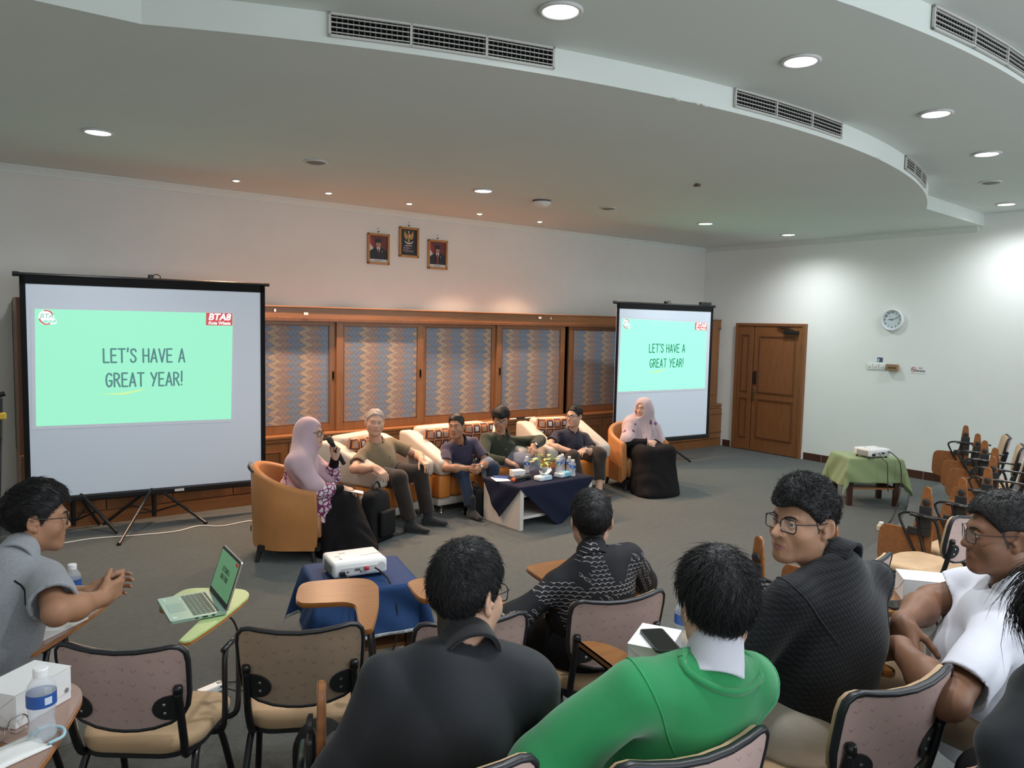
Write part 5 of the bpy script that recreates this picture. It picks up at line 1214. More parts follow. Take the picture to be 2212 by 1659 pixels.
        if tablet != 'open':
            bm = nb(); box(bm, (0.246, 0.115, 0.66), (0.016, 0.075, 0.15), bev=0.006); box(bm, (0.246, 0.15, 0.56), (0.014, 0.14, 0.05), bev=0.006); lathe(bm, [(0.022, 0), (0.022, 0.01), (0.012, 0.014)], n=14, M=Matrix.Translation((0.252, 0.115, 0.76)) @ Matrix.Rotation(-PI/2, 4, 'Y'))
            obj('hinge_bracket', bm, M_BLACKP, t)
            bm = nb(); tube(bm, curve_pts([(0.235, -0.12, 0.665), (0.24, 0.02, 0.67), (0.24, 0.20, 0.675), (0.243, 0.27, 0.655), (0.243, 0.26, 0.60), (0.24, 0.16, 0.42)], 6), 0.009, 8); obj('arm_tube', bm, M_TUBE, t, smooth=True)
    return t
CH = {}
def chair(key, label, x, y, z, rz=None, group=None, **kw):
    """place a chair of one variant; the first of a kind is built, the others are copies"""
    if key not in CH: CH[key] = c = make_chair(label, **kw)
    else: c = copy_tree(CH[key])
    c['label'] = label
    if group: c['group'] = group
    c.location = (x, y, z); c.rotation_euler = (0, 0, -face_ang(x, y) if rz is None else rz)
    return c
G1 = 'lecture chairs in the front row'; G2 = 'lecture chairs in the second row'; GF = 'empty lecture chairs with folded tablets at the right'
D = math.radians
chair('open_mauve', 'lecture chair at the left edge holding the man in the grey shirt', 0.09, 3.15, Z1, D(-36), G1, shell=M_SHELL, tabm=M_TABMV, edge=M_TABED)
chair('lime', 'empty lecture chair with a lime green tablet carrying the open laptop', 0.605, 2.81, Z1, D(-38), G1, shell=M_SHELL, tabm=M_TABGR, edge=M_TABED, tabf=lambda x, y: (0.085+((x-0.218)*0.9962+(y+0.05)*0.0872)*0.92, 0.03+(-(x-0.218)*0.0872+(y+0.05)*0.9962)*0.92))
chair('open_taupe', 'empty taupe lecture chair with glossy brown tablet, before the blue draped table', 1.100, 2.657, Z1, D(-28), G1, shell=M_SHELLT, tabm=M_TAB)
chair('open', 'empty lecture chair half hidden behind the head of the man in the black jacket', 1.585, 2.395, Z1, D(-17), G1, shell=M_SHELL)
chair('open', 'lecture chair under the man in the batik shirt', 2.175, 2.26, Z1, D(-14), G1, shell=M_SHELL)
chair('fold', 'empty lecture chair to the right of the man in the batik shirt, tablet folded up', 2.86, 2.03, Z1, D(-8), GF, shell=M_SHELL, tablet='fold', tabm=M_TABBR)
chair('fold', 'empty lecture chair whose folded tablet shows just above the black shirt shoulder', 3.44, 1.96, Z1, D(-4), GF, shell=M_SHELL, tablet='fold', tabm=M_TABBR)
chair('fold', 'empty lecture chair with beige seat in full view, before the man in white', 4.83, 2.08, Z1, D(0), GF, shell=M_SHELL, tablet='fold', tabm=M_TABBR)
for i, (x, y, lb) in enumerate(((5.37, 2.07, 'empty lecture chair seen just above the head of the man in white'), (6.01, 2.13, 'sixth empty lecture chair from the far end of the front row'), (6.62, 2.30, 'fifth empty lecture chair from the far end of the front row'),
        (7.17, 2.47, 'fourth empty lecture chair from the far end of the front row'), (7.60, 2.70, 'third empty lecture chair from the far end of the front row'), (8.08, 2.93, 'second empty lecture chair from the far end of the front row'), (8.71, 3.27, 'farthest empty lecture chair of the front row, nearest the right wall'))):
    chair('fold', lb, x, y, Z1, None, GF)
chair('row2_left', 'chair in the bottom left corner whose tablet holds a white box and bottle', -0.11, 1.91, Z2, D(-23), G2, shell=M_SHELL, tabm=M_TABMV, edge=M_TABED)
chair('fold', 'chair at the bottom edge with its folded tablet standing beside the black jacket', 0.41, 1.635, Z2, D(-26), GF)
chair('open', 'lecture chair under the man in the black jacket', 0.895, 1.47, Z2, D(-24), G2)
chair('short', 'lecture chair under the person in the green sweater', 1.34, 1.23, Z2, D(-12), G2, shell=M_SHELL, tabf=lambda x, y: (max(x, 0.165), y))
chair('open', 'large lecture chair back in the bottom right corner, under the man in the black shirt', 2.03, 1.12, Z2, D(-10), G2)
chair('open', 'lecture chair under the man in the white polo shirt', 2.80, 1.02, Z2, D(8), G2)
# ---------------------------------------------------------------- implicit surfaces for people and clothes
def npv(p): return np.array((p[0], p[1], p[2]), dtype=np.float32)
def _n(v):
    v = np.asarray(v, dtype=np.float32); return v/max(float(np.linalg.norm(v)), 1e-9)
class Field:
    def __init__(s): s.items = []
    def add(s, fn, lo, hi, op='u', k=0.02): s.items.append((fn, np.asarray(lo, np.float32), np.asarray(hi, np.float32), op, k)); return s
    def cone(s, a, b, ra, rb, op='u', k=0.02, axis=None, flat=1.0, cap=None):
        """round cone a-b; with axis/flat it is squeezed along axis; cap = (point, direction) cuts it"""
        a, b = npv(a), npv(b); n = _n(axis) if axis is not None else None
        def fn(p):
            q = p-a; ab = b-a
            if n is not None:
                g = 1.0/flat-1.0; q = q+np.outer(q@n, n)*g; ab = ab+n*(ab@n)*g
            t = np.clip(q@ab/max(float(ab@ab), 1e-9), 0, 1)
            d = np.linalg.norm(q-t[:, None]*ab, axis=1)-(ra+t*(rb-ra))
            if n is not None: d = d*(flat*0.5+0.5)
            if cap is not None: d = np.maximum(d, (p-npv(cap[0]))@_n(cap[1]))
            return d
        r = max(ra, rb)+0.01
        return s.add(fn, np.minimum(a, b)-r, np.maximum(a, b)+r, op, k)
    def ell(s, c, r, R=None, op='u', k=0.02):
        c = npv(c); r = np.asarray(r, np.float32); R = np.eye(3, dtype=np.float32) if R is None else np.asarray(R, np.float32)
        def fn(p):
            q = (p-c)@R
            k0 = np.linalg.norm(q/r, axis=1); k1 = np.linalg.norm(q/(r*r), axis=1)
            return k0*(k0-1.0)/np.maximum(k1, 1e-6)
        m = float(r.max())+0.01; return s.add(fn, c-m, c+m, op, k)
    def box(s, c, h, R=None, rd=0.01, op='u', k=0.01):
        c = npv(c); h = np.asarray(h, np.float32); R = np.eye(3, dtype=np.float32) if R is None else np.asarray(R, np.float32)
        def fn(p):
            q = np.abs((p-c)@R)-(h-rd)
            return np.linalg.norm(np.maximum(q, 0), axis=1)+np.minimum(q.max(axis=1), 0)-rd
        m = float(np.linalg.norm(h))+0.01; return s.add(fn, c-m, c+m, op, k)
    def plane(s, pt, n, k=0.006):
        """keep the side opposite to n"""
        pt, n = npv(pt), _n(n); big = np.float32(50); return s.add(lambda p: (p-pt)@n, (-big,)*3, (big,)*3, 'i', k)
    def warp(s, fn): big = np.float32(50); return s.add(fn, (-big,)*3, (big,)*3, 'w', 0)
    def __call__(s, p):
        d = np.full(len(p), 1.0, np.float32)
        for fn, lo, hi, op, k in s.items:
            if op == 'w': d += fn(p); continue
            m = 0.05+k
            if lo[0] < -40: idx = slice(None)
            else:
                idx = np.nonzero(((p > lo-m) & (p < hi+m)).all(axis=1))[0]
                if len(idx) == 0: continue
            e = fn(p[idx]).astype(np.float32); cur = d[idx]
            if op == 'u':
                h = np.maximum(k-np.abs(cur-e), 0)/max(k, 1e-6); d[idx] = np.minimum(cur, e)-h*h*k*0.25
            else:
                if op == 's': e = -e
                h = np.maximum(k-np.abs(cur-e), 0)/max(k, 1e-6); d[idx] = np.maximum(cur, e)+h*h*k*0.25
        return d
    def bounds(s):
        lo = np.min([i[1] for i in s.items if i[3] == 'u'], axis=0); hi = np.max([i[2] for i in s.items if i[3] == 'u'], axis=0)
        return lo, hi
def mesh_field(f, res, pad=0.02, crop=None):
    """surface nets on a sparse grid; returns vertices, quads"""
    lo, hi = f.bounds(); lo, hi = lo-pad, hi+pad
    if crop is not None: lo, hi = np.maximum(lo, crop[0]), np.minimum(hi, crop[1])
    C = 4; cs = res*C
    nc = np.ceil((hi-lo)/cs).astype(int)+1
    gi = np.stack(np.meshgrid(*[np.arange(n) for n in nc], indexing='ij'), -1).reshape(-1, 3)
    cen = (lo+(gi+0.5)*cs).astype(np.float32)
    dc = f(cen)
    act = np.abs(dc) < cs*1.25
    N = nc*C+1
    val = np.repeat(np.repeat(np.repeat(np.where(dc < 0, -1.0, 1.0).astype(np.float32).reshape(nc), C, 0), C, 1), C, 2)
    val = np.pad(val, ((0, 1),)*3, mode='edge')
    off = np.stack(np.meshgrid(*[np.arange(C+1)]*3, indexing='ij'), -1).reshape(-1, 3)
    ai = gi[act]
    flag = np.zeros(val.shape, bool)
    for o in off: q = ai*C+o; flag[q[:, 0], q[:, 1], q[:, 2]] = True
    pi = np.argwhere(flag)
    val[flag] = f((lo+pi*res).astype(np.float32))
    # outer faces stay outside so the surface is closed
    for ax in range(3):
        sl = [slice(None)]*3
        for e in (0, -1): sl[ax] = e; val[tuple(sl)] = np.maximum(val[tuple(sl)], 1e-4)
    neg = val < 0
    cnt = np.zeros(tuple(np.array(val.shape)-1), np.int8)
    for o in np.ndindex(2, 2, 2): cnt += neg[o[0]:val.shape[0]-1+o[0], o[1]:val.shape[1]-1+o[1], o[2]:val.shape[2]-1+o[2]]
    cells = np.argwhere((cnt > 0) & (cnt < 8))
    idx = np.full(cnt.shape, -1, np.int32); idx[cells[:, 0], cells[:, 1], cells[:, 2]] = np.arange(len(cells))
    acc = np.zeros((len(cells), 3), np.float32); num = np.zeros(len(cells), np.float32)
    cor = list(np.ndindex(2, 2, 2))
    vv = {o: val[cells[:, 0]+o[0], cells[:, 1]+o[1], cells[:, 2]+o[2]] for o in cor}
    for o in cor:
        for ax in range(3):
            if o[ax]: continue
            o2 = list(o); o2[ax] = 1; o2 = tuple(o2)
            a, b = vv[o], vv[o2]; m = (a < 0) != (b < 0)
            t = np.where(m, a/np.where(np.abs(a-b) < 1e-9, 1, a-b), 0)
            pt = np.repeat(np.array(o, np.float32)[None], len(cells), 0); pt[:, ax] = t
            acc[m] += pt[m]; num[m] += 1
    verts = lo+(cells+acc/num[:, None])*res
    faces = []
    for ax in range(3):
        u, v = (ax+1) % 3, (ax+2) % 3
        A = [slice(None)]*3; B = [slice(None)]*3; A[ax] = slice(0, -1); B[ax] = slice(1, None)
        a, b = neg[tuple(A)], neg[tuple(B)]
        e = np.argwhere(a != b)
        e = e[(e[:, u] > 0) & (e[:, v] > 0) & (e[:, u] < val.shape[u]-1) & (e[:, v] < val.shape[v]-1)]
        du = np.zeros(3, int); du[u] = 1; dv = np.zeros(3, int); dv[v] = 1
        q = [e, e-du, e-du-dv, e-dv]
        ids = np.stack([idx[k[:, 0], k[:, 1], k[:, 2]] for k in q], 1)
        s_ = a[e[:, 0], e[:, 1], e[:, 2]]
        ids[~s_] = ids[~s_][:, ::-1]
        faces.append(ids)
    F_ = np.concatenate(faces); F_ = F_[(F_ >= 0).all(1)]
    return verts.astype(np.float32), F_
def np_mesh(name, verts, faces, mats, parent=None, mi=None, org=(0, 0, 0), smooth=True):
    me = bpy.data.meshes.new(name); n, k = faces.shape
    verts = verts-np.asarray(org, np.float32)
    me.vertices.add(len(verts)); me.vertices.foreach_set('co', verts.reshape(-1).astype(np.float32))
    me.loops.add(n*k); me.loops.foreach_set('vertex_index', faces.reshape(-1).astype(np.int32))
    me.polygons.add(n); me.polygons.foreach_set('loop_start', np.arange(0, n*k, k, dtype=np.int32))
    for m in (mats if isinstance(mats, (list, tuple)) else [mats]): me.materials.append(m)
    if mi is not None: me.polygons.foreach_set('material_index', mi.astype(np.int32))
    me.update(calc_edges=True); me.validate()
    if smooth: me.polygons.foreach_set('use_smooth', np.ones(len(me.polygons), bool))
    o = bpy.data.objects.new(name, me); link(o, parent); return o
def sdf_obj(name, f, res, mats, parent, org, matfn=None, crop=None, relax=1):
    v, q = mesh_field(f, res, crop=crop)
    for _ in range(relax):                        # light Laplacian relax removes the grid stepping
        acc = np.zeros_like(v); cnt = np.zeros(len(v), np.float32)
        for a, b in ((0, 1), (1, 2), (2, 3), (3, 0)):
            np.add.at(acc, q[:, a], v[q[:, b]]); np.add.at(cnt, q[:, a], 1)
            np.add.at(acc, q[:, b], v[q[:, a]]); np.add.at(cnt, q[:, b], 1)
        v = v*0.5+acc/np.maximum(cnt, 1)[:, None]*0.5
    mi = None
    if matfn is not None: mi = matfn(v[q].mean(axis=1))
    return np_mesh(name, v, q, mats, parent, mi, org)
def folds(amp, freq, d1, d2, seed=0.0, mask=None):
    """soft cloth creases: warped ridges whose depth varies over the garment"""
    d1, d2 = _n(d1), _n(d2); d3 = np.cross(d1, d2)
    def fn(p):
        a = p@d1; b = p@d2; c = p@d3
        w1 = np.sin(freq*a+2.0*np.sin(freq*0.37*b+seed)+1.2*np.sin(freq*0.5*c+2*seed)+seed)
        w2 = np.sin(freq*1.7*a+1.5*np.sin(freq*0.6*b+1.3*seed)+0.9*np.sin(freq*0.8*c)+2.0*seed)
        m = 0.45+0.55*np.sin(freq*0.22*b+seed*1.7)*np.sin(freq*0.19*c+freq*0.11*a+seed)
        w = amp*m*(1.0-1.9*np.abs(w1)**1.4*0.7-0.45*w2)
        return (w if mask is None else w*mask(p)).astype(np.float32)
    return fn
def bump_at(c, r):
    c = npv(c); return lambda p: np.exp(-((p-c)**2).sum(1)/(r*r))

# ---------------------------------------------------------------- anatomy
def head_frame(face, up=(0, 0, 1), roll=0.0):
    f = Vector(face).normalized(); r = f.cross(Vector(up)).normalized(); u = r.cross(f)
    if roll: r, u = r*math.cos(roll)+u*math.sin(roll), u*math.cos(roll)-r*math.sin(roll)
    return np.array(((r.x, f.x, u.x), (r.y, f.y, u.y), (r.z, f.z, u.z)), np.float32)   # columns: right, face, up
def add_head(F, c, R, s=1.0, smile=0.0, wide=1.0, nose=1.0, jaw=1.0):
    c = npv(c)
    def L(x, y, z): return c+R@np.array((x*s*wide, y*s, z*s), np.float32)
    F.ell(L(0, -0.012, 0.034), np.array((0.0745*wide, 0.094, 0.088))*s, R, k=0.0)
    F.ell(L(0, 0.026, -0.028), np.array((0.063*wide, 0.066, 0.086))*s, R, k=0.035*s)
    for sx in (-1, 1):
        F.cone(L(sx*0.052*jaw, -0.006, -0.058), L(sx*0.016, 0.070, -0.098), 0.019*s, 0.017*s, k=0.035*s)
        F.ell(L(sx*0.040, 0.052, -0.030-0.0*smile), np.array((0.027, 0.026, 0.026))*s*(1+0.12*smile), R, k=0.03*s)
        F.cone(L(sx*0.012, 0.084, 0.026), L(sx*0.042, 0.070, 0.027), 0.009*s, 0.008*s, k=0.018*s)
    F.ell(L(0, 0.080, -0.096), np.array((0.020, 0.015, 0.015))*s, R, k=0.022*s)
    for sx in (-1, 1): F.ell(L(sx*0.031, 0.094, 0.006), np.array((0.021, 0.016, 0.0135))*s, R, 's', 0.014*s)
    # nose
    F.cone(L(0, 0.083, 0.018), L(0, 0.106*nose, -0.028), 0.0085*s, 0.0115*s*nose, k=0.016*s)
    for sx in (-1, 1):
        F.ell(L(sx*0.0125*nose, 0.096, -0.031), np.array((0.0085, 0.010, 0.008))*s, R, k=0.008*s)
        F.ell(L(sx*0.007, 0.105, -0.0405), np.array((0.0035, 0.005, 0.003))*s, R, 's', 0.003*s)
    # mouth
    up = 0.006*smile; w = 0.023+0.008*smile
    F.ell(L(0, 0.082, -0.062), np.array((0.032, 0.016, 0.022))*s, R, k=0.02*s)
    for sx in (-1, 1):
        F.cone(L(sx*w, 0.079-0.004*smile, -0.0655+up), L(sx*0.004, 0.0955, -0.0605), 0.0030*s, 0.0058*s, k=0.006*s)
        F.cone(L(sx*(w-0.003), 0.079-0.004*smile, -0.0690+up), L(0, 0.0935, -0.0725), 0.0030*s, 0.0068*s, k=0.006*s)
    F.cone(L(-w-0.002, 0.083-0.006*smile, -0.0668+up), L(0, 0.102, -0.0668), 0.0016*s, 0.0016*s, op='s', k=0.004*s); F.cone(L(w+0.002, 0.083-0.006*smile, -0.0668+up), L(0, 0.102, -0.0668), 0.0016*s, 0.0016*s, op='s', k=0.004*s)
    # lids
    for sx in (-1, 1):
        F.cone(L(sx*0.031-0.013, 0.079, 0.010), L(sx*0.031, 0.0865, 0.0135), 0.0035*s, 0.0040*s, k=0.005*s); F.cone(L(sx*0.031+0.013, 0.079, 0.010), L(sx*0.031, 0.0865, 0.0135), 0.0035*s, 0.0040*s, k=0.005*s)
        F.cone(L(sx*0.031-0.013, 0.078, 0.003), L(sx*0.031, 0.0845, -0.0030), 0.0032*s, 0.0034*s, k=0.005*s); F.cone(L(sx*0.031+0.013, 0.078, 0.003), L(sx*0.031, 0.0845, -0.0030), 0.0032*s, 0.0034*s, k=0.005*s)
    # ears
    for sx in (-1, 1):
        Re = R@np.array(((math.cos(0.45*sx), -math.sin(0.45*sx), 0), (math.sin(0.45*sx), math.cos(0.45*sx), 0), (0, 0, 1)), np.float32)
        ec = L(sx*0.080, -0.020, 0.000)
        F.ell(ec, np.array((0.0075, 0.0185, 0.031))*s, Re, k=0.006*s)
        F.ell(L(sx*0.076, -0.006, -0.026), np.array((0.007, 0.010, 0.012))*s, Re, k=0.006*s)
        F.ell(ec+R@np.array((sx*0.0085*s, 0.004*s, -0.001*s), np.float32), np.array((0.0075, 0.0115, 0.0215))*s, Re, 's', 0.004*s)
        F.ell(L(sx*0.079, -0.001, -0.006), np.array((0.006, 0.006, 0.008))*s, R, k=0.005*s)
    return L
def add_hand(F, w, d, n, side, curl=(0.3, 0.5, 0.4), spread=0.12, s=1.0, thumb=(0.75, 0.35), curls=None, tres=0.0):
    """w wrist, d towards the fingers, n out of the palm; side +1 right, -1 left; curls = per finger triples"""
    w, d = npv(w), _n(d); n = np.asarray(n, np.float32); n = _n(n-d*(n@d)); x = _n(np.cross(d, n))*side      # x points to the thumb side
    P = lambda a, b, c_: w+(x*a+d*b+n*c_)*s
    R = np.stack([x, d, n], 1)
    F.box(P(0.002, 0.050, 0.0), (0.038*s, 0.047*s, 0.0125*s), R, 0.011*s, k=0.018*s)
    F.ell(P(0.024, 0.030, 0.010), np.array((0.017, 0.030, 0.013))*s, R, k=0.014*s); F.ell(P(-0.026, 0.035, 0.008), np.array((0.013, 0.034, 0.012))*s, R, k=0.014*s)
    F.cone(P(0, -0.015, 0), P(0, 0.02, 0), 0.026*s, 0.027*s, axis=n, flat=0.72, k=0.018*s)
    tips = []
    for i, (bx, by, ln, r) in enumerate(((0.029, 0.095, 0.073, 0.0088), (0.0095, 0.099, 0.081, 0.0092), (-0.010, 0.096, 0.075, 0.0087), (-0.029, 0.088, 0.060, 0.0078))):
        c3 = curls[i] if curls else (curl[0]+0.08*i, curl[1]+0.06*i, curl[2])
        a0 = spread*(1.1-i*0.75); dd = _n(d*math.cos(a0)+x*math.sin(a0)); p = P(bx, by-0.006, 0.0); ang = 0.0; rr = r
        for sg, cu in zip((0.45, 0.31, 0.24), c3):
            ang += cu; v = dd*math.cos(ang)+n*math.sin(ang); q = p+v*ln*sg*s
            F.cone(p, q, rr*s, rr*0.92*s, k=0.0035*s); p = q; rr *= 0.92
        tips.append(p)
    p = P(0.026, 0.018, 0.006); a, b = thumb
    v = _n(x*math.sin(a)+d*math.cos(a)+n*0.45); q = p+v*0.042*s; F.cone(p, q, 0.0130*s, 0.0112*s, k=0.012*s)
    v2 = _n(v*math.cos(b)+d*math.sin(b)*0.7+n*0.25*math.sin(b)-x*math.sin(b)*0.5); q2 = q+v2*0.031*s; F.cone(q, q2, 0.0108*s, 0.0098*s, k=0.004*s)
    v3 = _n(v2+d*0.15-x*0.2*b); q3 = q2+v3*0.024*s; F.cone(q2, q3, 0.0098*s, 0.0078*s, k=0.004*s)
    return tips
def ik(a, b, l1, l2, hint):
    """middle joint of a two-bone chain"""
    a, b = npv(a), npv(b); v = b-a; dist = float(np.linalg.norm(v)); dd = min(dist, (l1+l2)*0.999); u = v/max(dist, 1e-6)
    x = (l1*l1-l2*l2+dd*dd)/(2*dd); h = math.sqrt(max(l1*l1-x*x, 1e-6)); hv = np.asarray(hint, np.float32); hv = _n(hv-u*(hv@u))
    return a+u*x+hv*h
# ---------------------------------------------------------------- people
def skin(name, c, lip=None):
    def fn(t, b):
        f = t.noise(t.coord(), 9, 4, 0.6); g = t.noise(t.coord(), 60, 2)
        t.l.new(t.ramp(t.math('ADD', t.math('MULTIPLY', f, 0.7), t.math('MULTIPLY', g, 0.3)), [(0.3, tuple(q*0.86 for q in c)), (0.7, tuple(min(1, q*1.10) for q in c))]), b.inputs['Base Color'])
    m = mat('skin_'+name, c, rough=0.48, spec=0.35, fn=fn)
    m.node_tree.nodes['Principled BSDF'].inputs['Subsurface Weight'].default_value = 0.0
    lp = mat('lips_'+name, lip or (c[0]*0.80, c[1]*0.52, c[2]*0.55), rough=0.4)
    return m, lp
SK_LIGHT = skin('light', (0.56, 0.335, 0.235)); SK_MID = skin('mid', (0.46, 0.255, 0.165)); SK_TAN = skin('tan', (0.36, 0.185, 0.11)); SK_DEEP = skin('deep', (0.215, 0.105, 0.062))
SK_FAIR = skin('fair', (0.55, 0.34, 0.245)); SK_K = skin('brown', (0.42, 0.225, 0.14), (0.34, 0.145, 0.125))
M_HAIR = mat('black_hair', (0.011, 0.010, 0.011), rough=0.48, spec=0.4, bump=0.5, bscale=90)
M_HAIR2 = mat('black_hair_soft', (0.014, 0.012, 0.012), rough=0.55, spec=0.35, bump=0.5, bscale=120)
M_HAIRG = mat('grey_hair', (0.34, 0.29, 0.26), rough=0.6, var=0.3, vscale=90)
M_STUB = mat('cropped_scalp', (0.045, 0.032, 0.027), rough=0.7, var=0.5, vscale=150)
M_EYE = mat('eye_white', (0.70, 0.66, 0.62), rough=0.25); M_IRIS = mat('iris', (0.012, 0.008, 0.006), rough=0.15)
M_FRAME = mat('spectacle_frame', (0.012, 0.011, 0.012), rough=0.25, spec=0.6); M_FRAMEM = mat('metal_frame', (0.30, 0.28, 0.27), rough=0.25, metal=0.9)
M_LENSG = mat('spectacle_lens', (0.8, 0.85, 0.85), rough=0.05, spec=0.7, alpha=0.10)
M_SOCK = mat('dark_sock', (0.016, 0.016, 0.018), rough=0.95, sheen=0.3)
def cloth(name, c, rough=0.85, var=0.10, scale=5, weave=0.25, wscale=420, sheen=0.2, fn=None): return mat(name, c, rough=rough, spec=0.2, sheen=sheen, var=var if fn is None else 0, vscale=scale, bump=weave, bscale=wscale, fn=fn)
_ry = V(math.cos(math.radians(37.585)), -math.sin(math.radians(37.585)), 0); _fy = V(math.sin(math.radians(37.585)), math.cos(math.radians(37.585)), 0)
def look(yaw, pitch=0.0):
    """0 = towards the lecturer's side of the hall entrance (where the photographer stands), 90 = to the right, 180 = away"""
    a = math.radians(yaw); d = _ry*math.sin(a)-_fy*math.cos(a); p = math.radians(pitch)
    return d*math.cos(p)+V(0, 0, math.sin(p))
HL_Y = np.array((-0.13, -0.065, -0.040, -0.022, -0.006, 0.012, 0.03, 0.05, 0.075, 0.13), np.float32)
def hairline(zn, zf, side=-0.012):
    z = np.array((zn, zn, zn*0.55, 0.028, 0.030, side, 0.022, 0.046, zf, zf), np.float32)
    return lambda q: np.interp(q[:, 1], HL_Y, z)-0.010*np.clip(1-np.abs(q[:, 0])/0.03, 0, 1)*(q[:, 1] > 0.05)
class Person:
    def __init__(s, name_label, org, sk, cat='person', sc=1.0, res=0.006, group=None):
        s.t = thing('person', name_label, cat, org, 0, group); s.org = np.array(org, np.float32); s.sc = sc; s.res = res
        s.sk, s.lip = sk; s.F = Field(); s.lipinfo = None; s.scalp = None
    # -- skeleton
    def torso(s, pel, neck, right, sw=0.185, bulk=1.0, shift=0.0, hips=None, drop=(0.0, 0.0)):
        s.pel, s.neck = npv(pel), npv(neck); s.up = _n(s.neck-s.pel); r = np.asarray(right, np.float32); s.rt = _n(r-s.up*(r@s.up)); s.fw = np.cross(s.up, s.rt)
        s.bulk = bulk; s.sw = sw*s.sc; c = s.neck-s.up*0.078*s.sc+s.fw*0.005+s.rt*shift
        s.shR = c+s.rt*s.sw-s.up*drop[0]; s.shL = c-s.rt*s.sw-s.up*drop[1]
        h = np.asarray(hips, np.float32) if hips is not None else s.rt; h = _n(h*np.array((1, 1, 0.0), np.float32)); s.hr = h
        s.hpR = s.pel+h*0.095*s.sc; s.hpL = s.pel-h*0.095*s.sc
    def arms(s, wrR=None, wrL=None, hR=(0, 0, -1), hL=(0, 0, -1), l1=0.285, l2=0.25):
        l1, l2 = l1*s.sc, l2*s.sc
        s.wrR = npv(wrR); s.wrL = npv(wrL)
        def fix(sh, w):
            v = w-sh; d = float(np.linalg.norm(v)); m = (l1+l2)*0.995
            return sh+v*(m/d) if d > m else w
        s.wrR, s.wrL = fix(s.shR, s.wrR), fix(s.shL, s.wrL)
        s.elR = ik(s.shR, s.wrR, l1, l2, hR); s.elL = ik(s.shL, s.wrL, l1, l2, hL)
    def legs(s, anR, anL, hR=(0, 0, 1), hL=(0, 0, 1), l1=0.42, l2=0.41):
        s.anR, s.anL = npv(anR), npv(anL); l1, l2 = l1*s.sc, l2*s.sc
        s.knR = ik(s.hpR, s.anR, l1, l2, hR); s.knL = ik(s.hpL, s.anL, l1, l2, hL)
    def head(s, c, face, roll=0.0, smile=0.0, wide=1.0, hs=None, **kw):
        s.hc = npv(c); s.R = head_frame(face, roll=roll); s.hs = (hs or s.sc); s.wide = wide
        s.L = add_head(s.F, s.hc, s.R, s.hs, smile, wide, **kw); s.smile = smile
        b = s.L(0, -0.022, -0.075)
        s.F.cone(s.neck-s.up*0.06, b, 0.060*s.hs*wide, 0.052*s.hs*wide, k=0.03)
        return s
    def loc(s, p): q = (p-s.hc)@s.R/s.hs; q[:, 0] /= s.wide; return q
    # -- flesh
    def flesh(s, hands=(), legs=False, feet=False, arm=1.0):
        F, k = s.F, s.sc; b = s.bulk
        F.cone(s.neck-s.up*0.10*k, s.shR, 0.045*k, 0.038*k, k=0.03); F.cone(s.neck-s.up*0.10*k, s.shL, 0.045*k, 0.038*k, k=0.03)
        F.cone(s.neck-s.up*0.16*k, s.pel, 0.095*k*b, 0.100*k*b, axis=s.fw, flat=0.65, k=0.05)
        for sh, el, wr in ((s.shR, s.elR, s.wrR), (s.shL, s.elL, s.wrL)):
            F.cone(sh, el, 0.040*k, 0.040*k*arm, k=0.02)
            v = _n(wr-el); F.cone(el, el+v*0.10*k, 0.040*k*arm, 0.042*k*arm, k=0.02); F.cone(el+v*0.10*k, wr, 0.042*k*arm, 0.0265*k*(0.5+0.5*arm), k=0.03)
        for h in hands: add_hand(F, **h)
        if legs:
            for hp, kn, an in ((s.hpR, s.knR, s.anR), (s.hpL, s.knL, s.anL)):
                F.cone(hp, kn, 0.075*k*b, 0.050*k, k=0.04); v = _n(an-kn); F.cone(kn, kn+v*0.14*k, 0.048*k, 0.052*k, k=0.04); F.cone(kn+v*0.14*k, an, 0.052*k, 0.036*k, k=0.04)
    def body(s, res=None, stubble=None):
        lp = s.lip; sm = s.smile; st = stubble
        def mf(c):
            q = s.loc(c); w = 0.024+0.008*sm
            zz = q[:, 2]-0.004*sm*(np.abs(q[:, 0])/w)**2*1.5
            lips = (np.abs(q[:, 0]) < w) & (q[:, 1] > 0.076) & (zz < -0.0575+0.000*q[:, 0]-0.006*(np.abs(q[:, 0])/w)**2) & (zz > -0.0795+0.011*(np.abs(q[:, 0])/w)**2)
            mi = np.where(lips, 1, 0)
            if st is not None:
                mi = np.where((q[:, 2] > st(q)) & (np.linalg.norm(q, axis=1) < 0.16) & (np.abs(q[:, 0]) < 0.0815-0.010*(q[:, 1] > -0.03)), 2, mi)
            return mi
        o = sdf_obj('body', s.F, res or s.res, [s.sk, lp, M_STUB], s.t, s.org, mf); return o
    def surf(s, x, z, y0=0.15):
        ys = np.linspace(y0, 0.03, 160); p = np.stack([s.L(x, y, z) for y in ys]); d = s.F(p.astype(np.float32)); i = int(np.argmax(d < 0)); return float(ys[i])
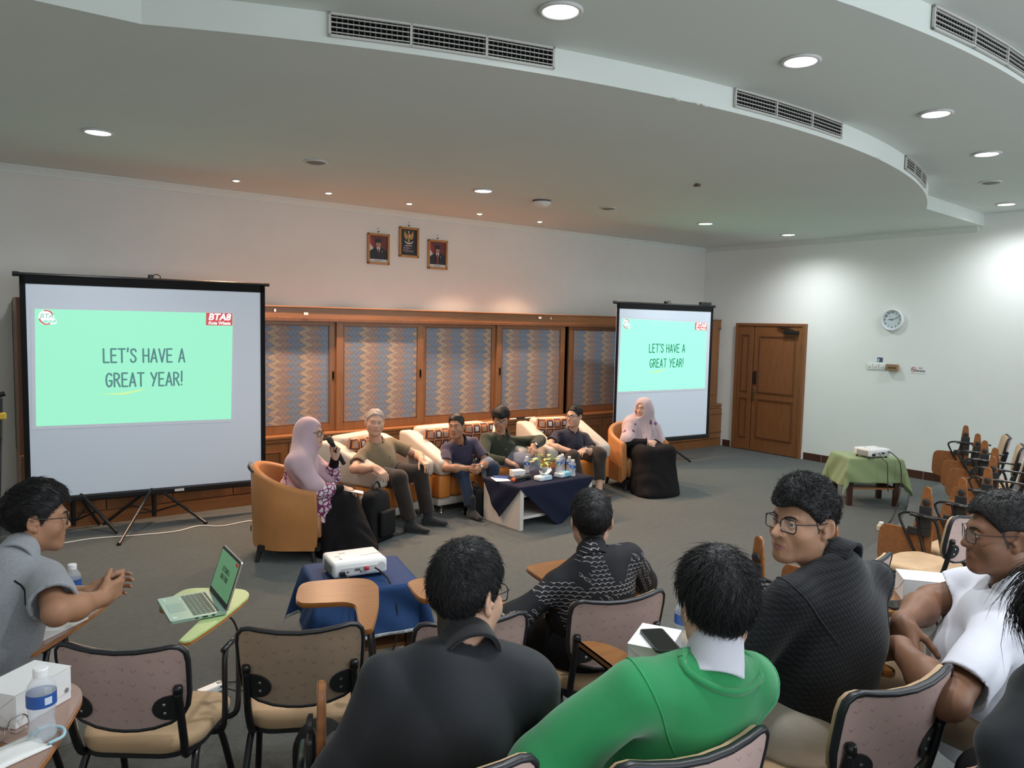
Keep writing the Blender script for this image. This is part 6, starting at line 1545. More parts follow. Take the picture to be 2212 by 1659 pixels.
    def face_bits(s, gaze=(0, 1, 0), brow=1.0, browm=None, eyes=True):
        k = s.hs; g = Vector(gaze).normalized()
        for sx in (-1, 1):
            if eyes:
                bm = nb(); bmesh.ops.create_uvsphere(bm, u_segments=16, v_segments=12, radius=0.0122*k)
                M_ = s.M4() @ Matrix.Translation((sx*0.031*s.wide, 0.0745, 0.0052)) if False else None
                cpt = s.L(sx*0.031, 0.0745, 0.0052)
                for v in bm.verts: pass
                R = Matrix([list(map(float, r)) for r in s.R]); gv = R @ g
                for f in bm.faces:
                    if f.calc_center_median().normalized().dot(gv) > 0.885: f.material_index = 1
                xf(bm, bm.verts, Matrix.Translation(Vector(cpt-s.org)))
                obj('eye', bm, [M_EYE, M_IRIS], s.t, smooth=True)
            if brow:
                bm = nb(); pts = []
                for x, z in ((0.013, 0.0235), (0.024, 0.0275), (0.036, 0.0285), (0.047, 0.0225)):
                    y = s.surf(sx*x, z); pts.append(Vector(s.L(sx*x, y-0.0005, z)-s.org))
                tube(bm, curve_pts(pts, 3), [0.0030*k*brow]*8+[0.0014*k*brow]*2, 6, flat=0.9); obj('eyebrow', bm, browm or M_HAIR, s.t, smooth=True)
    def hair(s, zf=0.075, zn=-0.075, side=-0.012, top=0.018, sides=0.007, back=0.010, front=0.006, m=None, res=None, n=0, ln=0.04, lift=0.25, whorl=(0.012, -0.070, 0.095), curl=0.0, rough=0.003, rad=0.0009, seed=1, sweep=None):
        F = Field(); k = s.hs; m = m or M_HAIR; hl = hairline(zn, zf, side)
        r = np.array(((0.0745+sides)*s.wide, 0.094+back, 0.088+0.004))*k
        F.ell(s.L(0, -0.012-0.002, 0.034), r, s.R, k=0)
        F.ell(s.L(0, -0.010+front, 0.040+top*0.55), np.array(((0.0745+sides*0.9)*s.wide, 0.092+front*0.8, 0.084+top*0.5))*k, s.R, k=0.02)
        rg = np.random.RandomState(seed); A = rg.normal(size=(6, 3)).astype(np.float32); ph = rg.rand(6)*6
        def wf(p):
            q = s.loc(p); w = 0
            for a, f_ in zip(A, ph): w = w+np.sin(q@(a*55)+f_)
            return (rough*w/2.2).astype(np.float32)*np.clip((q[:, 2]-0.02)/0.05, 0.15, 1)
        F.warp(wf)
        big = np.float32(50)
        F.add(lambda p: ((lambda q: (hl(q)-q[:, 2]))(s.loc(p))*k).astype(np.float32), (-big,)*3, (big,)*3, 'i', 0.008*k)
        v, q = mesh_field(F, res or s.res)
        if n:
            rg = np.random.RandomState(seed+5); pick = rg.randint(0, len(v), n); p = v[pick]; lc = s.loc(p); cen = np.array((0, -0.012, 0.03), np.float32)
            keep = lc[:, 2] > hl(lc)+0.002; p, lc = p[keep], lc[keep]; n_ = len(p)
            wh = np.array(whorl, np.float32); segs = 4; pts = [lc-0.0*lc]
            cur = lc.copy(); rnd_ = rg.normal(size=(n_, 3)).astype(np.float32)*0.35; lf = lift*(0.5+rg.rand(n_, 1)); L_ = ln*(0.55+0.6*rg.rand(n_, 1))*np.clip(0.35+(lc[:, 2:3]-hl(lc)[:, None])/0.10, 0.35, 1.0)
            pts = [cur-((cur-cen)/np.linalg.norm(cur-cen, axis=1)[:, None])*0.003]
            for i in range(segs):
                nn = cur-cen; nn = nn/np.linalg.norm(nn, axis=1)[:, None]
                t = cur-wh+rnd_*0.06
                if sweep is not None: t = t*0.5/np.maximum(np.linalg.norm(t, axis=1), 1e-4)[:, None]+np.array(sweep, np.float32)
                t = t-nn*(t*nn).sum(1)[:, None]; t = t/np.maximum(np.linalg.norm(t, axis=1), 1e-4)[:, None]
                t = t+rnd_*0.35
                if curl: ang = 2.4*i+6.28*rg.rand(1)[0]+rnd_[:, :1]*9; b_ = np.cross(nn, t); t = t*np.cos(ang)+b_*np.sin(ang)*curl
                up_ = lf*(1.0-0.85*i/segs)
                cur = cur+(t+nn*up_)*(L_/segs); pts.append(cur)
            P_ = np.stack(pts, 1)                                          # n x 5 x 3 in head space
            P_[:, :, 0] *= s.wide; W_ = (P_*k)@s.R.T+s.hc
            tg = W_[:, -1]-W_[:, 0]; tg /= np.maximum(np.linalg.norm(tg, axis=1), 1e-5)[:, None]
            a = np.cross(tg, rg.normal(size=(n_, 3))); a /= np.maximum(np.linalg.norm(a, axis=1), 1e-5)[:, None]; b = np.cross(tg, a)
            rr = np.array((1.0, 1.1, 0.9, 0.6, 0.12))*rad*k
            V_ = []
            for j in range(3):
                an = 2*PI*j/3; V_.append(W_+(a*math.cos(an)+b*math.sin(an))[:, None, :]*rr[None, :, None])
            VV = np.stack(V_, 2).reshape(-1, 3)                            # n,5,3
            base = np.arange(n_)[:, None, None]*15+np.arange(4)[None, :, None]*3; j = np.arange(3)[None, None, :]; j2 = (j+1) % 3
            Q = np.stack([base+j, base+j2, base+3+j2, base+3+j], -1).reshape(-1, 4)+len(v)
            v = np.concatenate([v, VV.astype(np.float32)]); q = np.concatenate([q, Q])
        return np_mesh('hair', v, q, m, s.t, None, s.org)
    def glasses(s, m=None, round_=0.5, w=0.026, h=0.020, th=0.0017, rim=True, y=0.104, z=0.003, lens=True):
        m = m or M_FRAME; k = s.hs; bm = nb()
        P = lambda x, y_, z_: Vector(s.L(x/s.wide, y_, z_)-s.org)
        for sx in (-1, 1):
            o = rrect(2*w, 2*h, min(w, h)*round_, 5)
            loop = [P(sx*0.034+a, y-0.010*(abs(sx*0.034+a)/0.06)**2, z+b) for a, b in o]; loop.append(loop[0])
            if rim: tube(bm, loop, th*k, 6)
            tube(bm, curve_pts([P(sx*(0.034+w), y-0.012, z+h*0.55), P(sx*0.071, y-0.022, z+h*0.6), P(sx*0.0805, 0.02, z+h*0.55), P(sx*0.082, -0.022, 0.016), P(sx*0.081, -0.040, -0.008)], 4), th*0.9*k, 6)
        tube(bm, curve_pts([P(-0.0095, y, z+0.006), P(0, y+0.003, z+0.009), P(0.0095, y, z+0.006)], 3), th*k, 6)
        g = obj('eyeglasses', bm, m, s.t, smooth=True)
        if lens:
            bm = nb()
            for sx in (-1, 1):
                o = rrect(2*w-0.001, 2*h-0.001, min(w, h)*round_, 5)
                bm.faces.new([bm.verts.new(P(sx*0.034+a, y-0.010*(abs(sx*0.034+a)/0.06)**2, z+b)) for a, b in o])
            o = obj('lenses', bm, M_LENSG, g); 
        return g
    # -- clothes
    def shirt(s, m, sleeve=0.62, long_=False, infl=0.014, fold=0.003, ffreq=26, hem=0.06, belly=0.0, name='shirt', res=None, loose=1.0, cuff=0.93, seed=1.0, neck_r=0.062, neckcut=True, puff=0.0, k=0.03, matfn=None, mats=None, hemz=None, lap=0.0):
        F = Field(); c = s.sc; b = s.bulk; fw, up, rt = s.fw, s.up, s.rt
        ln = float(np.linalg.norm(s.neck-s.pel))
        lo = s.pel-up*hem
        F.cone(lo, s.pel+up*ln*0.45, (0.150*b)*c+infl, (0.150*b)*c+infl, axis=fw, flat=0.74, k=0)
        F.cone(s.pel+up*ln*0.4, s.neck-up*0.17*c, 0.150*b*c+infl, (0.140*b)*c+infl, axis=fw, flat=0.74, k=0.04)
        F.cone(s.shR-rt*0.05-up*0.02, s.shL+rt*0.05-up*0.02, 0.062*c+infl*0.6, 0.062*c+infl*0.6, k=0.04)
        F.cone(s.neck-up*0.045, s.shR, 0.045*c+infl*0.8, 0.040*c+infl*0.7, k=0.03); F.cone(s.neck-up*0.045, s.shL, 0.045*c+infl*0.8, 0.040*c+infl*0.7, k=0.03)
        F.cone(s.neck-up*0.06-fw*0.01, s.neck-up*0.26*c-fw*0.015, 0.085*c, 0.105*c, axis=fw, flat=0.8, k=0.04)
        if lap:
            for hp, kn in ((s.hpR, s.knR), (s.hpL, s.knL)): F.cone(hp, hp+(kn-hp)*lap, 0.140*c, 0.128*c, k=0.06); F.cone(hp+(kn-hp)*lap*0.8-np.array((0, 0, 0.02), np.float32), hp+(kn-hp)*lap*0.9-np.array((0, 0, 0.16), np.float32), 0.12*c, 0.13*c, k=0.05)
        if belly: F.ell(s.pel+up*0.12+fw*0.07, np.array((0.13*b, 0.09+belly, 0.14)), np.stack([rt, fw, up], 1), k=0.06)
        for sh, el, wr in ((s.shR, s.elR, s.wrR), (s.shL, s.elL, s.wrL)):
            v = _n(el-sh); l = float(np.linalg.norm(el-sh))
            if long_:
                F.cone(sh, el, (0.045+puff*0.4)*c*loose+infl*0.7, (0.043+puff)*c*loose+infl, k=k)
                e = el+(wr-el)*cuff; F.cone(el, e, (0.046+puff)*c*loose+infl, 0.033*c*loose+infl*0.8, k=0.02, cap=(e, wr-el))
            else:
                e = sh+v*l*sleeve; F.cone(sh, e+v*0.03, 0.045*c*loose+infl*0.7, 0.056*c*loose+infl, k=k, cap=(e, v))
        if fold: F.warp(folds(fold*1.3, ffreq, up*0.8+rt*0.45, rt-up*0.3, seed)); F.warp(folds(fold*1.1, ffreq*0.7, up*0.7-rt*0.7, rt+up*0.6, seed+2))
        if not long_:
            for sh, el in ((s.shR, s.elR), (s.shL, s.elL)):
                v = _n(el-sh); l = float(np.linalg.norm(el-sh)); e = sh+v*l*sleeve
                F.cone(e-v*0.010, e+v*0.06, 0.052*c*loose+infl*0.8-0.010, 0.052*c*loose+infl-0.010, op='s', k=0.003)
        if neckcut: F.cone(s.neck-up*0.035+fw*0.012, s.L(0, -0.02, -0.06), neck_r*c*0.92, neck_r*c, op='s', k=0.008)
        if hemz is not None: F.plane(hemz[0], hemz[1])
        else: F.plane(lo, -up)
        s.shirtF = F
        return sdf_obj(name, F, res or s.res, mats or m, s.t, s.org, matfn)
    def collar(s, m, r=0.066, h=0.040, th=0.010, tilt=0.35, name='collar', res=None, wing=True, low=0.035):
        """folded shirt collar: stand, turned-down leaf"""
        F = Field(); c = s.sc; up = _n((s.L(0, -0.02, -0.07)-s.neck)); fw = _n(s.fw-up*(s.fw@up)); rt = np.cross(fw, up)
        a = s.neck-up*0.07*c+fw*0.010*c; b = s.neck+up*(h+0.05)*c+fw*0.004*c
        F.cone(a, b, (r+0.018)*c, (r-0.002)*c, axis=fw, flat=0.95, k=0)
        F.cone(a-up*0.02, b+up*0.03, (r+0.018-th)*c, (r-0.002-th)*c, op='s', k=0.001, axis=fw, flat=0.95)
        F.plane(s.neck+up*h*c, up+fw*tilt, 0.002)
        F.plane(s.neck-up*low*c, -up-fw*tilt*0.8, 0.002)
        if wing:                                  # the opening at the throat
            t0 = s.neck+fw*(r+0.02)*c; F.box(t0+up*0.02, (0.014*c, 0.05*c, 0.10*c), np.stack([rt, fw, up], 1), 0.004, 's', 0.002)
        return sdf_obj(name, F, res or min(s.res, 0.0034), m, s.t, s.org)
    def trousers(s, m, infl=0.010, fold=0.004, res=None, cuff=0.93, seed=3.0, name='trousers', loose=1.0, waist=0.09):
        F = Field(); c = s.sc; b = s.bulk
        F.cone(s.pel+s.up*waist, s.pel-s.up*0.02, 0.140*b*c, 0.150*b*c+infl, axis=s.fw, flat=0.78, k=0)
        for hp, kn, an in ((s.hpR, s.knR, s.anR), (s.hpL, s.knL, s.anL)):
            F.cone(hp, kn, 0.088*c*b*loose+infl, 0.062*c*loose+infl, k=0.05)
            e = kn+(an-kn)*cuff; F.cone(kn, e, 0.060*c*loose+infl, 0.052*c*loose+infl, k=0.03, cap=(e, an-kn))
        if fold: F.warp(folds(fold, 24, s.up+s.rt*0.3, s.fw, seed)); F.warp(folds(fold, 17, (0.3, 0.4, 1), (1, -0.5, 0.2), seed+1))
        for kn, an in ((s.knR, s.anR), (s.knL, s.anL)):
            e = kn+(an-kn)*cuff; F.cone(e-(an-kn)*0.08, e+(an-kn)*0.1, 0.050*c*loose, 0.050*c*loose, op='s', k=0.004)
        return sdf_obj(name, F, res or s.res, m, s.t, s.org)
    def feet(s, m, dirs, name='sock', res=None, high=0.06):
        for an, d in zip((s.anR, s.anL), dirs):
            if d is None: continue
            F = Field(); d = _n(d); c = s.sc; u = np.array((0, 0, 1), np.float32); h = an*np.array((1, 1, 0), np.float32)+u*(an[2]-0.085*c)
            F.cone(an+u*high, an-u*0.03, 0.040*c, 0.042*c, k=0); F.cone(h-d*0.030*c+u*0.036*c, h+d*0.06*c+u*0.040*c, 0.036*c, 0.040*c, k=0.04)
            F.cone(h+d*0.05*c+u*0.040*c, h+d*0.165*c+u*0.030*c, 0.040*c, 0.032*c, axis=u, flat=0.75, k=0.03)
            F.plane(h+u*0.002, -u, 0.004)
            sdf_obj(name, F, res or s.res, m, s.t, s.org)
def wrist_band(P, wr, el, m, name, r=0.031, w=0.016, face=None):
    d = Vector(_n(wr-el)); c = Vector(wr-P.org)-d*0.012; u, v = frame_of(d); bm = nb(); n = 20; a = []
    for dz in (-w/2, w/2): a.append([bm.verts.new(q+d*dz) for q in ring_pts(c, u, v, r, n)])
    for i in range(n): bm.faces.new((a[0][i], a[0][(i+1) % n], a[1][(i+1) % n], a[1][i]))
    o = obj(name, bm, m, P.t, smooth=True); solidify(o, 0.003, 1.0)
    if face is not None:
        bm = nb(); f = Vector(_n(face)); f = (f-d*f.dot(d)).normalized()
        lathe(bm, [(0.018, 0.0), (0.019, 0.006), (0.016, 0.009)], n=20, M=basis(c+f*(r-0.001), d, f.cross(d), f)); obj('dial', bm, mat('watch_dial', (0.75, 0.75, 0.75), rough=0.3), o)
    return o
def squiggle_fn(c1, c2, sc, w):
    def fn(t, b):
        co = t.coord(); n = t.new('ShaderNodeTexNoise'); t.l.new(co, n.inputs['Vector']); n.inputs['Scale'].default_value = sc*0.45; n.inputs['Detail'].default_value = 1
        add = t.new('ShaderNodeMixRGB', blend_type='ADD'); add.inputs[0].default_value = 0.05; t.l.new(co, add.inputs[1]); t.l.new(n.outputs['Color'], add.inputs[2])
        v = t.new('ShaderNodeTexVoronoi', feature='DISTANCE_TO_EDGE'); t.l.new(add.outputs[0], v.inputs['Vector']); v.inputs['Scale'].default_value = sc
        t.l.new(t.ramp(v.outputs['Distance'], [(0, c1), (w, c2)], 'CONSTANT'), b.inputs['Base Color'])
    return fn
def flower_fn(base, fl, sc=8.0, thr=0.17):
    def fn(t, b):
        v = t.new('ShaderNodeTexVoronoi'); t.l.new(t.coord(), v.inputs['Vector']); v.inputs['Scale'].default_value = sc; v.inputs['Randomness'].default_value = 0.8
        d = t.math('ADD', v.outputs['Distance'], t.math('MULTIPLY', t.math('SUBTRACT', t.noise(t.coord(), 45, 2), 0.5), 0.30))
        g = t.xyz(v.outputs['Color'])[0]
        k = t.math('MULTIPLY', t.math('LESS_THAN', d, thr), t.math('GREATER_THAN', g, 0.35))
        t.l.new(t.mix(k, base, fl), b.inputs['Base Color'])
    return fn
def batik_fn(t, b):
    x, y, z = t.xyz(t.coord()); S_ = 42.0
    def scales(x, z):
        v = t.math('MULTIPLY', z, S_*1.5); row = t.math('FLOOR', v); u = t.math('ADD', t.math('MULTIPLY', x, S_), t.math('MULTIPLY', t.math('MODULO', t.math('ABSOLUTE', row), 2.0), 0.5))
        fu = t.math('SUBTRACT', t.math('FRACT', u), 0.5); fv = t.math('FRACT', v)
        r = t.math('SQRT', t.math('ADD', t.math('MULTIPLY', fu, fu), t.math('MULTIPLY', fv, fv)))
        return t.math('LESS_THAN', t.math('ABSOLUTE', t.math('SUBTRACT', r, 0.46)), 0.075)
    def leaves(x, z):
        u, v = t.math('MULTIPLY', t.math('ADD', x, z), 26.0), t.math('MULTIPLY', t.math('SUBTRACT', x, z), 26.0)
        fu, fv = t.math('SUBTRACT', t.math('FRACT', u), 0.5), t.math('SUBTRACT', t.math('FRACT', v), 0.5)
        r = t.math('SQRT', t.math('ADD', t.math('MULTIPLY', t.math('MULTIPLY', fu, fu), 5.0), t.math('MULTIPLY', fv, fv)))
        return t.math('LESS_THAN', t.math('ABSOLUTE', t.math('SUBTRACT', r, 0.40)), 0.07)
    n1 = t.noise(t.coord(), 4.2, 1); n2 = t.noise(t.map(t.coord(), loc=(3, 5, 1)), 4.5, 1)
    a = t.math('MULTIPLY', scales(x, z), t.math('GREATER_THAN', n1, 0.53)); c = t.math('MULTIPLY', leaves(x, z), t.math('MULTIPLY', t.math('GREATER_THAN', n2, 0.54), t.math('LESS_THAN', n1, 0.53)))
    k = t.math('MAXIMUM', a, c); k = t.math('MULTIPLY', k, t.math('ADD', 0.25, t.noise(t.coord(), 14, 2)))
    t.l.new(t.mix(k, (0.013, 0.013, 0.016), (0.36, 0.35, 0.36)), b.inputs['Base Color'])
C_OLIVE = cloth('olive_shirt', (0.175, 0.135, 0.08)); C_BLK = cloth('black_cloth', (0.009, 0.008, 0.009), sheen=0.0); C_BRN = cloth('brown_black_trouser', (0.026, 0.020, 0.017))
C_NVY = cloth('purplish_navy_shirt', (0.042, 0.038, 0.072)); C_NVY2 = cloth('dark_navy_shirt', (0.018, 0.019, 0.034)); C_JEAN = cloth('dark_jeans', (0.020, 0.033, 0.062), var=0.3); C_JEANG = cloth('pale_jeans', (0.19, 0.205, 0.26), var=0.25)
C_GRN = cloth('bottle_green_shirt', (0.028, 0.034, 0.020), var=0.25); C_GREY = cloth('grey_melange_shirt', (0.27, 0.285, 0.31), var=0.12, scale=150); C_JKT = cloth('black_bomber', (0.019, 0.021, 0.025), rough=0.6, sheen=0.1); C_JKC = cloth('black_rib', (0.012, 0.012, 0.014))
C_SWT = cloth('green_sweater', (0.027, 0.245, 0.085), rough=0.95, var=0.06, sheen=0.35); C_WHT = cloth('white_cotton', (0.62, 0.62, 0.68), var=0.03); C_BEI = cloth('beige_trouser', (0.44, 0.38, 0.32)); C_LGT = cloth('light_grey_trouser', (0.46, 0.44, 0.42)); C_TAN = cloth('tan_trouser', (0.20, 0.13, 0.075))
def knit_fn(t, b):
    co = t.coord(); x, y, z = t.xyz(co); u = t.math('MULTIPLY', t.math('ADD', x, t.math('MULTIPLY', z, 0.55)), 85.0); v = t.math('MULTIPLY', t.math('SUBTRACT', z, t.math('MULTIPLY', x, 0.3)), 60.0)
    h = t.math('MULTIPLY', t.math('PINGPONG', u, 0.5), t.math('PINGPONG', v, 0.5))
    bn = t.new('ShaderNodeBump'); bn.inputs['Strength'].default_value = 0.9; bn.inputs['Distance'].default_value = 0.004; t.l.new(h, bn.inputs['Height']); t.l.new(bn.outputs[0], b.inputs['Normal'])
    t.l.new(t.mix(t.math('LESS_THAN', h, 0.045), (0.015, 0.016, 0.019), (0.007, 0.007, 0.009)), b.inputs['Base Color'])
C_KNIT = mat('black_textured_shirt', (0.02, 0.021, 0.024), rough=0.85, spec=0.2, sheen=0.15, fn=knit_fn)
C_BATIK = mat('batik_cloth', (0.013, 0.013, 0.016), rough=0.7, spec=0.25, fn=batik_fn)
C_SQG = mat('purple_white_blouse', (0.3, 0.1, 0.2), rough=0.85, fn=squiggle_fn((0.155, 0.020, 0.085), (0.56, 0.49, 0.54), 24.0, 0.105))
C_HIJ = cloth('mauve_headscarf', (0.46, 0.335, 0.375), var=0.05, sheen=0.3); C_HIJF = mat('flowered_headscarf', (0.46, 0.35, 0.37), rough=0.85, sheen=0.3, fn=flower_fn((0.47, 0.365, 0.385), (0.16, 0.055, 0.135), 9.0, 0.24))
def buttons(P, m, n=5, top=0.05, step=0.085):
    for i in range(n):
        pt = P.neck-P.up*(top+step*i); ys = np.linspace(0.02, 0.30, 140); q = np.stack([pt+P.fw*y for y in ys]).astype(np.float32); d = P.shirtF(q); k = int(np.argmax(d > 0)); c = Vector(q[k]-P.org)
        bm = nb(); lathe(bm, [(0.0055, -0.001), (0.0055, 0.002), (0.002, 0.0025)], n=10, M=basis(c, Vector(P.rt), Vector(P.up))); obj('button', bm, m, P.t)
M_BTN = mat('pale_button', (0.55, 0.52, 0.48), rough=0.4); M_BTND = mat('dark_button', (0.03, 0.03, 0.035), rough=0.4)
def headscarf(P, m, drape=0.30, wide=0.21, front=0.10, face=0.0575, res=None, hem_n=None):
    F = Field(); k = P.hs; up, fw, rt = P.up, P.fw, P.rt; R = P.R
    F.ell(P.L(0, -0.016, 0.030), np.array((0.092, 0.112, 0.108))*k, R, k=0)
    F.ell(P.L(0, 0.004, -0.055), np.array((0.084, 0.092, 0.085))*k, R, k=0.05)
    F.cone(P.L(0, -0.02, -0.06), P.neck+up*0.01, 0.080*k, 0.088*k, k=0.05)
    F.cone(P.neck-up*0.02, P.neck-up*drape, 0.085*k, wide*k, axis=fw, flat=0.72, k=0.07)
    F.cone(P.shR-up*0.0, P.shL-up*0.0, 0.075*k, 0.075*k, k=0.08)
    for sh in (P.shR, P.shL): F.cone(P.L(0, -0.03, -0.04), sh-up*0.01, 0.078*k, 0.060*k, k=0.09)
    for sh, el in ((P.shR, P.elR), (P.shL, P.elL)): F.cone(sh, sh+(el-sh)*0.85, 0.070*k, 0.095*k, k=0.09)
    F.cone(P.neck+fw*0.05, P.neck-up*drape*1.05+fw*front, 0.07*k, 0.09*k, k=0.06)
    F.ell(P.L(0, 0.112, -0.012), np.array((face, 0.085+(face-0.0575)*1.2, 0.082))*k, R, 's', 0.012)
    F.warp(folds(0.008, 30, rt*0.8+fw*0.5+up*0.15, up, 1.4)); F.warp(folds(0.006, 18, rt-fw, up*0.6+rt*0.3, 2.3))
    F.plane(P.neck-up*drape, hem_n if hem_n is not None else -up, 0.004)
    return sdf_obj('headscarf', F, res or P.res, m, P.t, P.org)
def long_skirt(P, m, res=None, flare=0.15, z0=0.008):
    F = Field(); c = P.sc; u = np.array((0, 0, 1), np.float32)
    F.cone(P.pel+P.up*0.06, P.pel-P.up*0.02, 0.14*c, 0.165*c, axis=P.fw, flat=0.85, k=0)
    for hp, kn, an in ((P.hpR, P.knR, P.anR), (P.hpL, P.knL, P.anL)):
        F.cone(hp, kn, 0.115*c, 0.088*c, k=0.08)
        fl = an*np.array((1, 1, 0), np.float32)+u*0.02; F.cone(kn, fl, 0.088*c, flare*c, k=0.09)
        F.cone(kn*0.6+hp*0.4-u*0.05, fl*0.65+(hp*np.array((1, 1, 0), np.float32))*0.35+u*0.02, 0.10*c, flare*c*0.95, k=0.1)
    m_ = (P.knR+P.knL)/2; f_ = (P.anR+P.anL)/2; F.cone(m_, f_*np.array((1, 1, 0), np.float32)+u*0.02, 0.085*c, flare*c*1.1, k=0.08)
    zk = float(P.knR[2])
    F.warp(folds(0.011, 26, P.hr*0.9+P.fw*0.6, u*0.4, 0.6, mask=lambda p: np.clip((zk-p[:, 2])/0.35, 0, 1))); F.warp(folds(0.003, 18, (0.3, 0.5, 0.6), (0.7, -0.4, 0), 1.9))
    F.plane((0, 0, z0), (0, 0, -1), 0.004)
    return sdf_obj('long_skirt', F, res or P.res, m, P.t, P.org)
def undersleeves(P, m, infl=0.008):
    for sh, el, wr in ((P.shR, P.elR, P.wrR), (P.shL, P.elL, P.wrL)):
        F = Field(); F.cone(el+(sh-el)*0.3, el, 0.046+infl, 0.043+infl, k=0); F.cone(el, wr, 0.043+infl, 0.029+infl, k=0.02, cap=(wr, wr-el)); F.warp(folds(0.002, 60, wr-el, (1, 0.3, 0), 1.0))
        sdf_obj('sleeve', F, P.res, m, P.t, P.org)
def seam_loop(P, c, ax, m, name='seam', r=0.0022, off=0.0, lo=0, hi=2*PI, n=40, rmax=0.25):
    c, ax = npv(c), _n(ax); u = _n(np.cross(ax, (0.31, 0.2, 0.93))); v = np.cross(ax, u); pts = []
    for i in range(n+1):
        a = lo+(hi-lo)*i/n; d_ = u*math.cos(a)+v*math.sin(a); ys = np.linspace(0.0, rmax, 160); q = np.stack([c+d_*y for y in ys]).astype(np.float32); d = P.shirtF(q); k = np.nonzero(d < 0)[0]
        if len(k): pts.append(Vector(q[min(k[-1]+1, 159)]+d_*off-P.org))
    bm = nb(); tube(bm, pts, r, 6, cap=False); return obj(name, bm, m, P.t, smooth=True)
# ------------------------------------------------ the panel, from left to right
P = Person('woman in a mauve headscarf and purple patterned blouse speaking into a microphone', (2.50, 6.12, 0), SK_FAIR, sc=0.98, res=0.006)
P.torso((2.44, 6.17, 0.48), (2.505, 6.165, 0.86), (-0.54, -0.84, 0), 0.165, 0.92)
P.arms((2.765, 5.93, 0.575), (2.765, 6.075, 0.815), (-0.4, -0.5, -0.6), (0.3, 0.5, -0.9))
P.legs((2.86, 5.86, 0.08), (2.93, 5.98, 0.08), (0.3, 0, 1), (0.3, 0, 1))
P.head((2.575, 6.16, 1.03), look(80, 0), 0.0, 0.5, 0.96, hs=1.04)
P.flesh([dict(w=P.wrR, d=(0.86, -0.3, -0.25), n=(0.1, 0.2, -1), side=1, curl=(0.35, 0.4, 0.3), s=0.95), dict(w=P.wrL, d=(0.25, 0.05, 0.95), n=(-0.75, -0.45, 0.35), side=-1, curl=(1.0, 1.1, 0.7), s=0.95, spread=0.04, thumb=(0.5, 0.6))])
P.body(0.005); P.face_bits((0.0, 1, 0), 0.8); P.glasses(round_=0.95, w=0.025, h=0.022, th=0.0026)
P.shirt(C_SQG, long_=True, infl=0.022, fold=0.006, hem=0.20, cuff=0.62, name='blouse', loose=1.15, res=0.007, neckcut=False, lap=0.62, hemz=((2.5, 6.1, 0.36), (-0.35, 0.15, -1)))
undersleeves(P, C_BLK); headscarf(P, C_HIJ, 0.31, 0.20, 0.10, hem_n=-P.up*0.9-P.fw*0.25+P.rt*0.1, face=0.0655); long_skirt(P, C_BLK, 0.009, 0.16)
bm = nb(); tube(bm, curve_pts([Vector(P.neck-P.org+P.rt*0.075+P.fw*0.0+P.up*0.03), Vector(P.neck-P.org+P.rt*0.10+P.fw*0.07-P.up*0.06), Vector(P.neck-P.org+P.rt*0.08+P.fw*0.145-P.up*0.17), Vector(P.neck-P.org+P.rt*0.05+P.fw*0.165-P.up*0.26)], 5), 0.007, 6, flat=0.35); obj('lanyard', bm, C_NVY2, P.t)
microphone('microphone held up to her mouth by the woman in the mauve headscarf', (2.775, 6.072, 0.875), (-0.52, -0.02, 0.85))
bm = nb(); box(bm, (0, 0, 0), (0.16, 0.10, 0.0025), bev=0.001); o = obj('note_card', bm, M_CARD); o.matrix_world = Matrix.Translation((2.86, 5.90, 0.545)) @ Matrix.Rotation(math.radians(-25), 4, 'Z') @ Matrix.Rotation(math.radians(12), 4, 'Y'); tag(o, 'white note card held on her lap by the woman with the microphone', 'card')

P = Person('man in an olive short sleeved shirt with hands on the armrests of the left armchair', (3.62, 6.75, 0), SK_LIGHT, sc=1.06)
P.torso((3.58, 6.83, 0.44), (3.527, 6.79, 0.80), (-0.94, -0.34, 0), 0.195, 1.22)
P.arms((3.265, 6.27, 0.640), (3.86, 6.46, 0.640), (-0.8, 0.2, -0.3), (0.8, 0.2, -0.3))
P.legs((3.60, 6.22, 0.09), (3.87, 6.34, 0.09), (0, -0.4, 1), (0.2, -0.4, 1))
P.head((3.479, 6.72, 1.00), look(18, 2), 0.05, 0.8, 1.04)
P.flesh([dict(w=P.wrR, d=(0.25, -0.75, -0.45), n=(0.1, 0.4, -0.85), side=1, curl=(0.45, 0.5, 0.3), s=1.05), dict(w=P.wrL, d=(0.1, -0.8, -0.45), n=(-0.1, 0.4, -0.85), side=-1, curl=(0.45, 0.5, 0.3), s=1.05)])
P.body(0.0055); P.face_bits((0.2, 1, 0), 0.8, M_HAIRG); P.hair(0.085, -0.05, 0.0, 0.004, 0.003, 0.004, 0.0, M_HAIRG, n=900, ln=0.015, lift=0.4, seed=3)
P.shirt(C_OLIVE, 0.66, False, 0.016, 0.005, 24, 0.08, 0.03); P.collar(C_OLIVE); buttons(P, M_BTND); P.trousers(C_BRN, 0.012, loose=1.05); P.feet(M_SOCK, ((0.55, -0.83, 0), (0.62, -0.78, 0)))

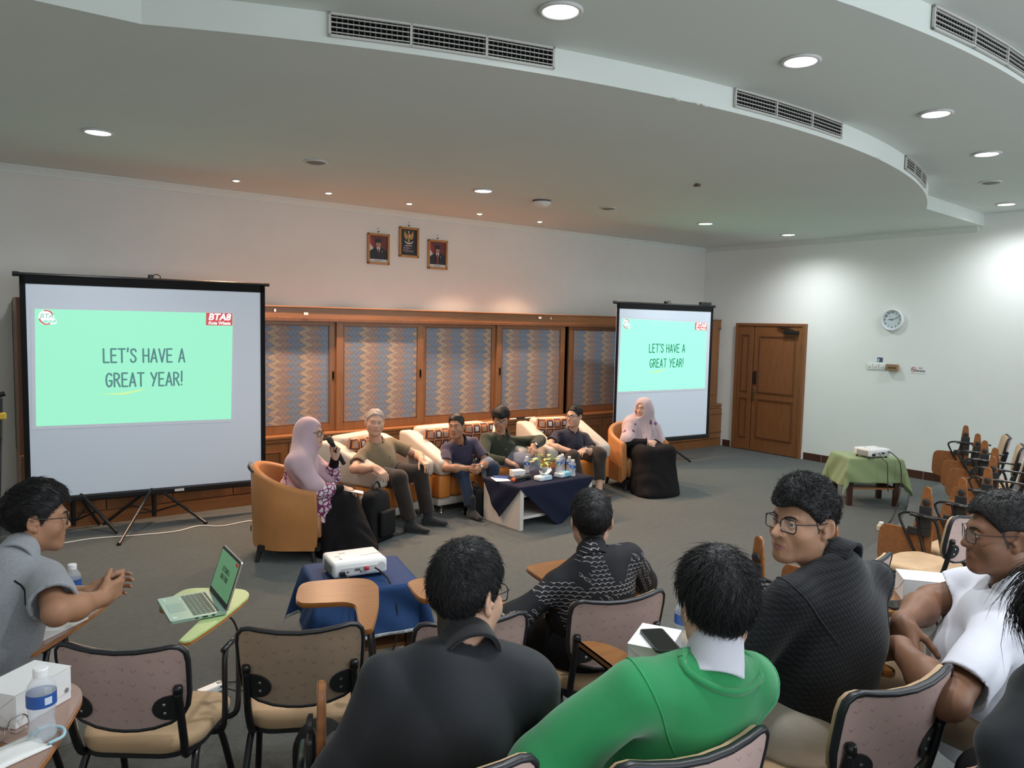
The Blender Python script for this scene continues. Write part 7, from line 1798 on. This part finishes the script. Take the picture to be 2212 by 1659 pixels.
P = Person('grinning man in a purplish navy shirt with clasped hands on the loveseat', (4.50, 6.70, 0), SK_TAN, sc=0.98)
P.torso((4.56, 6.86, 0.42), (4.475, 6.70, 0.755), (-0.99, 0.08, 0), 0.17, 0.98)
P.arms((4.40, 6.40, 0.50), (4.50, 6.39, 0.505), (-0.9, 0.1, -0.35), (0.9, 0.2, -0.35))
P.legs((4.385, 6.33, 0.085), (4.66, 6.36, 0.085), (-0.25, -0.3, 1), (0.25, -0.3, 1))
P.head((4.372, 6.62, 0.912), look(-14, 2), -0.06, 1.0, 0.95, hs=1.02)
P.flesh([dict(w=P.wrR, d=(0.75, -0.5, -0.35), n=(0.35, 0.75, 0.2), side=1, curl=(0.8, 0.9, 0.5)), dict(w=P.wrL, d=(-0.72, -0.55, -0.3), n=(-0.3, 0.8, 0.2), side=-1, curl=(0.8, 0.9, 0.5))], legs=True)
P.body(0.0055); P.face_bits((0.1, 1, 0.1), 1.0); P.hair(0.082, -0.062, -0.004, 0.016, 0.004, 0.006, 0.004, M_HAIR, n=900, ln=0.02, lift=0.3, seed=4, sweep=(0.6, 0.5, 0))
P.shirt(C_NVY, 0.70, False, 0.015, 0.005, 26, 0.08); P.collar(C_NVY2); buttons(P, M_BTND, 4); P.trousers(C_JEAN, 0.010, cuff=0.88); P.feet(M_SOCK, ((-0.05, -1, 0), (0.2, -1, 0)), high=0.12); wrist_band(P, P.wrL, P.elL, M_BLACK, 'wristwatch', face=(0.6, -0.6, 0.5))

P = Person('young man in a bottle green long sleeved shirt looking down on the loveseat', (5.05, 6.75, 0), SK_MID, sc=1.03)
P.torso((5.05, 6.88, 0.43), (5.11, 6.80, 0.765), (-1, 0.02, 0), 0.205, 1.14)
P.arms((4.935, 6.47, 0.515), (5.33, 6.51, 0.645), (-0.85, 0.0, -0.4), (0.9, 0.3, 0.1))
P.legs((4.76, 6.40, 0.085), (5.20, 6.38, 0.085), (-0.5, -0.3, 1), (0.5, -0.3, 1))
P.head((5.04, 6.745, 0.945), look(8, -20), 0.0, 0.0, 1.05, hs=1.02)
P.flesh([dict(w=P.wrR, d=(0.8, -0.5, -0.35), n=(-0.2, 0.4, -0.9), side=1, curl=(0.25, 0.35, 0.25), s=1.05), dict(w=P.wrL, d=(-0.25, -0.75, -0.6), n=(-0.3, 0.3, -0.8), side=-1, curl=(0.5, 0.5, 0.3))])
P.body(0.0055); P.face_bits((0, 1, -0.4), 1.1); P.hair(0.052, -0.06, -0.018, 0.030, 0.014, 0.012, 0.016, M_HAIR2, n=1500, ln=0.035, lift=0.15, seed=5); P.glasses(round_=0.4, w=0.027, h=0.018, th=0.0015)
P.shirt(C_GRN, long_=True, infl=0.016, fold=0.006, ffreq=26, hem=0.08, loose=1.1, cuff=0.93); P.collar(C_GRN); buttons(P, M_BTN, 4); P.trousers(C_JEANG, 0.014, loose=1.12, cuff=0.9); P.feet(M_SOCK, ((-0.2, -1, 0), (0.3, -1, 0)))
wrist_band(P, P.wrL, P.elL, M_BLACK, 'wristwatch', r=0.036, face=(0.2, -0.8, 0.6))

P = Person('man in a dark navy short sleeved shirt and round glasses in the right cream armchair', (6.10, 6.75, 0), SK_LIGHT, sc=1.03)
P.torso((6.13, 6.85, 0.42), (6.165, 6.79, 0.735), (-0.98, 0.18, 0), 0.195, 1.05)
P.arms((5.865, 6.50, 0.545), (6.055, 6.46, 0.545), (-0.9, 0.2, -0.1), (0.9, 0.2, -0.3))
P.legs((5.88, 6.30, 0.09), (6.165, 6.30, 0.09), (-0.25, -0.3, 1), (0.25, -0.2, 1))
P.head((6.14, 6.74, 0.905), look(-40, 0), 0.0, 0.15, 1.0, hs=1.02)
P.flesh([dict(w=P.wrR, d=(0.75, -0.5, -0.3), n=(0.0, 0.3, -0.9), side=1, curl=(0.4, 0.5, 0.3)), dict(w=P.wrL, d=(-0.85, -0.35, -0.15), n=(0.0, 0.3, -0.9), side=-1, curl=(0.3, 0.4, 0.3))], legs=True)
P.body(0.0055); P.face_bits((-0.1, 1, 0), 1.0); P.hair(0.088, -0.06, -0.008, 0.012, 0.005, 0.008, -0.004, M_HAIR2, n=1100, ln=0.024, lift=0.25, seed=6); P.glasses(round_=0.98, w=0.023, h=0.0215, th=0.0022)
P.shirt(C_NVY2, 0.66, False, 0.015, 0.005, 26, 0.08, 0.02); P.collar(C_NVY2); buttons(P, M_BTND, 4); P.trousers(C_BRN, 0.012, cuff=0.72, loose=1.1); wrist_band(P, P.wrL, P.elL, M_BLACK, 'wristwatch', face=(0.1, -0.6, 0.7))
P.feet(mat('brown_sandal', (0.05, 0.03, 0.02), rough=0.5), ((-0.2, -1, 0), (-0.1, -1, 0)), name='shoe', high=-0.02)

P = Person('woman in a flowered mauve headscarf and long black dress in the right tub chair', (6.90, 6.35, 0), SK_FAIR, sc=1.0)
P.torso((7.0, 6.49, 0.48), (7.075, 6.50, 0.825), (-0.97, 0.25, 0), 0.165, 0.95)
P.arms((6.93, 6.27, 0.585), (7.03, 6.25, 0.585), (-0.8, 0.1, -0.4), (0.8, 0.2, -0.4))
P.legs((6.74, 6.03, 0.08), (6.98, 6.00, 0.08), (-0.1, -0.2, 1), (0.1, -0.2, 1))
P.head((7.053, 6.47, 0.985), look(-38, -2), -0.05, 0.5, 0.97, hs=1.03)
P.flesh([dict(w=P.wrR, d=(0.85, -0.4, -0.1), n=(0.1, 0.6, -0.6), side=1, curl=(0.5, 0.6, 0.4), s=0.95), dict(w=P.wrL, d=(-0.85, -0.35, -0.1), n=(-0.1, 0.6, -0.6), side=-1, curl=(0.5, 0.6, 0.4), s=0.95)])
P.body(0.0055); P.face_bits((-0.1, 1, 0), 0.8)
P.shirt(C_BLK, long_=True, infl=0.02, fold=0.005, hem=0.08, name='dress_top', cuff=0.95, res=0.007, neckcut=False); headscarf(P, C_HIJF, 0.33, 0.235, 0.14, hem_n=-P.up); long_skirt(P, C_BLK, 0.009, 0.17)
bm = nb(); box(bm, (6.99, 6.19, 0.548), (0.12, 0.07, 0.012), bev=0.003); obj('notebook', bm, M_CARD); tag(bpy.data.objects['notebook'], 'small white notebook under the hands of the woman in the flowered headscarf', 'notebook')

# ------------------------------------------------ the audience
P = Person('man in a grey short sleeved shirt with clasped hands at the left edge', (0.15, 3.10, Z1), SK_TAN, sc=1.02, res=0.005)
P.torso((0.06, 3.10, 0.71), (0.225, 3.10, 1.165), (0.80, -0.60, 0), 0.155, 1.04, shift=-0.03, drop=(-0.025, 0))
P.arms((0.468, 2.985, 0.99), (0.450, 3.07, 0.985), (0.0, -1.0, -0.2), (-0.5, 0.4, -0.7), 0.225, 0.245)
P.legs((0.40, 3.55, 0.22), (0.12, 3.70, 0.22))
P.head((0.290, 3.170, 1.265), look(128, -6), 0.0, 0.0, 1.0, hs=0.98)
P.flesh([dict(w=P.wrR, d=(0.72, 0.62, 0.10), n=(-0.55, 0.65, 0.1), side=1, curls=((0.35, 0.75, 0.5), (0.45, 0.85, 0.5), (0.55, 0.9, 0.5), (0.65, 0.9, 0.5)), thumb=(0.5, 0.3)), dict(w=P.wrL, d=(0.80, 0.45, 0.05), n=(0.5, -0.7, 0.05), side=-1, curls=((0.35, 0.8, 0.5), (0.45, 0.9, 0.5), (0.5, 0.9, 0.5), (0.6, 0.9, 0.5)), thumb=(0.5, 0.3))])
P.body(0.0042, stubble=hairline(-0.085, 0.08, -0.02)); P.face_bits((0, 1, 0), 1.0); P.glasses(round_=0.5, w=0.027, h=0.019, th=0.0022)
P.hair(0.066, -0.066, -0.015, 0.026, 0.007, 0.008, 0.012, M_HAIR, 0.0045, n=4200, ln=0.036, lift=0.14, seed=7, sweep=(0.25, 0.7, 0.2))
P.shirt(C_GREY, 0.76, False, 0.017, 0.007, 17, 0.10, loose=1.12, res=0.006); P.collar(C_GREY, h=0.036, r=0.058); P.trousers(C_LGT, 0.012, res=0.008)
bm = nb(); a_ = []; k_ = 15
for i in range(k_):
    s_ = -0.175+0.35*i/(k_-1); pt = P.neck+P.rt*s_-P.up*(0.055+0.05*(abs(s_)/0.175)**2); ys = np.linspace(0.0, -0.25, 120); q = np.stack([pt+P.fw*y for y in ys]).astype(np.float32); d = P.shirtF(q); j = int(np.argmax(d > 0)); a_.append(Vector(q[j]-P.org))
tube(bm, a_, 0.003, 6); obj('piping', bm, M_BLACKM, P.t, smooth=True)

P = Person('man in a black bomber jacket and glasses seen from behind, left of the green sweater', (0.90, 1.40, Z2), SK_LIGHT, sc=1.0, res=0.005)
P.torso((0.93, 1.50, 0.80), (0.979, 1.425, 1.25), (0.91, -0.41, 0), 0.165, 1.12, drop=(0.01, 0.03))
P.arms((1.14, 1.68, 0.88), (0.84, 1.76, 0.88), (0.3, -0.3, -0.9), (-0.45, 0.0, -0.9))
P.legs((1.15, 1.95, 0.38), (0.85, 2.0, 0.38))
P.head((1.021, 1.490, 1.338), look(146, -8), 0.03, 0.0, 1.0, hs=0.98)
P.flesh([dict(w=P.wrR, d=(-0.3, 0.9, -0.1), n=(0, 0, -1), side=1), dict(w=P.wrL, d=(0.3, 0.9, -0.1), n=(0, 0, -1), side=-1)])
P.body(0.0038, stubble=hairline(-0.088, 0.085, -0.03)); P.face_bits((0, 1, 0), 1.0); P.glasses(round_=0.7, w=0.026, h=0.021, th=0.0017)
P.hair(0.07, -0.076, -0.028, 0.020, 0.005, 0.006, 0.008, M_HAIR, 0.004, n=7500, ln=0.034, lift=0.06, seed=8, whorl=(0.006, -0.078, 0.088), rough=0.0015, rad=0.0006)
P.shirt(C_JKT, long_=True, infl=0.026, fold=0.014, ffreq=13, hem=0.08, loose=1.12, name='jacket', res=0.006, neck_r=0.056, puff=0.006); P.collar(C_JKC, r=0.060, h=0.036, tilt=0.05); P.trousers(C_BLK, 0.012, res=0.009)

P = Person('man in a dark batik shirt seen from behind, leaning on his left elbow', (2.18, 2.25, Z1), SK_LIGHT, sc=1.0, res=0.005)
P.torso((2.185, 2.235, 0.70), (2.130, 2.20, 1.075), (0.97, -0.22, 0.0), 0.175, 1.10, drop=(-0.01, 0.03))
P.arms((2.40, 2.50, 0.87), (1.985, 2.36, 0.855), (0.8, -0.2, -0.5), (-1.0, -0.1, -0.35))
P.legs((2.17, 2.50, 0.25), (1.98, 2.42, 0.25), (0.1, 1.0, 0.35), (-0.2, 1.0, 0.35))
P.head((2.165, 2.255, 1.190), look(182, 0), 0.0, 0.0, 1.0, hs=0.98)
P.flesh([dict(w=P.wrR, d=(-0.3, 0.9, -0.1), n=(0, 0, -1), side=1), dict(w=P.wrL, d=(0.75, 0.25, -0.45), n=(0.2, -0.5, -0.8), side=-1, curl=(0.9, 0.9, 0.5))], legs=True)
P.body(0.0042, stubble=hairline(-0.082, 0.085, -0.03)); P.hair(0.07, -0.068, -0.02, 0.018, 0.006, 0.010, 0.006, M_HAIR, 0.0045, n=4200, ln=0.018, lift=0.16, seed=9, whorl=(0.02, -0.068, 0.098), rough=0.0015)
P.shirt(C_BATIK, long_=True, infl=0.020, fold=0.011, ffreq=16, hem=0.10, loose=1.1, res=0.006, cuff=0.88); P.collar(C_BATIK, h=0.036, r=0.058); P.trousers(C_BLK, 0.016, res=0.007, cuff=0.80, loose=1.1); P.feet(M_SOCK, ((-0.1, 0.9, 0), (-0.3, 0.9, 0)), high=0.10)

P = Person('person in a bright green sweater over a white collar, seen from behind', (1.33, 1.12, Z2), SK_FAIR, sc=1.0, res=0.005)
P.torso((1.39, 1.20, 0.80), (1.444, 1.066, 1.235), (0.97, -0.24, 0), 0.165, 1.0, shift=-0.03, drop=(0.0, 0.02))
P.arms((1.60, 1.48, 0.93), (1.20, 1.45, 0.90), (0.6, -0.2, -0.8), (-0.9, 0.0, -0.5))
P.legs((1.62, 1.82, 0.38), (1.17, 1.76, 0.38), (0.1, 0.5, 1), (-0.25, 0.5, 1))
P.head((1.477, 1.100, 1.335), look(184, -5), 0.0, 0.0, 1.0, hs=0.99)
P.flesh([dict(w=P.wrR, d=(-0.3, 0.9, -0.1), n=(0, 0, -1), side=1), dict(w=P.wrL, d=(0.5, 0.8, -0.2), n=(0, 0, -1), side=-1)])
P.body(0.0040); P.hair(0.055, -0.088, -0.03, 0.026, 0.010, 0.014, 0.012, M_HAIR, 0.004, n=7500, ln=0.050, lift=0.02, seed=10, whorl=(0.0, -0.04, 0.13), rough=0.0015, rad=0.0007)
P.shirt(C_SWT, long_=True, infl=0.028, fold=0.012, ffreq=12, hem=0.05, loose=1.12, name='sweater', res=0.006, neck_r=0.068, puff=0.008); P.collar(C_WHT, r=0.060, h=0.046, tilt=0.15, low=0.05); P.trousers(C_LGT, 0.018, res=0.008, loose=1.15)
for sh_, el_ in ((P.shL, P.elL), (P.shR, P.elR)): seam_loop(P, sh_+(P.neck-P.up*0.1-sh_)*0.12, (el_-sh_)*0.3+(sh_-P.neck), mat('green_seam', (0.035, 0.30, 0.11), rough=0.9), r=0.0026, rmax=0.17)
seam_loop(P, P.neck-P.up*0.012-P.fw*0.012, P.up*1.0-P.fw*0.25, C_SWT, 'neck_rib', r=0.010, rmax=0.11)
def on_back(P, u, v, F=None):
    pt = P.neck+P.rt*u-P.up*v; ys = np.linspace(0.05, -0.30, 200); q = np.stack([pt+P.fw*y for y in ys]).astype(np.float32); d = (F or P.shirtF)(q); ins = np.nonzero(d < 0)[0]; return Vector(q[min(ins[-1]+1, 199)]-P.org)
bm = nb(); A = [(0.050, 0.150), (0.040, 0.166), (0.047, 0.175), (0.066, 0.170), (0.105, 0.152), (0.066, 0.160), (0.054, 0.161)]
vs = [bm.verts.new(on_back(P, u-0.005, v)-Vector(P.fw)*0.0012) for u, v in A]; bm.faces.new(vs[:4]+[vs[6]][:0]+[vs[5], vs[6]]); bm.faces.new([vs[3], vs[4], vs[5]]); o = obj('swoosh_emblem', bm, mat('dark_green_thread', (0.008, 0.10, 0.035), rough=0.8), P.t); solidify(o, 0.0012, 0)

P = Person('young man in glasses and a black shirt looking back over his left shoulder', (2.02, 1.10, Z2), SK_K, sc=1.02, res=0.005)
P.torso((2.12, 1.20, 0.82), (2.140, 1.160, 1.322), (0.985, -0.17, 0.03), 0.175, 1.08, drop=(0.01, 0.03))
P.arms((2.42, 1.56, 0.98), (2.079, 1.461, 0.965), (0.5, -0.3, -0.8), (-0.8, 0.1, -0.6))
P.legs((2.30, 1.84, 0.38), (2.0, 1.82, 0.38), (0.1, 0.5, 1), (-0.2, 0.5, 1))
P.head((2.101, 1.261, 1.416), look(-63, 2), 0.02, 0.0, 1.03, hs=0.99, nose=1.08)
P.flesh([dict(w=P.wrR, d=(-0.3, 0.9, -0.1), n=(0, 0, -1), side=1), dict(w=P.wrL, d=(0.1, 0.95, -0.3), n=(0.3, 0, -1), side=-1)])
P.body(0.0030, stubble=hairline(-0.085, 0.07, -0.02)); P.face_bits((-0.05, 1, -0.05), 1.25); P.glasses(round_=0.6, w=0.0255, h=0.0195, th=0.0019)
P.hair(0.062, -0.045, 0.012, 0.024, 0.002, 0.003, 0.016, M_HAIR, 0.004, n=7000, ln=0.026, lift=0.38, seed=11, curl=0.9, rough=0.006, rad=0.0008)
P.shirt(C_KNIT, 0.88, False, 0.020, 0.013, 13, 0.10, loose=1.15, res=0.0055); P.collar(C_KNIT, r=0.055, h=0.030, tilt=0.15); P.trousers(C_BEI, 0.018, res=0.008, loose=1.12)
for sh_, el_ in ((P.shL, P.elL), (P.shR, P.elR)): seam_loop(P, sh_+(P.neck-P.up*0.1-sh_)*0.1, (el_-sh_)*0.3+(sh_-P.neck), C_KNIT, r=0.0028, rmax=0.17)

P = Person('man in a white polo shirt with arms crossed, in profile at the right edge', (2.50, 0.95, Z2), SK_DEEP, sc=1.06, res=0.005)
P.torso((2.74, 0.98, 0.80), (2.621, 0.843, 1.238), (0.97, 0.18, 0), 0.185, 1.15, drop=(0.0, 0.0))
P.arms((2.431, 1.10, 1.075), (2.320, 1.06, 1.045), (0.5, 0.7, -0.3), (-0.9, -0.5, -0.3))
P.legs((2.80, 1.62, 0.38), (2.56, 1.60, 0.38), (0.1, 0.5, 1), (-0.2, 0.5, 1))
P.head((2.618, 0.898, 1.383), look(-104, -4), 0.0, 0.0, 1.02, hs=1.02)
P.flesh([dict(w=P.wrR, d=(-0.55, -0.45, -0.7), n=(0.3, -0.2, -0.6), side=1, curl=(0.35, 0.5, 0.3), s=1.05), dict(w=P.wrL, d=(-0.1, 0.85, -0.5), n=(0.4, 0, -0.9), side=-1, curl=(0.4, 0.5, 0.3), s=1.05)], arm=1.15)
P.body(0.0036, stubble=hairline(-0.09, 0.08, -0.03)); P.face_bits((0, 1, 0), 1.0); P.hair(0.074, 0.000, 0.030, 0.014, 0.002, 0.004, 0.010, M_HAIR2, 0.0042, n=2600, ln=0.012, lift=0.5, seed=12, rough=0.001); P.glasses(round_=0.7, w=0.027, h=0.020, th=0.0014, m=M_FRAME)
P.shirt(C_WHT, 0.78, False, 0.018, 0.011, 17, 0.14, 0.02, loose=1.1, name='polo_shirt', res=0.006); P.collar(C_WHT, r=0.062, h=0.034); P.trousers(C_TAN, 0.014, res=0.009)
d_ = Vector(_n(P.wrR-P.elR)); c_ = Vector(P.wrR-P.org)-d_*0.02; u_, v_ = frame_of(d_); bm = nb()
for q in ring_pts(c_, u_, v_, 0.033, 26): bmesh.ops.create_icosphere(bm, subdivisions=1, radius=0.0042, matrix=Matrix.Translation(q))
obj('bead_bracelet', bm, mat('wood_bead', (0.22, 0.15, 0.12), rough=0.35), P.t, smooth=True)

P = Person('person with long black hair and a dark jacket cut off by the right edge', (1.72, 0.52, Z3), SK_LIGHT, sc=0.98, res=0.006)
P.torso((1.93, 0.48, 0.96), (1.75, 0.465, 1.345), (0.95, -0.3, 0), 0.16, 1.0, drop=(0, 0.03))
P.arms((2.05, 0.62, 0.94), (1.93, 0.60, 0.93), (0.8, 0, -0.6), (-0.5, -0.2, -0.9))
P.legs((2.48, 0.72, 0.53), (2.38, 0.88, 0.53))
P.head((1.792, 0.455, 1.425), look(175, -12), 0, 0, 1.0, hs=0.96)
P.flesh([dict(w=P.wrR, d=(-0.3, 0.9, -0.1), n=(0, 0, -1), side=1), dict(w=P.wrL, d=(0.3, 0.9, -0.1), n=(0, 0, -1), side=-1)])
P.body(0.006)
P.hair(0.05, -0.16, -0.06, 0.020, 0.018, 0.020, 0.010, M_HAIR, 0.006, n=4500, ln=0.17, lift=0.03, seed=13, whorl=(0, -0.02, 0.16), rad=0.0010)
P.shirt(C_JKT, long_=True, infl=0.028, fold=0.008, ffreq=18, hem=0.10, loose=1.08, name='jacket', neckcut=False); P.trousers(C_BLK, 0.012, res=0.009)
pt = P.shL+(P.elL-P.shL)*0.55; d_ = _n(np.array((-0.9, 0.2, 0.15))); ys = np.linspace(0.0, 0.2, 120); q = np.stack([pt+d_*y for y in ys]).astype(np.float32); dd = P.shirtF(q); cpt = Vector(q[int(np.argmax(dd > 0))]-P.org)
for nm, w_, h_, m_, o_ in (('patch_border', 0.052, 0.085, C_WHT, 0.001), ('sleeve_patch', 0.042, 0.072, mat('yellow_patch', (0.55, 0.33, 0.05), rough=0.7), 0.003)):
    bm = nb(); prism(bm, [(-w_/2, -h_/2), (w_/2, -h_/2), (w_/2*0.9, h_/2*0.5), (0, h_/2), (-w_/2*0.9, h_/2*0.5)], o_, o_+0.0015, M=basis(cpt, (0.2, 0.95, 0), (0.1, -0.02, 0.99))); obj(nm, bm, m_, P.t)
# ---------------------------------------------------------------- things on and around the audience chairs
TZ1, TZ2 = Z1+0.7005, Z2+0.7005
# laptop facing left on the lime tablet
LW, LD = 0.275, 0.205
t = thing('laptop', 'open silver laptop with a green slide on its screen, on the lime tablet', 'laptop', (0.797, 3.078, TZ1+0.001), math.radians(-93))   # local +y = hinge side
M_LAP = mat('laptop_green_lit', (0.34, 0.52, 0.44), rough=0.35, metal=0.25); M_LAPB = mat('laptop_edge', (0.45, 0.47, 0.48), rough=0.3, metal=0.6)  # green screen light is put into the base, key and trackpad colours
bm = nb(); prism(bm, rrect(LW, LD, 0.012), 0.004, 0.015); obj('base', bm, [M_LAP], t)
bm = nb()
for i in range(6):
    n = 14 if i else 14
    for j in range(n):
        w = (LW-0.035)/n; box(bm, (-LW/2+0.0175+w*(j+0.5), LD/2-0.030-i*0.0165, 0.0158), (w-0.003, 0.0135 if i else 0.008, 0.0016))
obj('keyboard', bm, mat('laptop_keys', (0.10, 0.17, 0.14), rough=0.5), t)
bm = nb(); box(bm, (0.0, -LD/2+0.045, 0.0153), (0.095, 0.060, 0.0008)); obj('trackpad', bm, mat('laptop_pad', (0.30, 0.47, 0.40), rough=0.3), t)
for x, y, w, d in ((-LW/2+0.035, -LD/2+0.022, 0.030, 0.010), (LW/2-0.030, -LD/2+0.02, 0.022, 0.018), (-LW/2+0.05, -LD/2+0.075, 0.022, 0.008)):
    bm = nb(); box(bm, (x, y, 0.0154), (w, d, 0.0008)); obj('sticker', bm, mat('laptop_sticker', (0.5, 0.72, 0.64), rough=0.4), t)
th = math.radians(105); SU = V(0, -math.cos(th)*1.0, math.sin(th)); Ms = basis((0, LD/2-0.006, 0.014), (1, 0, 0), (0, math.cos(math.radians(72)), math.sin(math.radians(72))))
bm = nb(); prism(bm, rrect(LW, 0.195, 0.010, cy=0.0975), -0.007, 0.0, M=Ms); lid = obj('lid', bm, M_LAPB, t)
bm = nb(); prism(bm, rrect(LW-0.006, 0.188, 0.008, cy=0.0975), 0.0, 0.0008, M=Ms); obj('bezel', bm, M_BLACK, lid)
bm = nb(); prism(bm, rrect(LW-0.020, 0.158, 0.002, cy=0.103), 0.0009, 0.0014, M=Ms); scr = obj('screen', bm, mat('laptop_screen', (0.02, 0.05, 0.03), rough=0.2, emit=(0.075, 0.20, 0.095), es=1.0), lid)
M_LTX = mat('laptop_text', (0.01, 0.02, 0.015), rough=0.3, emit=(0.015, 0.04, 0.02), es=1.0)
for txt, y, w in (("LET'S HAVE A", 0.112, 0.10), ('GREAT YEAR!', 0.083, 0.095)):
    o = lettering('screen_text', txt, 0.0, y, 0.018, w, 0.0026, M_LTX, scr, 0.0016); o.data.transform(Ms)
bm = nb(); box(bm, (0.105, 0.172, 0.0018), (0.035, 0.014, 0.0006), M=Ms); obj('screen_logo', bm, mat('laptop_red', (0.1, 0.02, 0.02), emit=(0.22, 0.03, 0.03), es=1.0), scr)
bm = nb(); box(bm, (LW/2+0.0003, 0.02, 0.010), (0.0012, 0.02, 0.005)); box(bm, (LW/2+0.0003, 0.05, 0.010), (0.0012, 0.012, 0.005)); box(bm, (LW/2+0.0003, -0.01, 0.010), (0.0012, 0.014, 0.004)); obj('port', bm, M_BLACK, t)
# bottles, boxes and phones
bottle('water bottle standing in front of the man in the grey shirt', (0.425, 3.36, TZ1), 0.5)
bm = nb(); prism(bm, rrect(0.15, 0.21, 0.002), 0, 0.006); o = obj('notepad', bm, M_PAPER); o.location = (0.325, 3.18, TZ1); o.rotation_euler = (0, 0, math.radians(-50)); tag(o, 'white notepad on the tablet under the elbow of the man in grey', 'notepad')
bottle('large looking water bottle in the bottom left corner beside a white box', (0.188, 2.035, TZ2), -0.9)
snack_box('white carton at the bottom left corner behind the water bottle', (0.170, 2.205, TZ2), math.radians(38), (0.165, 0.115, 0.085), True)
t = thing('spectacles', 'pair of spectacles lying folded beside the bottle in the bottom left corner', 'glasses', (0.120, 2.075, TZ2+0.004), 0.6)
bm = nb()
for sx in (-1, 1):
    o_ = rrect(0.05, 0.036, 0.015); loop = [V(sx*0.031+a, b*0.35, 0.018+b*0.9) for a, b in o_]; loop.append(loop[0]); tube(bm, loop, 0.0016, 6)
tube(bm, [(-0.006, 0, 0.026), (0.006, 0, 0.026)], 0.0016, 6); obj('frame', bm, M_FRAMEM, t, smooth=True)
bm = nb(); tube(bm, curve_pts([(-0.056, 0, 0.025), (-0.05, 0.05, 0.02), (0.02, 0.085, 0.006)], 4), 0.0016, 6); tube(bm, curve_pts([(0.056, 0, 0.025), (0.06, 0.06, 0.022), (0.045, 0.12, 0.004)], 4), 0.0016, 6); obj('temple', bm, M_FRAMEM, t)
t = thing('face_mask', 'white face mask with a pale blue ear loop in the bottom left corner', 'mask', (0.115, 1.99, TZ2+0.002), 0.4)
bm = nb(); grid_surf(bm, lambda u, v: V((u-0.5)*0.15, (v-0.5)*0.09, 0.012*math.sin(PI*u)*math.sin(PI*v)+0.003*math.sin(14*v)), 14, 10); o = obj('mask_sheet', bm, M_WHITEP, t, smooth=True); solidify(o, 0.0015, 1.0)
bm = nb(); tube(bm, curve_pts([(0.07, 0.035, 0.006), (0.11, 0.04, 0.006), (0.125, 0.0, 0.006), (0.105, -0.035, 0.006), (0.07, -0.038, 0.006)], 6), 0.0042, 6); obj('ear_loop', bm, mat('pale_blue_loop', (0.36, 0.55, 0.62), rough=0.6), t, smooth=True)
snack_box('white carton on the tablet in front of the person in the green sweater', (1.700, 1.480, TZ2), math.radians(28), (0.17, 0.12, 0.075))
make_phone('black phone lying on the white carton in front of the green sweater', (1.680, 1.445, TZ2+0.0775), math.radians(-28), mat('phone_grey', (0.03, 0.04, 0.04), rough=0.4), M_GLASSBLK)
bottle('water bottle half hidden by the head above the green sweater', (1.845, 1.490, TZ2), 2.2)
snack_box('white carton on the tablet in front of the man in the white polo shirt', (2.955, 1.255, TZ2), math.radians(-52), (0.19, 0.125, 0.085))
make_phone('black phone lying on the tablet beside the carton of the man in white', (2.815, 1.265, TZ2), math.radians(62), M_BLACKP, M_GLASSBLK)
# power strips and leads under the chairs
t = thing('power_strip', 'white power strip on the carpet under the empty taupe chair', 'power strip', (1.30, 3.35, Z1), math.radians(-18))
bm = nb(); box(bm, (0, 0, 0.018), (0.24, 0.055, 0.036), bev=0.006); obj('strip_body', bm, M_WHITEP, t)
bm = nb(); box(bm, (0.09, 0.0, 0.037), (0.014, 0.02, 0.003)); obj('pilot_light', bm, mat('pilot_blue', (0.3, 0.45, 0.9), emit=(0.5, 0.6, 1.0), es=3.0), t)
bm = nb(); 
for k in range(3): lathe(bm, [(0.016, 0.0), (0.016, 0.002)], c=(-0.08+0.055*k, 0, 0.0362), n=14)
obj('outlets', bm, mat('outlet_grey', (0.3, 0.3, 0.3), rough=0.5), t)
t = thing('power_adapter', 'white plug block on the carpet behind the lime tablet chair', 'plug', (1.06, 3.76, Z1), 0.3)
bm = nb(); box(bm, (0, 0, 0.018), (0.13, 0.05, 0.036), bev=0.006); obj('plug_block', bm, M_WHITEP, t)
bm = nb(); box(bm, (0.045, 0, 0.038), (0.02, 0.016, 0.004)); obj('plug_switch', bm, mat('outlet_grey', (0.3, 0.3, 0.3)), t)
cable('black lead dropping from the laptop to the plug block on the floor', [(0.86, 2.99, TZ1+0.008), (0.93, 2.98, TZ1-0.05), (1.00, 3.10, 0.60), (1.10, 3.35, 0.35), (1.15, 3.60, 0.20), (1.10, 3.74, Z1+0.03)], 0.004, M_CABLE)
cable('black lead snaking over the carpet between the two empty chairs', [(1.10, 3.78, Z1+0.03), (1.20, 3.80, Z1+0.006), (1.35, 3.72, Z1+0.006), (1.42, 3.60, Z1+0.006), (1.36, 3.45, Z1+0.006), (1.40, 3.36, Z1+0.01)], 0.004, M_CABLE)
cable('tangle of black leads on the carpet under the blue cloth', [(1.62, 3.62, Z1+0.006), (1.75, 3.50, Z1+0.01), (1.90, 3.48, Z1+0.006), (1.84, 3.38, Z1+0.012), (1.70, 3.42, Z1+0.006), (1.78, 3.55, Z1+0.014), (1.95, 3.42, Z1+0.006), (2.05, 3.45, Z1+0.006)], 0.005, M_CABLE)
bpy.context.view_layer.update()
